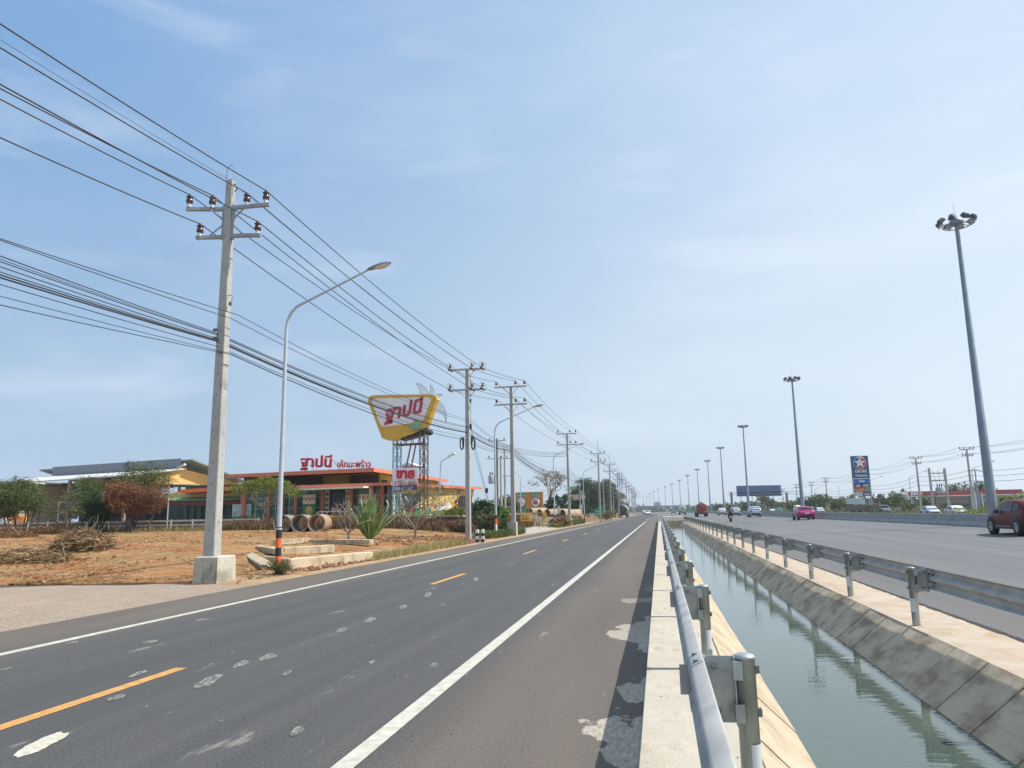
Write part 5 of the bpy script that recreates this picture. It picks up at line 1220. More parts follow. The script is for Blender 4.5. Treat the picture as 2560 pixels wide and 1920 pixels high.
heap('reddish branch heap behind the wide debris heap at the left', hp(10, 1352), (2.4, 1.2, .9), 4, 900, lf_brown)
# dry litter, grass and clods on the lot
def scatter(name, label, zone, n, m, size, seed, upright=.0, zfun=gz, asp=.25):
    rnd = random.Random(seed); q = MB()
    for _ in range(n):
        x, y = zone(rnd)
        p = Vector((x, y, zfun(x, y)+.01)); s = size*rnd.uniform(.5, 1.5)*(1+max(0, y-20)*.012); a = rnd.uniform(0, 6.3)
        d = Vector((math.cos(a), math.sin(a), abs(rnd.gauss(0, .2))+upright*rnd.uniform(.6, 2.2))).normalized()*s; w = Vector((-math.sin(a), math.cos(a), rnd.gauss(0, .4))).normalized()*s*asp
        q.add([p-w*.5, p+w*.5, p+d+w*.15, p+d-w*.15], [(0, 1, 2, 3)])
    o = q.build(name, m, recalc=False); return tag(o, label, cat='grass' if 'grass' in name else 'litter', kind='stuff')
def z_lot(r):
    while True:
        y = 18+42*r.random()**1.6; x = -10.9-r.random()*(.75*y+8)
        if y > gravel_edge(x)+.1 and fbm(x, y, 2, .35) > -.18+.25*r.random() and not (-12.8 < x < -11.3 and 18 < y < 19.4): return x, y
scatter('dry_litter', 'dry leaves and straw scattered over the red dirt lot', z_lot, 22000, lf_straw, .085, 1)
scatter('dry_litter', 'bigger pieces of dry grass and palm litter lying on the dirt lot', z_lot, 3200, lf_straw, .20, 21)
scatter('dark_litter', 'dark twigs and crumbs scattered over the red dirt lot', z_lot, 9000, leaf_mat('dark_twigs', (.05, .03, .02), (.15, .09, .05), (.24, .15, .09), .9), .085, 2)
scatter('dry_grass', 'tufts of dry yellow grass on the road bank beside the piles', lambda r: (-10.6-abs(r.gauss(0, .55))-(.3 if r.random() < .3 else 0), 27+14*r.random()), 5200, leaf_mat('dry_grass', (.22, .19, .07), (.42, .36, .15), (.55, .47, .24), .9), .20, 3, 1.3, asp=.07)
scatter('green_grass', 'green roadside grass around the third pole and driveway', lambda r: (-11.0-abs(r.gauss(0, .8)), r.choice((50+5*r.random(), 53+9*r.random(), 84+30*r.random()))), 7000, leaf_mat('roadside_grass', (.07, .10, .03), (.16, .20, .06), (.30, .29, .12), .9), .30, 4, 1.2, asp=.10)
scatter('weeds', 'brown weeds and dry creepers hanging over the retaining wall below the restaurant', lambda r: (-17-abs(r.gauss(0, 1.0))-r.random()*20, 59.5+r.random()*2.6), 12000, leaf_mat('brown_weeds', (.10, .06, .035), (.24, .16, .09), (.32, .28, .13), .9), .34, 5, 1.8, lambda x, y: gz(x, y)+.25*(y-59.5)*random.random(), asp=.14)
scatter('green_grass', 'dry fringe of grass along the rail fence', lambda r: (-17-r.random()*50, 59.3+r.random()*2), 6000, leaf_mat('fringe_grass', (.14, .13, .05), (.30, .26, .11), (.42, .36, .18), .9), .22, 6, 1.3, asp=.12)
scatter('wall_top_grass', 'yellow green grass on top of the restaurant platform edge', lambda r: (-16.9-r.random()*6, 62.6+r.random()*24), 5000, leaf_mat('top_grass', (.14, .16, .04), (.30, .30, .08), (.42, .40, .14), .9), .30, 7, 1.5, lambda x, y: ZP, asp=.10)
# clods and stones
q = MB(); rnd = random.Random(9)
def z_clod(r):
    k = r.random()
    if k < .35: return -10.75-abs(r.gauss(0, .5)), 22+24*r.random()
    if k < .7: return -11.2-r.random()*5, 38+16*r.random()
    return z_lot(r)
for _ in range(1500):
    x, y = z_clod(rnd); s = rnd.uniform(.02, .09)*(1+y*.01); c = Vector((x, y, gz(x, y)+s*.3))
    vs = [c+Vector((rnd.uniform(.6, 1.2)*s*a, rnd.uniform(.6, 1.2)*s*b_, rnd.uniform(.5, 1)*s*e)) for a, b_, e in ((1, 0, 0), (-1, 0, 0), (0, 1, 0), (0, -1, 0), (0, 0, 1), (0, 0, -1))]
    q.add(vs, [(0, 2, 4), (2, 1, 4), (1, 3, 4), (3, 0, 4), (2, 0, 5), (1, 2, 5), (3, 1, 5), (0, 3, 5)])
tag(q.build('earth_clods', leaf_mat('clod', (.20, .085, .05), (.36, .20, .12), (.46, .36, .26), .95), recalc=False), 'earth clods and pebbles along the road edge and the dirt lot', 'stones', kind='stuff')
# gravel apron in the foreground
def mat_gravel():
    m = bpy.data.materials.new('gravel'); m.use_nodes = True; N, L = nodes(m); b = N['Principled BSDF']; b.inputs['Roughness'].default_value = .95
    tc = N.new('ShaderNodeTexCoord'); v = N.new('ShaderNodeTexVoronoi'); v.inputs['Scale'].default_value = 45; L.new(tc.outputs['Object'], v.inputs[0])
    r = N.new('ShaderNodeValToRGB'); r.color_ramp.elements[0].color = (.24, .18, .135, 1); r.color_ramp.elements[1].color = (.50, .40, .31, 1)
    sp = N.new('ShaderNodeSeparateColor'); L.new(v.outputs['Color'], sp.inputs[0]); L.new(sp.outputs[0], r.inputs[0])
    n = N.new('ShaderNodeTexNoise'); n.inputs['Scale'].default_value = .8; n.inputs['Detail'].default_value = 6; L.new(tc.outputs['Object'], n.inputs[0])
    mr = N.new('ShaderNodeMapRange'); mr.inputs[1].default_value = .45; mr.inputs[2].default_value = .7; mr.inputs[4].default_value = .5; L.new(n.outputs['Fac'], mr.inputs[0])
    mx = N.new('ShaderNodeMix'); mx.data_type = 'RGBA'; mx.inputs['B'].default_value = (.48, .35, .25, 1); L.new(mr.outputs[0], mx.inputs['Factor']); L.new(r.outputs[0], mx.inputs['A']); L.new(mx.outputs['Result'], b.inputs['Base Color'])
    bp = N.new('ShaderNodeBump'); bp.inputs['Strength'].default_value = 1; bp.inputs['Distance'].default_value = .03; L.new(v.outputs['Distance'], bp.inputs['Height']); bp.invert = True; L.new(bp.outputs[0], b.inputs['Normal']); return m
q = MB(); xs_ = frange(-32, -10.24, .45); ny = 34; vs = []
for x in xs_:
    ye = gravel_edge(x)
    if x > -11.4: ye = min(ye, 18.25-(x+11.4)*.6)
    for j in range(ny+1):
        y = lerp(2, ye, j/ny); vs.append((x, y, gz(x, min(y, ye-.1))+.016 if x < -10.5 else -.012+.0*y))
q.add(vs, [(i*(ny+1)+j, (i+1)*(ny+1)+j, (i+1)*(ny+1)+j+1, i*(ny+1)+j+1) for i in range(len(xs_)-1) for j in range(ny)]); struct(q.build('gravel_apron', mat_gravel(), recalc=False))
scatter('weeds', 'brown weeds and creepers below the right side of the restaurant platform', lambda r: (-16.7+abs(r.gauss(0, .7)), 61+r.random()*30), 9000, bpy.data.materials['brown_weeds'], .36, 15, 1.6, lambda x, y: gz(x, y)+.9*random.random()*max(0, 1-(x+16.7)*.8), asp=.14)
for i, (px, Y, r_, lm_) in enumerate(((1075, 61.5, (1.6, .7, .7), lf_twig), (1110, 61, (1.8, .7, .65), lf_brown), (1145, 61.2, (1.3, .7, .7), lf_twig), (985, 61.5, (1.4, .6, .55), lf_brown))):
    bush('bush', ['dry brown scrub under the lattice legs', 'rusty scrub below the yard lamp', 'dry scrub below the flowering bush', 'rusty scrub behind the agave tips'][i], gpos(px, 1320, Y, gz(P(px, 1320, Y).x, Y)), r_, lm_, 1800, .14, 80+i)
# greenery between the second pole and the billboard
bush('bush', 'large dark green bush left of the transformer poles', gpos(1196, 1300, 66, 1.0), (1.9, 1.3, 1.35), lf_dark, 4200, .19, 41, asp=.6)
bush('bush', 'leafy light green bush right beside the second power pole', gpos(1222, 1325, 55, .3), (1.0, .9, 1.0), lf_olive, 2600, .15, 42)
bush('bush', 'bright green leafy bush between the transformer poles and the third pole', gpos(1256, 1305, 74, .6), (1.2, 1.0, 1.35), lf_fresh, 2400, .2, 43, asp=.6)
bush('bush', 'yellow flowering bush at the corner of the restaurant', gpos(1150, 1290, 63.5, ZP), (1.7, .9, .55), lf_yell, 2400, .14, 44)
q = MB(); leaves(q, random.Random(3), [((0, 0, 0), (.3, .2, .2))], 120, .12, .8); p = P(1139, 1262, 62.8); o = q.build('flower_cluster', mat('yellow_flower', (.75, .48, .01), .6), recalc=False); o.location = p; tag(o, 'bright yellow flower cluster on top of the corner bush', 'flowers')
bush('bush', 'olive bush with thin stems below the platform corner', gpos(1215, 1312, 60, .4), (1.3, 1.0, 1.0), lf_olive, 3200, .16, 45)
bush('bush', 'green bush at the foot of the second street lamp', gpos(1248, 1330, 57, .1), (1.1, 1.0, .8), lf_feather, 2800, .15, 46)
bush('bush', 'potted plants and hedge before the left part of the restaurant', gpos(615, 1298, 68.5, ZP-.2), (2.2, .5, .45), lf_dark, 1500, .14, 47)
bush('bush', 'small bush beside the third street lamp', gpos(1393, 1300, 94, .0), (1.3, .9, .7), lf_dark, 1500, .2, 48)
bush('bush', 'dry brown bush before the fourth power pole block', gpos(1408, 1308, 88, .0), (1.3, 1.0, .8), leaf_mat('dry_bush', (.20, .12, .05), (.36, .25, .12)), 2200, .2, 49)
bush('bush', 'dark green hedge clump behind the transformer poles', gpos(1262, 1290, 106, .4), (2.4, 1.8, 2.4), lf_olive, 2600, .3, 50, asp=.6)
bush('bush', 'green shrubs at the foot of the sixth power pole', gpos(1520, 1292, 168, 0), (2.2, 2, 1.4), lf_fresh, 1800, .3, 51)
bush('bush', 'brownish shrubs right of the green roadside board', gpos(1512, 1292, 140, 0), (2.0, 2, 1.3), leaf_mat('dry_bush2', (.16, .12, .06), (.28, .22, .10)), 1500, .3, 52)
# the big dark tree group
TG = 'dark trees behind the side road poles'
for i, (px, Y, yt, wp, lm_, lb) in enumerate(((1447, 165, 1212, 24, lf_dark, 'leftmost dense dark tree of the group behind the fourth street lamp'), (1472, 190, 1188, 27, lf_dark, 'tallest dense dark tree of the group, right of the fourth street lamp'), (1497, 225, 1193, 25, lf_olive, 'olive tree in the tree group, left of the sixth pole'),
        (1516, 270, 1203, 22, lf_dark, 'dark tree of the group behind the sixth power pole'), (1533, 320, 1219, 20, lf_dark, 'dark tree of the group behind the tanker lorry'), (1548, 400, 1240, 16, lf_olive, 'farthest tree of the group, right of the tanker lorry'))):
    p = P(px, 1290, Y); w = wp*Y/1850*1.35; h = P(px, yt, Y).z; rnd = random.Random(60+i); bl = [((rnd.uniform(-.7, .7)*w, rnd.uniform(-.4, .4)*w, h*rnd.uniform(.14, .84)), (w*rnd.uniform(.34, .5), w*.35, h*rnd.uniform(.11, .18))) for _ in range(16)]
    tree(lb, (p.x, Y, 0), h*.35, bl, lm_, 9500, .32*Y/165, .3, bark_l if i == 2 else bark, 60+i, TG, asp=.5, nl=12, per=16, clump=.5)
bare_g = random.Random(70)
t = thing('bare_tree', 'leafless pale tree seen right above the orange billboard', 'tree', gpos(1368, 1290, 135, 0)); q = MB()
def grow2(p, d, L, r, dep):
    e = p+d*L; limb(q, bare_g, p, e, r, r*.7, 3, .05)
    if dep:
        for k in range(3): grow2(e, (d*.6+Vector((bare_g.uniform(-1, 1), bare_g.uniform(-1, 1), bare_g.uniform(-.1, .8)))).normalized(), L*.74, r*.66, dep-1)
grow2(Vector((0, 0, 0)), Vector((0, 0, 1)), 3.2, .2, 5); q.build('trunk', bark_l, t, recalc=False)
q = MB(); leaves(q, bare_g, [((0, 0, 7), (4, 3, 2.6))], 500, .28, .5); q.build('crown', lf_olive, t, recalc=False)
tree('small dark tree left of the fourth power pole behind the billboard end', gpos(1392, 1290, 128, 0), 2, [((x, 0, z), (2, 1.5, 1)) for x, z in ((-2, 2.2), (0, 3.3), (2, 2.4), (1, 4))], lf_dark, 2600, .35, .2, bark, 77, asp=.6)
q = MB(); a = P(1402, 1243, 132); b_ = P(1424, 1236, 132); q.add([(a.x, 132, a.z), (b_.x, 132, b_.z), (b_.x+2, 140, b_.z), (a.x+2, 140, a.z), (a.x, 132, a.z-.25), (b_.x, 132, b_.z-1.2), (b_.x+2, 140, b_.z-.6), (a.x+2, 140, a.z-.3)], [(0, 1, 2, 3), (4, 5, 6, 7), (0, 1, 5, 4), (1, 2, 6, 5), (2, 3, 7, 6), (3, 0, 4, 7)]); q.box((b_.x-.5, 134, b_.z/2-.5), (.3, .3, b_.z-1)); tag(q.build('roof_canopy', mat('canopy_brown', (.13, .10, .09), .8)), 'brown canopy roof peeking out behind the fourth power pole', 'roof')

# grit on the shoulder and the kerb strip
q = MB(); rnd = random.Random(33)
for _ in range(420):
    y = 2.5+26*rnd.random()**1.5; x = rnd.choice((-.24-abs(rnd.gauss(0, .12)), -.2+rnd.random()*.75, -.3-rnd.random()*1.7, 4.45+rnd.random()*.2)); s = rnd.uniform(.003, .0075)*(1+y*.02); zz = .012 if -.22 < x < .6 else -.098 if x > 3 else .003
    c = Vector((x, y, zz+s*.3)); vs = [c+Vector((rnd.uniform(.6, 1.3)*s*a, rnd.uniform(.6, 1.3)*s*b_, rnd.uniform(.5, 1)*s*e)) for a, b_, e in ((1, 0, 0), (-1, 0, 0), (0, 1, 0), (0, -1, 0), (0, 0, 1), (0, 0, -1))]
    q.add(vs, [(0, 2, 4), (2, 1, 4), (1, 3, 4), (3, 0, 4), (2, 0, 5), (1, 2, 5), (3, 1, 5), (0, 3, 5)])
tag(q.build('road_grit', leaf_mat('grit', (.05, .04, .035), (.22, .18, .14), (.45, .40, .33), .95), recalc=False), 'small stones and grit scattered on the road shoulder and kerb strip', 'grit', kind='stuff')
# ------------------------------------------------------------------ high masts in the median
mast_m = mat('mast_steel', (.20, .245, .285), .5, .10, 2, metal=.35); flood_m = mat('flood_housing', (.055, .065, .09), .5, .1, 3); flood_g = mat('flood_glass', (.42, .43, .42), .15, .2, 4, spec=.9)
MG_ = 'high lighting masts down the highway median'
mt = thing('high_mast', 'nearest and tallest lighting mast, right side behind the barrier', 'light mast', (21.0, 53, .3), 0, MG_)
q = MB(); q.tube([(0, 0, 0), (0, 0, 7), (0, 0, 7.02), (0, 0, 14), (0, 0, 14.02), (0, 0, 20.4)], [.31, .245, .235, .18, .17, .125], 16); q.build('mast_pole', mast_m, mt)
q = MB(); q.lathe((0, 0, 20.35), [(.16, 0), (.42, .05), (.42, .28), (.30, .45), (.001, .52)], 16); q.tube([(0, 0, 20.8), (-.05, 0, 22.0)], .012, 5); q.build('mast_head', mast_m, mt)
q = MB(); q.tube([(.86*math.cos(k*math.pi/12), 0.86*math.sin(k*math.pi/12), 20.32) for k in range(25)], .035, 6, False)
for k in range(8): a = k*math.pi/4+.2; q.bar((.3*math.cos(a), .3*math.sin(a), 20.45), (.86*math.cos(a), 0.86*math.sin(a), 20.32), .04)
q.build('lamp_ring', mast_m, mt)
for k in range(8):
    a = k*math.pi/4+.2; q = MB(); o = Vector((1.05*math.cos(a), 1.05*math.sin(a), 20.66)); R = Matrix.Rotation(a, 3, 'Z')@Matrix.Rotation(rad(42), 3, 'Y')
    q.lathe((0, 0, 0), [(.001, .19), (.17, .17), (.27, .05), (.31, -.13), (.29, -.14)], 4, smooth=False); q.v = [tuple(R@(Matrix.Rotation(rad(45), 3, 'Z')@Vector(v))+o) for v in q.v]
    fl = q.build('floodlight', flood_m, mt); q = MB(); q.box(o+R@Vector((0, 0, -.115)), (.37, .37, .03), R=R); q.build('floodlight_glass', flood_g, fl)
MP = [(21.0, 53.2), (20.6, 115.8), (20.3, 180.3), (19.9, 241.7), (19.8, 304.4), (18.8, 367), (16.6, 430), (13.8, 494), (10.0, 560), (5.4, 624), (-.1, 690), (-4.9, 765), (-9.6, 840), (-15.4, 990), (-21.5, 1085)]
ordn = ['nearest', 'second', 'third', 'fourth', 'fifth', 'sixth', 'seventh', 'eighth', 'ninth', 'tenth', 'eleventh', 'twelfth', 'thirteenth', 'fourteenth', 'fifteenth']
for i, (x, y) in enumerate(MP):
    if i == 0: mt.location = (x, y, .3); continue
    c = copy_tree(mt); c.location = (x, y, .3); c.rotation_euler = (0, 0, i*.13); c['label'] = '%s lighting mast from the right in the long median row' % ordn[i]
# ------------------------------------------------------------------ poles and lamps across the highway
RP = [(2560, 1098), (2416, 1122), (2289, 1144.7), (2150, 1176), (2064, 1196), (2027.5, 1206), (1990, 1212), (1956, 1222)]
HR = [[] for _ in range(4)]; first = None; RG = 'concrete power poles across the highway'
rl_ = ['power pole hidden at the right photo border', 'power pole across the highway just left of the nearest mast', 'power pole with extra short arms beside the petrol station canopy', 'power pole behind the tall blue petrol sign', 'power pole left of the tall blue petrol sign', 'power pole above the white vans, fifth from the right', 'power pole right of the blue billboard back', 'power pole touching the right end of the billboard back']
for i, (px, py) in enumerate(RP):
    p = G(px, py, 12.0) if i else Vector((60, 126, 12)); 
    if first is None:
        t = thing('utility_pole', '', 'utility pole', (0, 0, 0), 0, RG); first = t
        pole_mesh(12, .42, .24, False).build('shaft', pole_m, t)
        for z, w_ in ((11.9, 2.5), (10.7, 1.9)):
            q = MB(); q.box((0, -.16, z), (w_, .12, .14)); q.build('crossarm', arm_m, t)
            for x in ((-w_/2+.08, -w_/5, w_/5, w_/2-.08)): q = MB(); insul(q, (x, -.16, z), 1.3); q.build('insulator', [porc, porc_w], t)
    else: t = copy_tree(first)
    t.location = (p.x, p.y, 0); t['label'] = rl_[i]
    for k, (x, z) in enumerate(((-1.15, 12.3), (1.1, 12.3), (-.85, 11.1), (.8, 11.1))): HR[k].append(Vector((p.x+x, p.y-.16, z)))
for k in range(4): run('power_line', ['outer', 'inner', 'lower outer', 'lower inner'][k]+' sagging power line on the poles across the highway', HR[k]+[HR[k][-1]+Vector((2, 60, 0))], .024, .022, group='power lines across the highway')
for k in range(3): run('telephone_cable', ['upper', 'middle', 'lowest'][k]+' low cable on the poles across the highway', [h_-Vector((-1, 0, 4.3+k*.9)) for h_ in HR[0]], .03, .02, m=wire_t, group='low cables across the highway')
fr = None; RLs = [(2428, 1165), (2272, 1187), (2167, 1200), (2095, 1212), (2036, 1220)]
for i, (px, py) in enumerate(RLs):
    p = G(px, py, 8.9)
    lb = ['street lamp across the highway, right of the second power pole', 'street lamp in front of the petrol station canopy', 'street lamp just right of the tall blue petrol sign', 'street lamp left of the tall blue petrol sign', 'small street lamp above the white vans'][i]
    if fr is None: fr = street_lamp(lb, p.x, p.y, h=9.2, arm=3.2, bands=False, group='street lamps across the highway', r0=.11, hs=1.3); t = fr
    else: t = copy_tree(fr); t['label'] = lb
    t.location = (p.x, p.y, 0)
# H frame transformer
t = thing('transformer_stand', 'two post frame with a grey transformer before the petrol station canopy', 'transformer'); Y = 165; a = P(2322, 1170, Y); b_ = P(2361, 1171, Y)
for p in (a, b_): q = MB(); q.box((p.x, Y, p.z/2), (.36, .36, p.z)); q.build('post', pole_m, t)
for py in (1183, 1201, 1233): z = P(2342, py, Y).z; q = MB(); q.box(((a.x+b_.x)/2, Y, z), (b_.x-a.x+.4, .2, .2)); q.build('crossarm', arm_m, t)
p = P(2350, 1226, Y); q = MB(); q.lathe((p.x, Y, p.z-.6), [(.01, 0), (.75, 0), (.8, .1), (.8, 1.1), (.7, 1.2), (.01, 1.25)], 14); q.build('transformer_tank', MATS['transformer_grey'], t); q = MB()
for k in (-.4, 0, .4): q.tube([(p.x+k, Y, p.z+.6), (p.x+k, Y, p.z+1.3)], .1, 6)
q.build('bushing', porc, t); q = MB()
for k in (-1, 0, 1): q.tube([(p.x+k, Y, a.z-.4), (p.x+k*.8+.2, Y, a.z-2.4), (p.x+k*.5, Y, p.z+1.2)], .03, 4)
q.build('drop_wire', wire_m, t)
q = MB(); p = P(2437, 1175, 170); q.tube([(p.x, 170, 0), (p.x, 170, p.z)], .13, 8); q.tube([(p.x-1.3, 170, p.z-.3), (p.x, 170, p.z+.15), (p.x+1.3, 170, p.z-.35)], .1, 6); tag(q.build('yard_light_pole', arm_m), 'thin pole with two drooping lamp arms right of the canopy trees', 'light pole')
# ------------------------------------------------------------------ petrol station
teal = mat('sign_teal_blue', (.02, .085, .16), .45, .06, 2); s_red = mat('sign_red', (.55, .035, .045), .45, .06, 2); s_blue = mat('sign_bright_blue', (.01, .13, .52), .4, .05); s_navy = mat('sign_navy', (.012, .025, .14), .4, .05); s_white = mat('sign_clear_white', (.72, .74, .76), .5, .04)
Y = 190.0; sg = thing('petrol_sign', 'tall blue petrol station sign with a red and blue star disc and stacked panels', 'sign')
x0 = P(2129, 1180, Y).x; x1 = P(2171, 1180, Y).x; x0 = P(2126.5, 1140, Y).x; x1 = P(2169.5, 1139.5, Y).x; xm = (x0+x1)/2; W_ = x1-x0
def zy(py, px=2150): return P(px, py, Y).z
def pan(name, pa, pb_, m, xa=0.0, xb=1.0, dy=0.0):
    q = MB(); z1 = zy(pa); z0 = zy(pb_); q.box((x0+W_*(xa+xb)/2, Y+.3-dy, (z0+z1)/2), (W_*(xb-xa), .6, z1-z0-.02)); return q.build(name, m, sg)
def ptx(name, txt, pa, pb_, xa, xb, m, bold=.03):
    z1 = zy(pa); z0 = zy(pb_); q = MB(); add_text(q, txt, (x0+W_*(xa+xb)/2, Y-.06, (z0+z1)/2), W_*(xb-xa), z1-z0, .06, bold); return q.build(name, m, sg)
hp_ = pan('top_panel', 1139.5, 1195.5, teal); pan('white_divider', 1195.5, 1197, s_white, .02, .98, .03); pan('blue_panel', 1197, 1207.5, s_blue, .04, .97); pan('navy_panel', 1207.5, 1218, s_navy, .04, .97); pan('red_panel', 1218, 1229.5, s_red, .04, .66); pan('green_panel', 1218, 1229.5, mat('sign_green', (.16, .34, .10), .5), .66, .97); pan('white_panel', 1229.5, 1240, mat('sign_pale', (.5, .5, .56), .5), .04, .5); pan('dark_panel', 1229.5, 1240, s_navy, .5, .97)
cz = zy(1157, 2150); cx_ = xm-.05; rr_ = W_*.355
q = MB(); q.lathe((cx_, Y, cz), [(.001, -.05), (rr_*1.06, -.05), (rr_*1.06, .02)], 32, axis='Y'); q.build('disc_rim', s_white, sg)
def fan(ps, m, nm, d): q = MB(); q.prism([(cx_+x*rr_, cz+z*rr_) for x, z in ps], Y-d, Y-d+.02); return q.build(nm, m, sg)
circ = lambda a, b_, n=20: [(math.cos(rad(a+(b_-a)*k/n)), math.sin(rad(a+(b_-a)*k/n))) for k in range(n+1)]
fan(circ(-115, 90), s_red, 'red_half', .09); fan(circ(90, 245), s_blue if False else mat('disc_blue', (.015, .09, .30), .45), 'blue_half', .092)
star = []
for k in range(10): a = 90+36*k; r = .98 if k % 2 == 0 else .40; star.append((r*math.cos(rad(a)), r*math.sin(rad(a))))
q = MB(); q.prism([(cx_+x*rr_, cz+z*rr_) for x, z in star], Y-.13, Y-.10); q.build('white_star', s_white, sg)
fan([(0.02, .10), (.30, .12), (.36, .22), (-.18, -.02), (-.12, .12)], s_red, 'star_notch', .15)
ptx('lettering', 'CALTEX', 1174.5, 1181.5, .15, .86, s_white, .04); ptx('lettering', '+TECHRON', 1186.5, 1192, .13, .86, s_white, .03); ptx('lettering', 'Delo', 1199, 1206, .34, .66, s_white, .03); ptx('lettering', 'แก๊ส', 1210, 1217, .14, .40, s_white, .03); ptx('lettering', 'LPG', 1211, 1216.5, .56, .86, s_white, .04); ptx('lettering', 'mini', 1219.5, 1228, .10, .60, mat('orange_letter', (.75, .25, .06), .5), .05)
q = MB(); q.box((x0+W_*.74, Y-.05, zy(1234)), (W_*.3, .05, .12)); q.box((x0+W_*.74, Y-.05, zy(1236.5)), (W_*.34, .05, .12)); q.build('white_mark', s_white, sg)
for xx in (x0+.08, xm+.1, x1-.08): q = MB(); q.box((xx, Y+.3, zy(1196)/2 if xx != xm+.1 else zy(1240)/2), (.26, .62, zy(1196) if xx != xm+.1 else zy(1240))); q.build('leg', mat('sign_frame_grey', (.36, .37, .36), .6), sg)
Y = 205.0; st = thing('petrol_canopy', 'long petrol station canopy with a dark red fascia and white lettering', 'petrol station')
a = P(2270, 1229, Y); b_ = P(2556, 1223, Y); lo = P(2270, 1240, Y); lo2 = P(2556, 1231, Y); dr_ = mat('fascia_dark_red', (.30, .035, .045), .5, .08)
zt_ = a.z; zb_ = lo.z
q = MB(); q.box(((a.x+b_.x)/2, Y+4, (zt_+zb_)/2), (b_.x-a.x, 8, zt_-zb_)); fa = q.build('fascia', dr_, st)
q = MB(); q.prism([(a.x-1.9, zb_+.5), (a.x-.01, zb_), (a.x-.01, zt_-.02), (a.x-2.4, zt_-.2)], 0, 8, c=(0, Y, 0)); q.build('white_corner', s_white, st)
q = MB(); q.box(((a.x+b_.x)/2+1, Y+4, zb_-.12), (b_.x-a.x+5, 8.6, .2)); q.build('roof_soffit', white_m, st)
q = MB(); w_ = P(2306, 1235, Y).x-P(2278, 1235, Y).x; add_text(q, 'CALTEX', (P(2292, 1235, Y).x, Y-.02, (zt_+zb_)/2), w_, (zt_-zb_)*.72, .08, .07); q.build('lettering', s_white, st)
for px in (2290, 2385, 2440): p = P(px, 1250, Y); q = MB(); q.box((p.x, Y+3, zb_/2), (.8, .8, zb_)); q.build('column', mat('column_grey', (.26, .29, .31), .7), st)
q = MB(); p = P(2338, 1250, 215); p2_ = P(2585, 1250, 215); q.box(((p.x+p2_.x)/2, 219, 2.4), (p2_.x-p.x, 8, 4.8)); wl_ = q.build('shop_wall', mat('shop_wall', (.50, .50, .46), .8), st)
q = MB(); q.box(((p.x+p2_.x)/2, 214.6, 4.6), (p2_.x-p.x+1, .6, 1.1)); q.build('shop_fascia', mat('shop_fascia', (.42, .46, .48), .6), st)
q = MB(); 
q.box(((p.x+p2_.x)/2, 214.8, 1.7), ((p2_.x-p.x)*.9, .3, 1.0)); q.build('shop_window', glass_d, st)
t = thing('gas_sign', 'dark pylon with a small star and a red LPG board beside the tall blue sign', 'sign'); Y = 196.0
a = P(2195, 1235, Y); b_ = P(2207, 1262, Y); q = MB(); q.box(((a.x+b_.x)/2, Y+.3, a.z/2), (b_.x-a.x, .6, a.z)); q.build('pylon', teal, t); q = MB(); q.box((a.x+.35, Y-.03, a.z-.9), (.9, .05, 1.4)); q.build('top_panel', mat('pylon_brown', (.16, .07, .07), .6), t)
a = P(2187, 1249, Y); b_ = P(2202, 1262, Y); q = MB(); q.box(((a.x+b_.x)/2, Y-.1, (a.z+b_.z)/2), (b_.x-a.x, .1, a.z-b_.z)); q.build('red_board', mat('lpg_red', (.62, .09, .06), .5), t); q = MB(); add_text(q, 'LPG', ((a.x+b_.x)/2, Y-.16, (a.z+b_.z)/2-.3), (b_.x-a.x)*.75, .6, .04, .05); q.build('lettering', s_white, t)
q = MB(); a = P(2175, 1246, 215); b_ = P(2255, 1250, 215); q.box(((a.x+b_.x)/2, 219, a.z-.2), (b_.x-a.x, 9, .35)); q.box(((a.x+b_.x)/2+2, 222, a.z/2), ((b_.x-a.x)*.8, 4, a.z-.4), mi=1); tag(q.build('service_shed', [black_p, mat('shed_grey', (.30, .33, .34), .7)]), 'low service building with a thin black roof right of the blue sign', 'building')
t = thing('notice_frame', 'grey panel board in a white post frame left of the nearest mast foot', 'sign'); Y = 130.0; a = P(2437, 1232, Y); b_ = P(2457, 1262, Y); q = MB(); q.box(((a.x+b_.x)/2, Y, (a.z+b_.z)/2), (b_.x-a.x-.2, .1, a.z-b_.z)); q.build('panel', mat('panel_bluegrey', (.20, .24, .30), .6, .15), t)
for p in (a, b_): q = MB(); q.box((p.x, Y-.1, a.z/2), (.14, .14, a.z)); q.build('post', white_m, t)
# ------------------------------------------------------------------ billboard seen from behind
Y = 300.0; bl_ = thing('billboard', 'back of a long blue grey ribbed billboard standing over thin legs', 'billboard'); a = P(1840.5, 1214.5, Y); b_ = P(1952, 1212.5, Y); c_ = P(1842, 1241, Y); d_ = P(1953.5, 1239.5, Y)
q = MB(); n = 56
bm_ = mat('billboard_blue', (.085, .17, .30), .6, .15, .4); vs = []
for k in range(n+1):
    u = k/n; o = .12*(k % 2); p = a.lerp(b_, u); r_ = c_.lerp(d_, u); vs += [(p.x, Y-o, p.z), (p.x, Y-o, r_.z), (p.x, Y+.4, p.z), (p.x, Y+.4, r_.z)]
q.add(vs, [(4*k, 4*k+1, 4*k+5, 4*k+4) for k in range(n)]+[(4*k+2, 4*k+6, 4*k+7, 4*k+3) for k in range(n)]+[(4*k, 4*k+4, 4*k+6, 4*k+2) for k in range(n)]+[(0, 2, 3, 1), (4*n, 4*n+1, 4*n+3, 4*n+2)]); q.build('ribbed_sheet', bm_, bl_, recalc=False)
q = MB()
for py in (1231, 1238): z = P(1900, py, Y).z; q.box(((a.x+b_.x)/2, Y-.2, z), (b_.x-a.x, .15, .45))
q.build('girder', mat('girder_navy', (.035, .06, .12), .6), bl_)
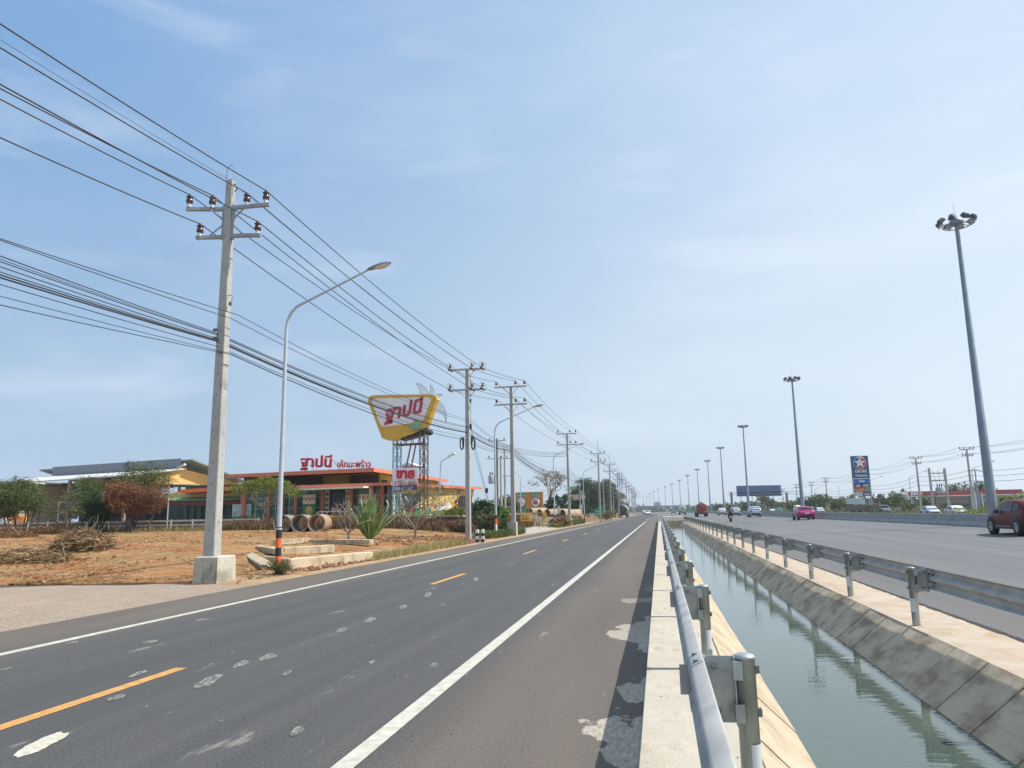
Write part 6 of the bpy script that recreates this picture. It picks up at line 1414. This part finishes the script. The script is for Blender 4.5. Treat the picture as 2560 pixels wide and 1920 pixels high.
for px in (1853, 1868, 1881, 1896, 1913, 1934): p = P(px, 1255, Y); q = MB(); q.box((p.x, Y, c_.z/2), (.22, .22, c_.z)); q.build('leg', arm_m, bl_)
t = thing('gantry_frame', 'rusty truss frame on two posts behind the ends of the billboard', 'gantry'); Y = 310.0
for px in (1828, 1966): a = P(px, 1231, Y); q = MB(); q.box((a.x, Y, a.z/2), (.8, .8, a.z)); q.build('post', mat('gantry_grey', (.17, .17, .18), .7), t)
for (pa, pb_) in (((1822, 1231), (1843, 1231)), ((1818, 1237), (1843, 1237)), ((1954, 1229.5), (1998, 1229)), ((1954, 1235), (1998, 1234.5))): q = MB(); q.bar(P(*pa, Y), P(*pb_, Y), .16); q.build('truss_rail', mat('truss_rust', (.26, .18, .17), .8), t)
# ------------------------------------------------------------------ flyover and far buildings
Y = 760.0; fo = thing('flyover', 'low grey road bridge crossing far ahead at the end of the road', 'bridge'); a = P(1592, 1266, Y); b_ = P(1725, 1264.5, Y)
q = MB(); q.box(((a.x+b_.x)/2, Y, a.z-.5), (b_.x-a.x, 9, 1.5)); q.build('deck', mat('bridge_grey', (.20, .22, .24), .8), fo)
for k in range(5): q = MB(); q.box((lerp(a.x, b_.x, .08+k*.2), Y, a.z/2-.7), (1.3, 4, a.z-1.2)); q.build('pier', MATS['bridge_grey'], fo)
fb = mat('far_blue_glass', (.10, .20, .36), .4, .15, .05); fg = mat('far_grey', (.28, .31, .34), .8)
for i, (pa, pb_, pt, m, lb) in enumerate(((1635, 1652, 1256.5, fb, 'far blue office block above the flyover'), (1606, 1611, 1260, fg, 'narrow far grey tower left of the blue office block'), (1591, 1600, 1263, fg, 'far low grey building at the left end of the flyover'), (1715, 1727, 1262, fg, 'far grey box building behind the tank lorries'))):
    a = P(pa, pt, 1400); b_ = P(pb_, pt, 1400); q = MB(); q.box(((a.x+b_.x)/2, 1400, a.z/2), (b_.x-a.x, 14, a.z)); q.box(((a.x+b_.x)/2, 1400, a.z+.8), ((b_.x-a.x)*.4, 10, 1.6)); tag(q.build('far_building', m), lb, 'building')
# ------------------------------------------------------------------ plants right side
RT = 'trees and bushes across the highway'
for i, (px, Y, h, w, lm_, lb) in enumerate(((1918, 260, 6.8, 3.6, lf_olive, 'loose pale tree below the left part of the billboard back'), (2022, 215, 5.6, 4.2, lf_dark, 'round dark green tree left of the fifth pole across the highway'), (2048, 222, 6.0, 4.0, lf_feather, 'green tree just behind the pink taxi roof'), (2085, 200, 4.8, 3.4, lf_feather, 'green bush tree right of the pink taxi'),
        (2118, 205, 5.4, 3.4, lf_olive, 'pale green tree left foot of the tall blue sign'), (2232, 185, 4.6, 4.8, lf_dark, 'dark green bush left of the petrol canopy'), (2255, 180, 4.6, 3.6, lf_feather, 'green bush under the left end of the petrol canopy'), (2322, 178, 4.4, 3.2, lf_olive, 'yellowish bush under the petrol canopy, behind the white sedans'),
        (2405, 235, 9.2, 4.0, lf_dark, 'dark tree rising above the petrol canopy'), (2440, 240, 8.8, 3.6, lf_dark, 'second dark tree above the petrol canopy, right of the tallest'), (2475, 240, 8.4, 3.0, lf_olive, 'thin pale tree above the canopy beside the nearest mast'), (2378, 240, 8.2, 4.0, lf_olive, 'bare reddish tree above the petrol canopy'), (2545, 100, 2.9, 4.0, lf_feather, 'green hedge bushes at the right border above the red car'), (1870, 330, 4.6, 5, lf_feather, 'low green bush under the billboard legs'), (1808, 420, 5.2, 8, lf_feather, 'low green trees between the third and fourth masts'), (1968, 290, 4.2, 6, lf_feather, 'low green bushes under the right end of the billboard'))):
    p = P(px, 1268, Y); rnd = random.Random(90+i); bl = [((rnd.uniform(-.6, .6)*w, rnd.uniform(-.4, .4)*w, h*rnd.uniform(.3, .82)), (w*rnd.uniform(.3, .42), w*.35, h*rnd.uniform(.12, .2))) for _ in range(9)]
    tree(lb, (p.x, Y, .1), h*.4, bl, lm_, 2300, .32*max(1, Y/200), .16, bark, 90+i, RT, asp=.55, nl=8, per=12, clump=.5)
def band(name, label, x0_, x1_, y0_, y1_, z0_, hh, n, size, m, seed, dens=None):
    rnd = random.Random(seed); q = MB()
    for _ in range(n):
        y = y0_+(y1_-y0_)*rnd.random()**1.5; x = rnd.uniform(x0_, x1_)+bend(y); s = size*rnd.uniform(.6, 1.5)*(1+y/260); hmax = hh*(.45+.55*abs(noise.noise(Vector((y*.13, x*.2, seed)))*2)); z = z0_+hmax*rnd.random()
        p = Vector((x, y, z)); a = Vector((rnd.gauss(0, 1), rnd.gauss(0, 1), rnd.gauss(0, .7))).normalized()*s; b_ = a.cross(Vector((rnd.gauss(0, 1), rnd.gauss(0, 1), rnd.gauss(0, 1)))).normalized()*s*.4
        q.add([p-a*.5, p+b_*.5, p+a*.5, p-b_*.5], [(0, 1, 2, 3)])
    return tag(q.build(name, m, recalc=False), label, 'plants', kind='stuff')
band('median_plants', 'green and dry plants growing along the highway median behind the barrier', 20.6, 24.2, 40, 330, .5, .95, 15000, .13, lf_olive, 1)
band('median_plants', 'taller yellow green shrubs in the median around the nearest mast', 21.0, 22.6, 50, 62, .5, 1.9, 2600, .11, lf_yell, 2)
band('roadside_plants', 'low scrub on the far side of the opposite carriageway', 43.5, 50, 110, 420, .2, 1.1, 9000, .26, lf_olive, 3)
band('far_trees', 'continuous far green tree line beyond the highway', 70, 130, 340, 1000, 0, 7.5, 12000, .9, lf_dark, 4)
band('far_trees', 'hazy tree line on both sides of the road at the horizon', -150, -35, 420, 1100, 0, 8, 6000, 1.1, lf_dark, 5)
band('far_trees', 'hazy trees under the flyover at the end of the road', -70, 60, 900, 1200, 0, 7, 3000, 1.3, lf_dark, 6)
band('far_trees', 'green belt of scrub behind the petrol station', 60, 160, 240, 330, 0, 3.4, 5000, .6, lf_olive, 7)
# ------------------------------------------------------------------ vehicles
tyre = mat('tyre_rubber', (.018, .018, .02), .85, .1, 4); rim = mat('alloy_rim', (.42, .43, .45), .3, .1, 4, metal=.8); cglass = mat('car_glass', (.010, .013, .018), .10, .2, 2, spec=.3); blackp = mat('black_trim', (.02, .02, .022), .6, .1)
tail = mat('tail_lamp', (.30, .01, .012), .25, .2, 4); head_l = mat('head_lamp', (.6, .62, .65), .15, .1); plate_m = mat('number_plate', (.62, .62, .58), .6, .05)
def paint(name, c, metal=.35): 
    m = mat(name, c, .33, .03, 1, metal=metal*.4, spec=.4)
    m.node_tree.nodes['Principled BSDF'].inputs['Coat Weight'].default_value = .2; return m
PROF = {
 'sedan': dict(L=4.45, W=1.74, H=1.46, st=[(-2.22, .42, .66, .70, .82), (-2.10, .28, .82, .92, .95), (-1.62, .24, .92, .96, .98), (-1.20, .22, .93, 1.16, .98), (-.72, .20, .92, 1.38, 1), (-.1, .2, .91, 1.45, 1), (.45, .2, .90, 1.43, 1), (1.02, .2, .89, 1.10, .99), (1.28, .22, .87, .92, .98), (1.80, .24, .80, .85, .95), (2.12, .28, .66, .72, .86), (2.22, .36, .52, .58, .74)], wb=(-1.33, 1.32), r=.31),
 'suv': dict(L=4.45, W=1.80, H=1.66, st=[(-2.22, .42, .80, .84, .86), (-2.14, .30, .98, 1.06, .95), (-1.96, .26, 1.06, 1.30, .97), (-1.70, .24, 1.07, 1.54, .98), (-1.2, .22, 1.06, 1.62, 1), (-.3, .22, 1.04, 1.66, 1), (.4, .22, 1.03, 1.61, 1), (1.0, .22, 1.01, 1.22, .99), (1.22, .24, 1.0, 1.06, .98), (1.78, .26, .92, .98, .95), (2.12, .30, .76, .82, .86), (2.22, .38, .62, .66, .76)], wb=(-1.34, 1.34), r=.35),
 'cross': dict(L=4.28, W=1.77, H=1.54, st=[(-2.14, .42, .80, .84, .84), (-2.04, .30, .96, 1.04, .94), (-1.86, .27, 1.03, 1.22, .97), (-1.45, .25, 1.02, 1.44, .98), (-.9, .24, .99, 1.52, 1), (-.2, .24, .96, 1.54, 1), (.35, .24, .94, 1.48, 1), (.98, .24, .93, 1.10, .99), (1.18, .25, .93, .98, .98), (1.72, .27, .87, .92, .95), (2.05, .32, .70, .76, .85), (2.14, .40, .56, .60, .74)], wb=(-1.27, 1.30), r=.345),
 'van': dict(L=4.9, W=1.9, H=2.1, st=[(-2.45, .35, 1.1, 2.0, .95), (-2.4, .3, 1.12, 2.06, .97), (-1.2, .25, 1.12, 2.1, 1), (.2, .25, 1.12, 2.1, 1), (1.1, .25, 1.1, 2.02, 1), (1.75, .25, 1.05, 1.5, .98), (2.05, .27, 1.0, 1.08, .95), (2.4, .3, .8, .86, .88), (2.45, .4, .7, .74, .8)], wb=(-1.5, 1.55), r=.34),
 'pickup': dict(L=5.1, W=1.84, H=1.78, st=[(-2.55, .45, 1.0, 1.02, .95), (-2.5, .35, 1.04, 1.06, .97), (-1.0, .3, 1.04, 1.06, 1), (-.95, .3, 1.05, 1.5, 1), (-.6, .3, 1.05, 1.72, 1), (.2, .3, 1.04, 1.78, 1), (.65, .3, 1.04, 1.7, 1), (1.25, .3, 1.02, 1.2, .98), (1.45, .3, 1.01, 1.07, .97), (2.1, .32, .95, 1.0, .94), (2.48, .36, .78, .84, .86), (2.55, .45, .7, .74, .78)], wb=(-1.6, 1.6), r=.38)}
def car(name, label, cat, kind, col, x, y, z, ang, sc=1.0, group=None, trim=None, lamp=None):
    pr = PROF[kind]; t = thing(name, label, cat, (x, y, z), ang, group); hw = pr['W']/2; st = pr['st']; rings = []
    for (sx_, zb, zbelt, zr_, wf) in st:
        w = hw*wf; h = zr_-zbelt; cab = h > .12; wr = w*(1-.20*min(1, h/.5)) if cab else w*.93
        rings.append([(w*.86, zb), (w*.97, zb+.14), (w, lerp(zb, zbelt, .55)), (w*.985, zbelt-.05), (w*.955, zbelt), (lerp(w*.955, wr, .85), zr_-.07 if cab else zbelt+h*.6), (wr*.92, zr_-.012), (wr*.55, zr_), (0, zr_+.012)])
    n = len(rings[0]); q = MB(); vs = []
    for (s_, ring) in zip(st, rings):
        for a, b_ in ring: vs.append((a, s_[0], b_))
        for a, b_ in reversed(ring[:-1]): vs.append((-a, s_[0], b_))
    k = 2*n-1; fs = []
    for i in range(len(st)-1):
        for j in range(k-1): a = i*k+j; fs.append((a, a+1, a+1+k, a+k))
        fs.append((i*k+k-1, i*k, (i+1)*k, (i+1)*k+k-1))
    fs += [tuple(range(k)), tuple((len(st)-1)*k+j for j in range(k))]
    q.add(vs, fs, 0, True); body = q.build('body', col, t)
    # glass: side windows and screens laid 8 mm proud of the body
    cabs = [i for i in range(len(st)) if st[i][3]-st[i][2] > .2]; i0, i1 = cabs[0], cabs[-1]
    def pt(i, j, u, jj, off, sgn):     # between ring points j and jj at fraction u
        a = rings[i][j]; b_ = rings[i][jj]; return Vector((sgn*(lerp(a[0], b_[0], u)+off), st[i][0], lerp(a[1], b_[1], u)))
    for sgn in (-1, 1):
        for (ia, ib) in ((i0, (i0+i1)//2), ((i0+i1)//2, i1)):
            q = MB(); idx = list(range(ia, ib+1)); vs = []
            for m_, i in enumerate(idx):
                lo_ = pt(i, 4, .10, 5, .012, sgn); hi_ = pt(i, 4, .86, 5, .012, sgn)
                if m_ == 0: lo_.y += .035; hi_.y += .035
                if m_ == len(idx)-1: lo_.y -= .035; hi_.y -= .035
                vs += [lo_, hi_]
            q.add(vs, [(2*i, 2*i+1, 2*i+3, 2*i+2) for i in range(len(idx)-1)]); q.build('side_window', cglass, t, recalc=False)
    def screen(ia, ib, nm, dirn):
        q = MB(); vs = []; m_ = 5
        for u in range(m_+1):
            i = u/m_; A_ = ia; B_ = ib; ya = lerp(st[A_][0], st[B_][0], .08+.84*i); f = (ya-st[A_][0])/(st[B_][0]-st[A_][0])
            for xx in (-1, -.5, 0, .5, 1):
                w = lerp(rings[A_][6][0], rings[B_][6][0], f)*.96; zz = lerp(rings[A_][7][1], rings[B_][7][1], f)
                vs.append((xx*w, ya+dirn*.02, zz+.014-.012*abs(xx)))
        q.add(vs, [(u*5+v, u*5+v+1, (u+1)*5+v+1, (u+1)*5+v) for u in range(m_) for v in range(4)]); q.build(nm, cglass, t, recalc=False)
    # rear glass spans from belt to roof at the back, windscreen at the front
    rb = i0-1; 
    steep = [i for i in range(len(st)) if st[i][3]-st[i][2] > .02]
    screen(max(0, i0-1), i0+1, 'rear_window', -1); screen(i1+1 if i1+1 < len(st) else i1, i1-0 if kind != 'x' else i1, 'windscreen', 1); 
    q = MB(); q.box((0, st[0][0]-.015, .46), (hw*1.50, .10, .24)); q.build('rear_bumper', trim or blackp, t); q = MB(); q.box((0, st[-1][0]+.0, .42), (hw*1.35, .10, .2)); q.build('front_bumper', blackp, t)
    for s_ in (-1, 1):
        q = MB(); q.box((s_*hw*.80, st[1][0]-.01, st[1][2]-.08), (hw*.30, .14, .17)); q.build('tail_light', lamp or tail, t); q = MB(); q.box((s_*hw*.66, st[-2][0]+.0, st[-2][2]-.04), (hw*.32, .12, .12)); q.build('headlight', head_l, t)
        q = MB(); q.box((s_*(hw+.10), st[i1][0]-.02, st[i1][2]+.07), (.20, .12, .13)); q.build('mirror', blackp, t)
        if kind in ('cross',): q = MB(); q.box((s_*(hw*.99), 0, .30), (.05, 1.7, .10)); q.build('sill_trim', blackp, t); q = MB(); q.box((s_*(hw*1.015), 0, .37), (.02, 1.6, .022)); q.build('chrome_strip', rim, t)
        for dy in (.15, -.75): q = MB(); q.box((s_*hw*1.0, dy, st[6][2]-.12), (.03, .16, .03)); q.build('door_handle', col, t)
    q = MB(); q.box((0, st[0][0]-.075, .74 if kind != 'sedan' else .70), (.40, .02, .17)); q.build('number_plate', plate_m, t)
    r = pr['r']
    for wy in pr['wb']:
        for s_ in (-1, 1):
            q = MB(); q.lathe((s_*(hw-.20), wy, r+.02), [(.01, -.0), (r+.065, 0), (r+.065, .205), (.01, .206)], 24, axis='X'); 
            if s_ < 0: q.v = [(2*s_*(hw-.20)-a, b_, c_) for a, b_, c_ in q.v]
            q.build('wheel_arch', blackp, t)
            w = thing('wheel', None, None, (0, 0, 0)); w.parent = t; w.location = (s_*(hw-.09), wy, r); del_ = None
            q = MB(); q.lathe((0, 0, 0), [(r*.62, -.105), (r*.94, -.11), (r, -.07), (r, .07), (r*.94, .11), (r*.62, .105)], 26, axis='X'); q.build('tyre', tyre, w)
            q = MB(); q.lathe((0, 0, 0), [(.001, .07*s_), (r*.16, .085*s_), (r*.17, .05*s_)], 14, axis='X')
            q.lathe((0, 0, 0), [(r*.56, .102*s_), (r*.65, .112*s_), (r*.65, -.06*s_), (r*.60, -.05*s_)], 26, axis='X')
            for k_ in range(10):
                a = k_*math.pi/5+(.16 if k_ % 2 else -.0); q.bar((s_*.075, 0, 0), (s_*.10, math.cos(a)*r*.60, math.sin(a)*r*.60), .035, .03)
            q.build('rim', rim, w); q = MB(); q.lathe((0, 0, 0), [(.001, .02*s_), (r*.6, .02*s_)], 20, axis='X'); q.build('brake_disc', blackp, w)
    t.scale = (sc, sc, sc); return t
def zr_(x): return -.115+.034*(x-4.6)+.004
def onroad(px, py):
    z = .1
    for _ in range(20): g = G(px, py, z); z = zr_(g.x)
    return g
def dull(m): b = m.node_tree.nodes['Principled BSDF']; b.inputs['Coat Weight'].default_value = 0; b.inputs['Specular IOR Level'].default_value = .18; return m
# near red crossover, cut by the right border
f1 = onroad(2488, 1334.5); rear = onroad(2545, 1338)
ax_ = 17.25+.9; ang = math.atan2(-(17.28-17.9), 2.6)*0+rad(2)
p = onroad(2493, 1335)
car('red_crossover', 'dark red crossover car with black wheel arches at the right border', 'car', 'cross', dull(paint('paint_dark_red', (.095, .004, .008), .0)), p.x+.72, p.y-1.35, zr_(p.x+.7), rad(0), 1.06)
def put(px0, px1, py, kind, col, name, label, cat='car', ang=0.0, sc=1.0, **k):
    g = onroad((px0+px1)/2, py); hwid = (P(px1, py, g.y)-P(px0, py, g.y)).x
    return car(name, label, cat, kind, col, g.x, g.y+PROF[kind]['L']/2, zr_(g.x), ang, sc, **k)
put(2002, 2034, 1299.5, 'sedan', paint('paint_pink', (.42, .012, .16), .0), 'pink_taxi', 'bright pink taxi sedan driving away in the far lane', sc=1.12)
put(1880, 1900, 1292.5, 'suv', paint('paint_silver', (.42, .48, .58), .5), 'silver_suv', 'silver high estate car, nearest of the three pale cars', sc=1.14)
put(1832, 1849, 1290, 'suv', paint('paint_pale_silver', (.48, .52, .58), .4), 'silver_suv', 'silver car in the middle of the three pale cars, beside the motorcycle', sc=1.12)
put(1799, 1815, 1288, 'suv', paint('paint_white', (.62, .64, .66), .0), 'white_suv', 'white car, farthest of the three pale cars', sc=1.12)
# tank lorries
def tanker(label, name, px, py, col_end, col_side, W_=2.5, H=3.3, L=8.5, ang=0.0, road=None, z=None, cabc=None, Y=None, group=None):
    g = onroad(px, py) if road is None else G(px, py, 0); t = thing(name, label, 'tank lorry', (g.x, g.y, zr_(g.x) if z is None else z), ang, group)
    rx, rz = W_/2, (H-1.15)/2; n = 28
    def sec(y, s_): return [(rx*s_*math.cos(2*math.pi*k/n)*(1.0), y, 1.15+rz+rz*s_*math.sin(2*math.pi*k/n)) for k in range(n)]
    q = MB(); ys2 = [(0.0, .96), (.06, 1.0), (L, 1.0)]; vs = [v for y, s_ in ys2 for v in sec(y, s_)]; q.add(vs, [(i*n+k, i*n+(k+1) % n, (i+1)*n+(k+1) % n, (i+1)*n+k) for i in range(len(ys2)-1) for k in range(n)]+[tuple(2*n+k for k in range(n))], 0, True); q.build('tank', col_side, t)
    q = MB(); q.add(sec(0, .96)+sec(-.10, .80)+sec(-.14, .3), [(i*n+k, i*n+(k+1) % n, (i+1)*n+(k+1) % n, (i+1)*n+k) for i in range(2) for k in range(n)]+[tuple(2*n+k for k in range(n))], 0, True); en = q.build('tank_end', col_end, t)
    q = MB(); q.lathe((0, -.15, 1.15+rz), [(.001, -.03), (.30, -.02), (.34, .04)], 18, axis='Y'); q.build('end_badge', mat('badge_dark', (.10, .05, .04), .6), t)
    q = MB(); q.box((0, L*.5, H+.10), (.6, L*.9, .07)); 
    for k in range(5): q.lathe((0, L*(.1+.2*k), H+.0), [(.3, 0), (.3, .22), (.001, .25)], 10)
    q.build('top_walkway', arm_m, t)
    q = MB(); q.box((0, L*.55, .88), (.9, L*1.2, .35)); q.box((0, .15, .72), (W_*.98, .12, .16)); q.build('chassis', blackp, t); q = MB(); q.box((0, -.04, .95), (W_*.98, .10, .30)); q.build('rear_beam', col_end, t)
    for s_ in (-1, 1):
        q = MB(); q.box((s_*W_*.40, -.06, .95), (.3, .06, .14)); q.build('tail_light', tail, t)
        q = MB(); q.box((s_*W_*.40, 1.2, .62), (.06, 2.8, .5)); q.build('mudguard', blackp, t)
        for wy in (.75, 2.0, L+.2):
            q = MB(); q.lathe((s_*(W_/2-.28), wy, .50), [(.01, -.25), (.44, -.25), (.5, -.2), (.5, .2), (.44, .25), (.01, .25)], 22, axis='X'); w = q.build('wheel', tyre, t); q = MB(); q.lathe((s_*(W_/2-.01), wy, .50), [(.001, .0), (.22, 0), (.25, -.04)], 16, axis='X'); q.build('rim', rim, w)
    q = MB(); q.prism([(L+.35, .7), (L+2.3, .7), (L+2.35, 1.6), (L+2.15, 2.75), (L+.35, 2.85)], -W_*.47, W_*.47, 'X'); cb = q.build('cab', cabc or col_side, t); q = MB()
    q.prism([(L+2.36, 1.65), (L+2.18, 2.6), (L+2.22, 2.6), (L+2.40, 1.65)], -W_*.42, W_*.42, 'X'); q.build('windscreen', cglass, cb)
    for s_ in (-1, 1): q = MB(); q.box((s_*(W_*.5+.15), L+2.1, 2.0), (.12, .15, .7)); q.build('mirror', blackp, t)
    return t
red_t = paint('tank_red', (.30, .055, .030), .1); tan_t = mat('tank_dull_silver', (.45, .45, .43), .35, .15, .5, metal=.5); dk = mat('tank_dark_brown', (.055, .045, .05), .6, .2, 1)
tanker('red tank lorry with a round tank end driving away, left of the pale cars', 'red_tank_lorry', 1756, 1292, red_t, tan_t, 2.75, 3.35)
tanker('white and green tank lorry further ahead of the red one', 'white_tank_lorry', 1707, 1287, mat('tank_pale_green', (.50, .56, .46), .5, .25, .8), mat('tank_white', (.6, .62, .6), .5), 2.7, 3.6)
tanker('dark tank lorry driving away on the side road under the trees', 'dark_tank_lorry', 1557, 1294, dk, mat('tank_steel', (.46, .47, .48), .3, .1, .6, metal=.6), 2.7, 3.45, road=0, z=0)
def box_truck(label, px, py, col, cabc, W_=2.4, H=2.9, L=5.0, side=False):
    g = onroad(px, py); t = thing('box_truck', label, 'truck', (g.x, g.y, zr_(g.x))); q = MB(); q.box((0, L/2, 1.9), (W_, L, H-1.0)); q.build('cargo_box', col, t); q = MB(); q.box((0, L/2+.5, .8), (W_*.9, L+1, .3)); q.build('chassis', blackp, t); q = MB(); q.box((0, L+1.1, 1.5), (W_*.94, 1.9, 1.8)); q.build('cab', cabc, t)
    for s_ in (-1, 1):
        for wy in (.9, L+1.1): q = MB(); q.lathe((s_*(W_/2-.2), wy, .48), [(.01, -.15), (.48, -.15), (.48, .15), (.01, .15)], 16, axis='X'); q.build('wheel', tyre, t)
    return t
box_truck('small far flatbed truck with a green grey load left of the white tank lorry', 1684, 1284.5, mat('load_greengrey', (.30, .38, .37), .7), mat('cab_red', (.25, .03, .04), .5))
box_truck('far white box truck on the highway right of the flyover pier', 1668, 1281.5, white_m, white_m)
car('white_pickup', 'white pickup truck coming towards the camera on the side road', 'pickup truck', 'pickup', paint('paint_white2', (.62, .63, .63), 0), -4.6+bend(322), 322, 0, math.pi, 1.15)
car('white_van', 'tiny white van far down the side road near the flyover', 'van', 'van', MATS['paint_white2'], -5+bend(470), 470, 0, 0, 1.2)
# oncoming traffic beyond the median
def onc(px, kind, col, name, label, X_=41.0, cat='car', ang=math.pi, sc=1.0, z=.28):
    p = PX(px, 1272, X_); return car(name, label, cat, kind, col, X_, p.y, z, ang, sc)
cw = MATS['paint_white']; cs = MATS['paint_pale_silver']; cg = paint('paint_grey', (.12, .13, .15), .5)
onc(2388, 'sedan', cw, 'white_sedan', 'white sedan behind the barrier, nearer the red crossover'); onc(2324, 'sedan', cs, 'white_sedan', 'pale sedan behind the barrier, left of the white one')
onc(2208, 'pickup', cg, 'grey_pickup', 'dark pickup truck behind the barrier below the LPG board', cat='pickup truck'); onc(1996, 'van', cw, 'white_van', 'white van with a dark windscreen above the pink taxi', cat='van', X_=38, sc=1.1)
onc(2048, 'sedan', cs, 'silver_sedan', 'silver car just right of the pink taxi beyond the barrier', sc=1.1); onc(2029, 'van', cw, 'white_minibus', 'white minibus behind the pink taxi roof', cat='van', X_=45, sc=.95); onc(1947, 'sedan', paint('paint_teal', (.05, .14, .17), .3), 'teal_sedan', 'dark teal car beyond the barrier, left of the white van', sc=1.2); onc(1930, 'pickup', cw, 'white_pickup', 'white pickup beyond the barrier, left of the teal car', cat='pickup truck', sc=1.1)
t = thing('lorry_trailer', 'long lorry with a pale box body parked at the foot of the tall blue sign', 'truck', (0, 0, 0)); Y = 150.0; a = P(2117, 1251, Y); b_ = P(2160, 1264, Y); q = MB(); q.box(((a.x+b_.x)/2, Y, (a.z+b_.z)/2+.3), (b_.x-a.x, 2.4, a.z-b_.z)); q.build('cargo_box', mat('trailer_pale', (.46, .50, .53), .7, .1, .6), t)
q = MB(); q.box(((a.x+b_.x)/2+1, Y, 1.5), (b_.x-a.x+2.5, 2.3, 1.2)); q.build('flat_bed', mat('bed_brown', (.13, .11, .09), .8, .4, 2), t)
for k in range(4): q = MB(); q.lathe((a.x+.8+k*1.3, Y-1.2, .7), [(.01, -.15), (.5, -.15), (.5, .15), (.01, .15)], 16, axis='Y'); q.build('wheel', tyre, t)
# motorcycle and rider
g = onroad(1827, 1305); mc = thing('motorcycle', 'dark motorcycle ridden away from the camera by the canal side guardrail', 'motorcycle', (g.x, g.y, zr_(g.x)), 0); MS = 1.22
for wy in (-.62, .66): q = MB(); q.lathe((0, wy, .30), [(.22, -.05), (.28, -.055), (.30, 0), (.28, .055), (.22, .05)], 22, axis='X'); w = q.build('wheel', tyre, mc); q = MB(); q.lathe((0, wy, .30), [(.001, .03), (.06, .03), (.23, .01), (.23, -.01), (.06, -.03), (.001, -.03)], 14, axis='X'); q.build('rim', rim, w)
q = MB(); q.prism([(-.72, .62), (-.55, .86), (.0, .82), (.15, .60), (.50, 1.0), (.58, .98), (.45, .42), (.1, .32), (-.35, .35)], -.11, .11, 'X'); q.build('frame_body', mat('bike_dark', (.03, .03, .035), .4), mc)
q = MB(); q.box((0, -.28, .86), (.26, .75, .09)); q.build('seat', blackp, mc); q = MB(); q.tube([(-.34, .42, 1.04), (0, .52, 1.0), (.34, .42, 1.04)], .018, 6); q.build('handlebar', rim, mc)
for s_ in (-1, 1): q = MB(); q.box((s_*.36, .46, 1.20), (.11, .03, .08)); q.build('mirror', blackp, mc)
q = MB(); q.box((0, -.80, .66), (.16, .05, .12)); q.build('tail_light', tail, mc); q = MB(); q.box((0, -.86, .52), (.26, .02, .18)); q.build('number_plate', plate_m, mc); q = MB(); q.tube([(.16, .1, .32), (.18, -.8, .42)], .05, 8); q.build('exhaust', rim, mc)
mc.scale = (MS,)*3
rd = thing('person', 'person in dark jacket and helmet riding the motorcycle away', 'person', (g.x, g.y, zr_(g.x)), 0)
def skin(name, verts, edges, radii, m, parent, sub=2):
    me = bpy.data.meshes.new(name); me.from_pydata(verts, edges, []); me.materials.append(m); o = bpy.data.objects.new(name, me); COL.objects.link(o); o.parent = parent
    md = o.modifiers.new('s', 'SKIN'); md.use_smooth_shade = True
    for i, r in enumerate(radii): sv = me.skin_vertices[0].data[i]; sv.radius = (r, r); sv.use_root = i == 0
    s = o.modifiers.new('u', 'SUBSURF'); s.levels = sub; s.render_levels = sub; return o
jv = [(0, -.30, .98), (0, -.28, 1.15), (0, -.20, 1.34), (0, -.12, 1.48), (0, -.08, 1.58), (.20, -.12, 1.46), (.33, .06, 1.25), (.31, .34, 1.10), (-.20, -.12, 1.46), (-.33, .06, 1.25), (-.31, .34, 1.10), (.12, -.28, .95), (.24, .14, .90), (.20, .0, .46), (.20, .12, .38), (-.12, -.28, .95), (-.24, .14, .90), (-.20, .0, .46), (-.20, .12, .38)]
je = [(0, 1), (1, 2), (2, 3), (3, 4), (3, 5), (5, 6), (6, 7), (3, 8), (8, 9), (9, 10), (0, 11), (11, 12), (12, 13), (13, 14), (0, 15), (15, 16), (16, 17), (17, 18)]
skin('body', jv, je, [.15, .15, .17, .15, .06, .075, .055, .04, .075, .055, .04, .10, .075, .055, .045, .10, .075, .055, .045], mat('rider_clothes', (.06, .055, .045), .9, .3, 6), rd)
skin('jacket', [(0, -.30, 1.0), (0, -.28, 1.18), (0, -.20, 1.36), (0, -.13, 1.47)], [(0, 1), (1, 2), (2, 3)], [.17, .175, .19, .15], mat('rider_jacket', (.13, .115, .09), .9, .3, 6), rd)
q = MB(); q.lathe((0, -.04, 1.68), [(.001, -.15), (.11, -.12), (.145, -.02), (.14, .07), (.09, .13), (.001, .15)], 18); q.build('helmet', mat('helmet_dark', (.04, .03, .03), .3), rd)
for s_ in (-1, 1):
    for k in range(5): 
        vx = s_*(.31+.0); q = MB(); y0_ = .34; L_ = (.06, .075, .08, .072, .055)[k]; xx = s_*(.27+.020*k) if k else s_*.255
        q.tube([(xx, y0_+.03, 1.10), (xx, y0_+.03+L_*.6, 1.095), (xx, y0_+.03+L_*.75, 1.065), (xx, y0_+.03+L_*.4, 1.04)], [.011, .010, .009, .008], 6); q.build('finger', mat('skin_tone', (.36, .22, .15), .6), rd)
rd.scale = (MS,)*3
# ------------------------------------------------------------------ haze
hz = MB(); hz.box((-50, 900, 60), (3600, 2600, 128)); hm = bpy.data.materials.new('haze_air'); hm.use_nodes = True; N, L = nodes(hm); N.remove(N['Principled BSDF']); pv = N.new('ShaderNodeVolumePrincipled'); pv.inputs['Color'].default_value = (.80, .88, 1, 1); pv.inputs['Density'].default_value = .00028; pv.inputs['Anisotropy'].default_value = .3
L.new(pv.outputs[0], [n for n in N if n.type == 'OUTPUT_MATERIAL'][0].inputs['Volume'])
ho = hz.build('haze', hm); ho['kind'] = 'stuff'; ho['label'] = 'thin bluish air haze over the whole place'
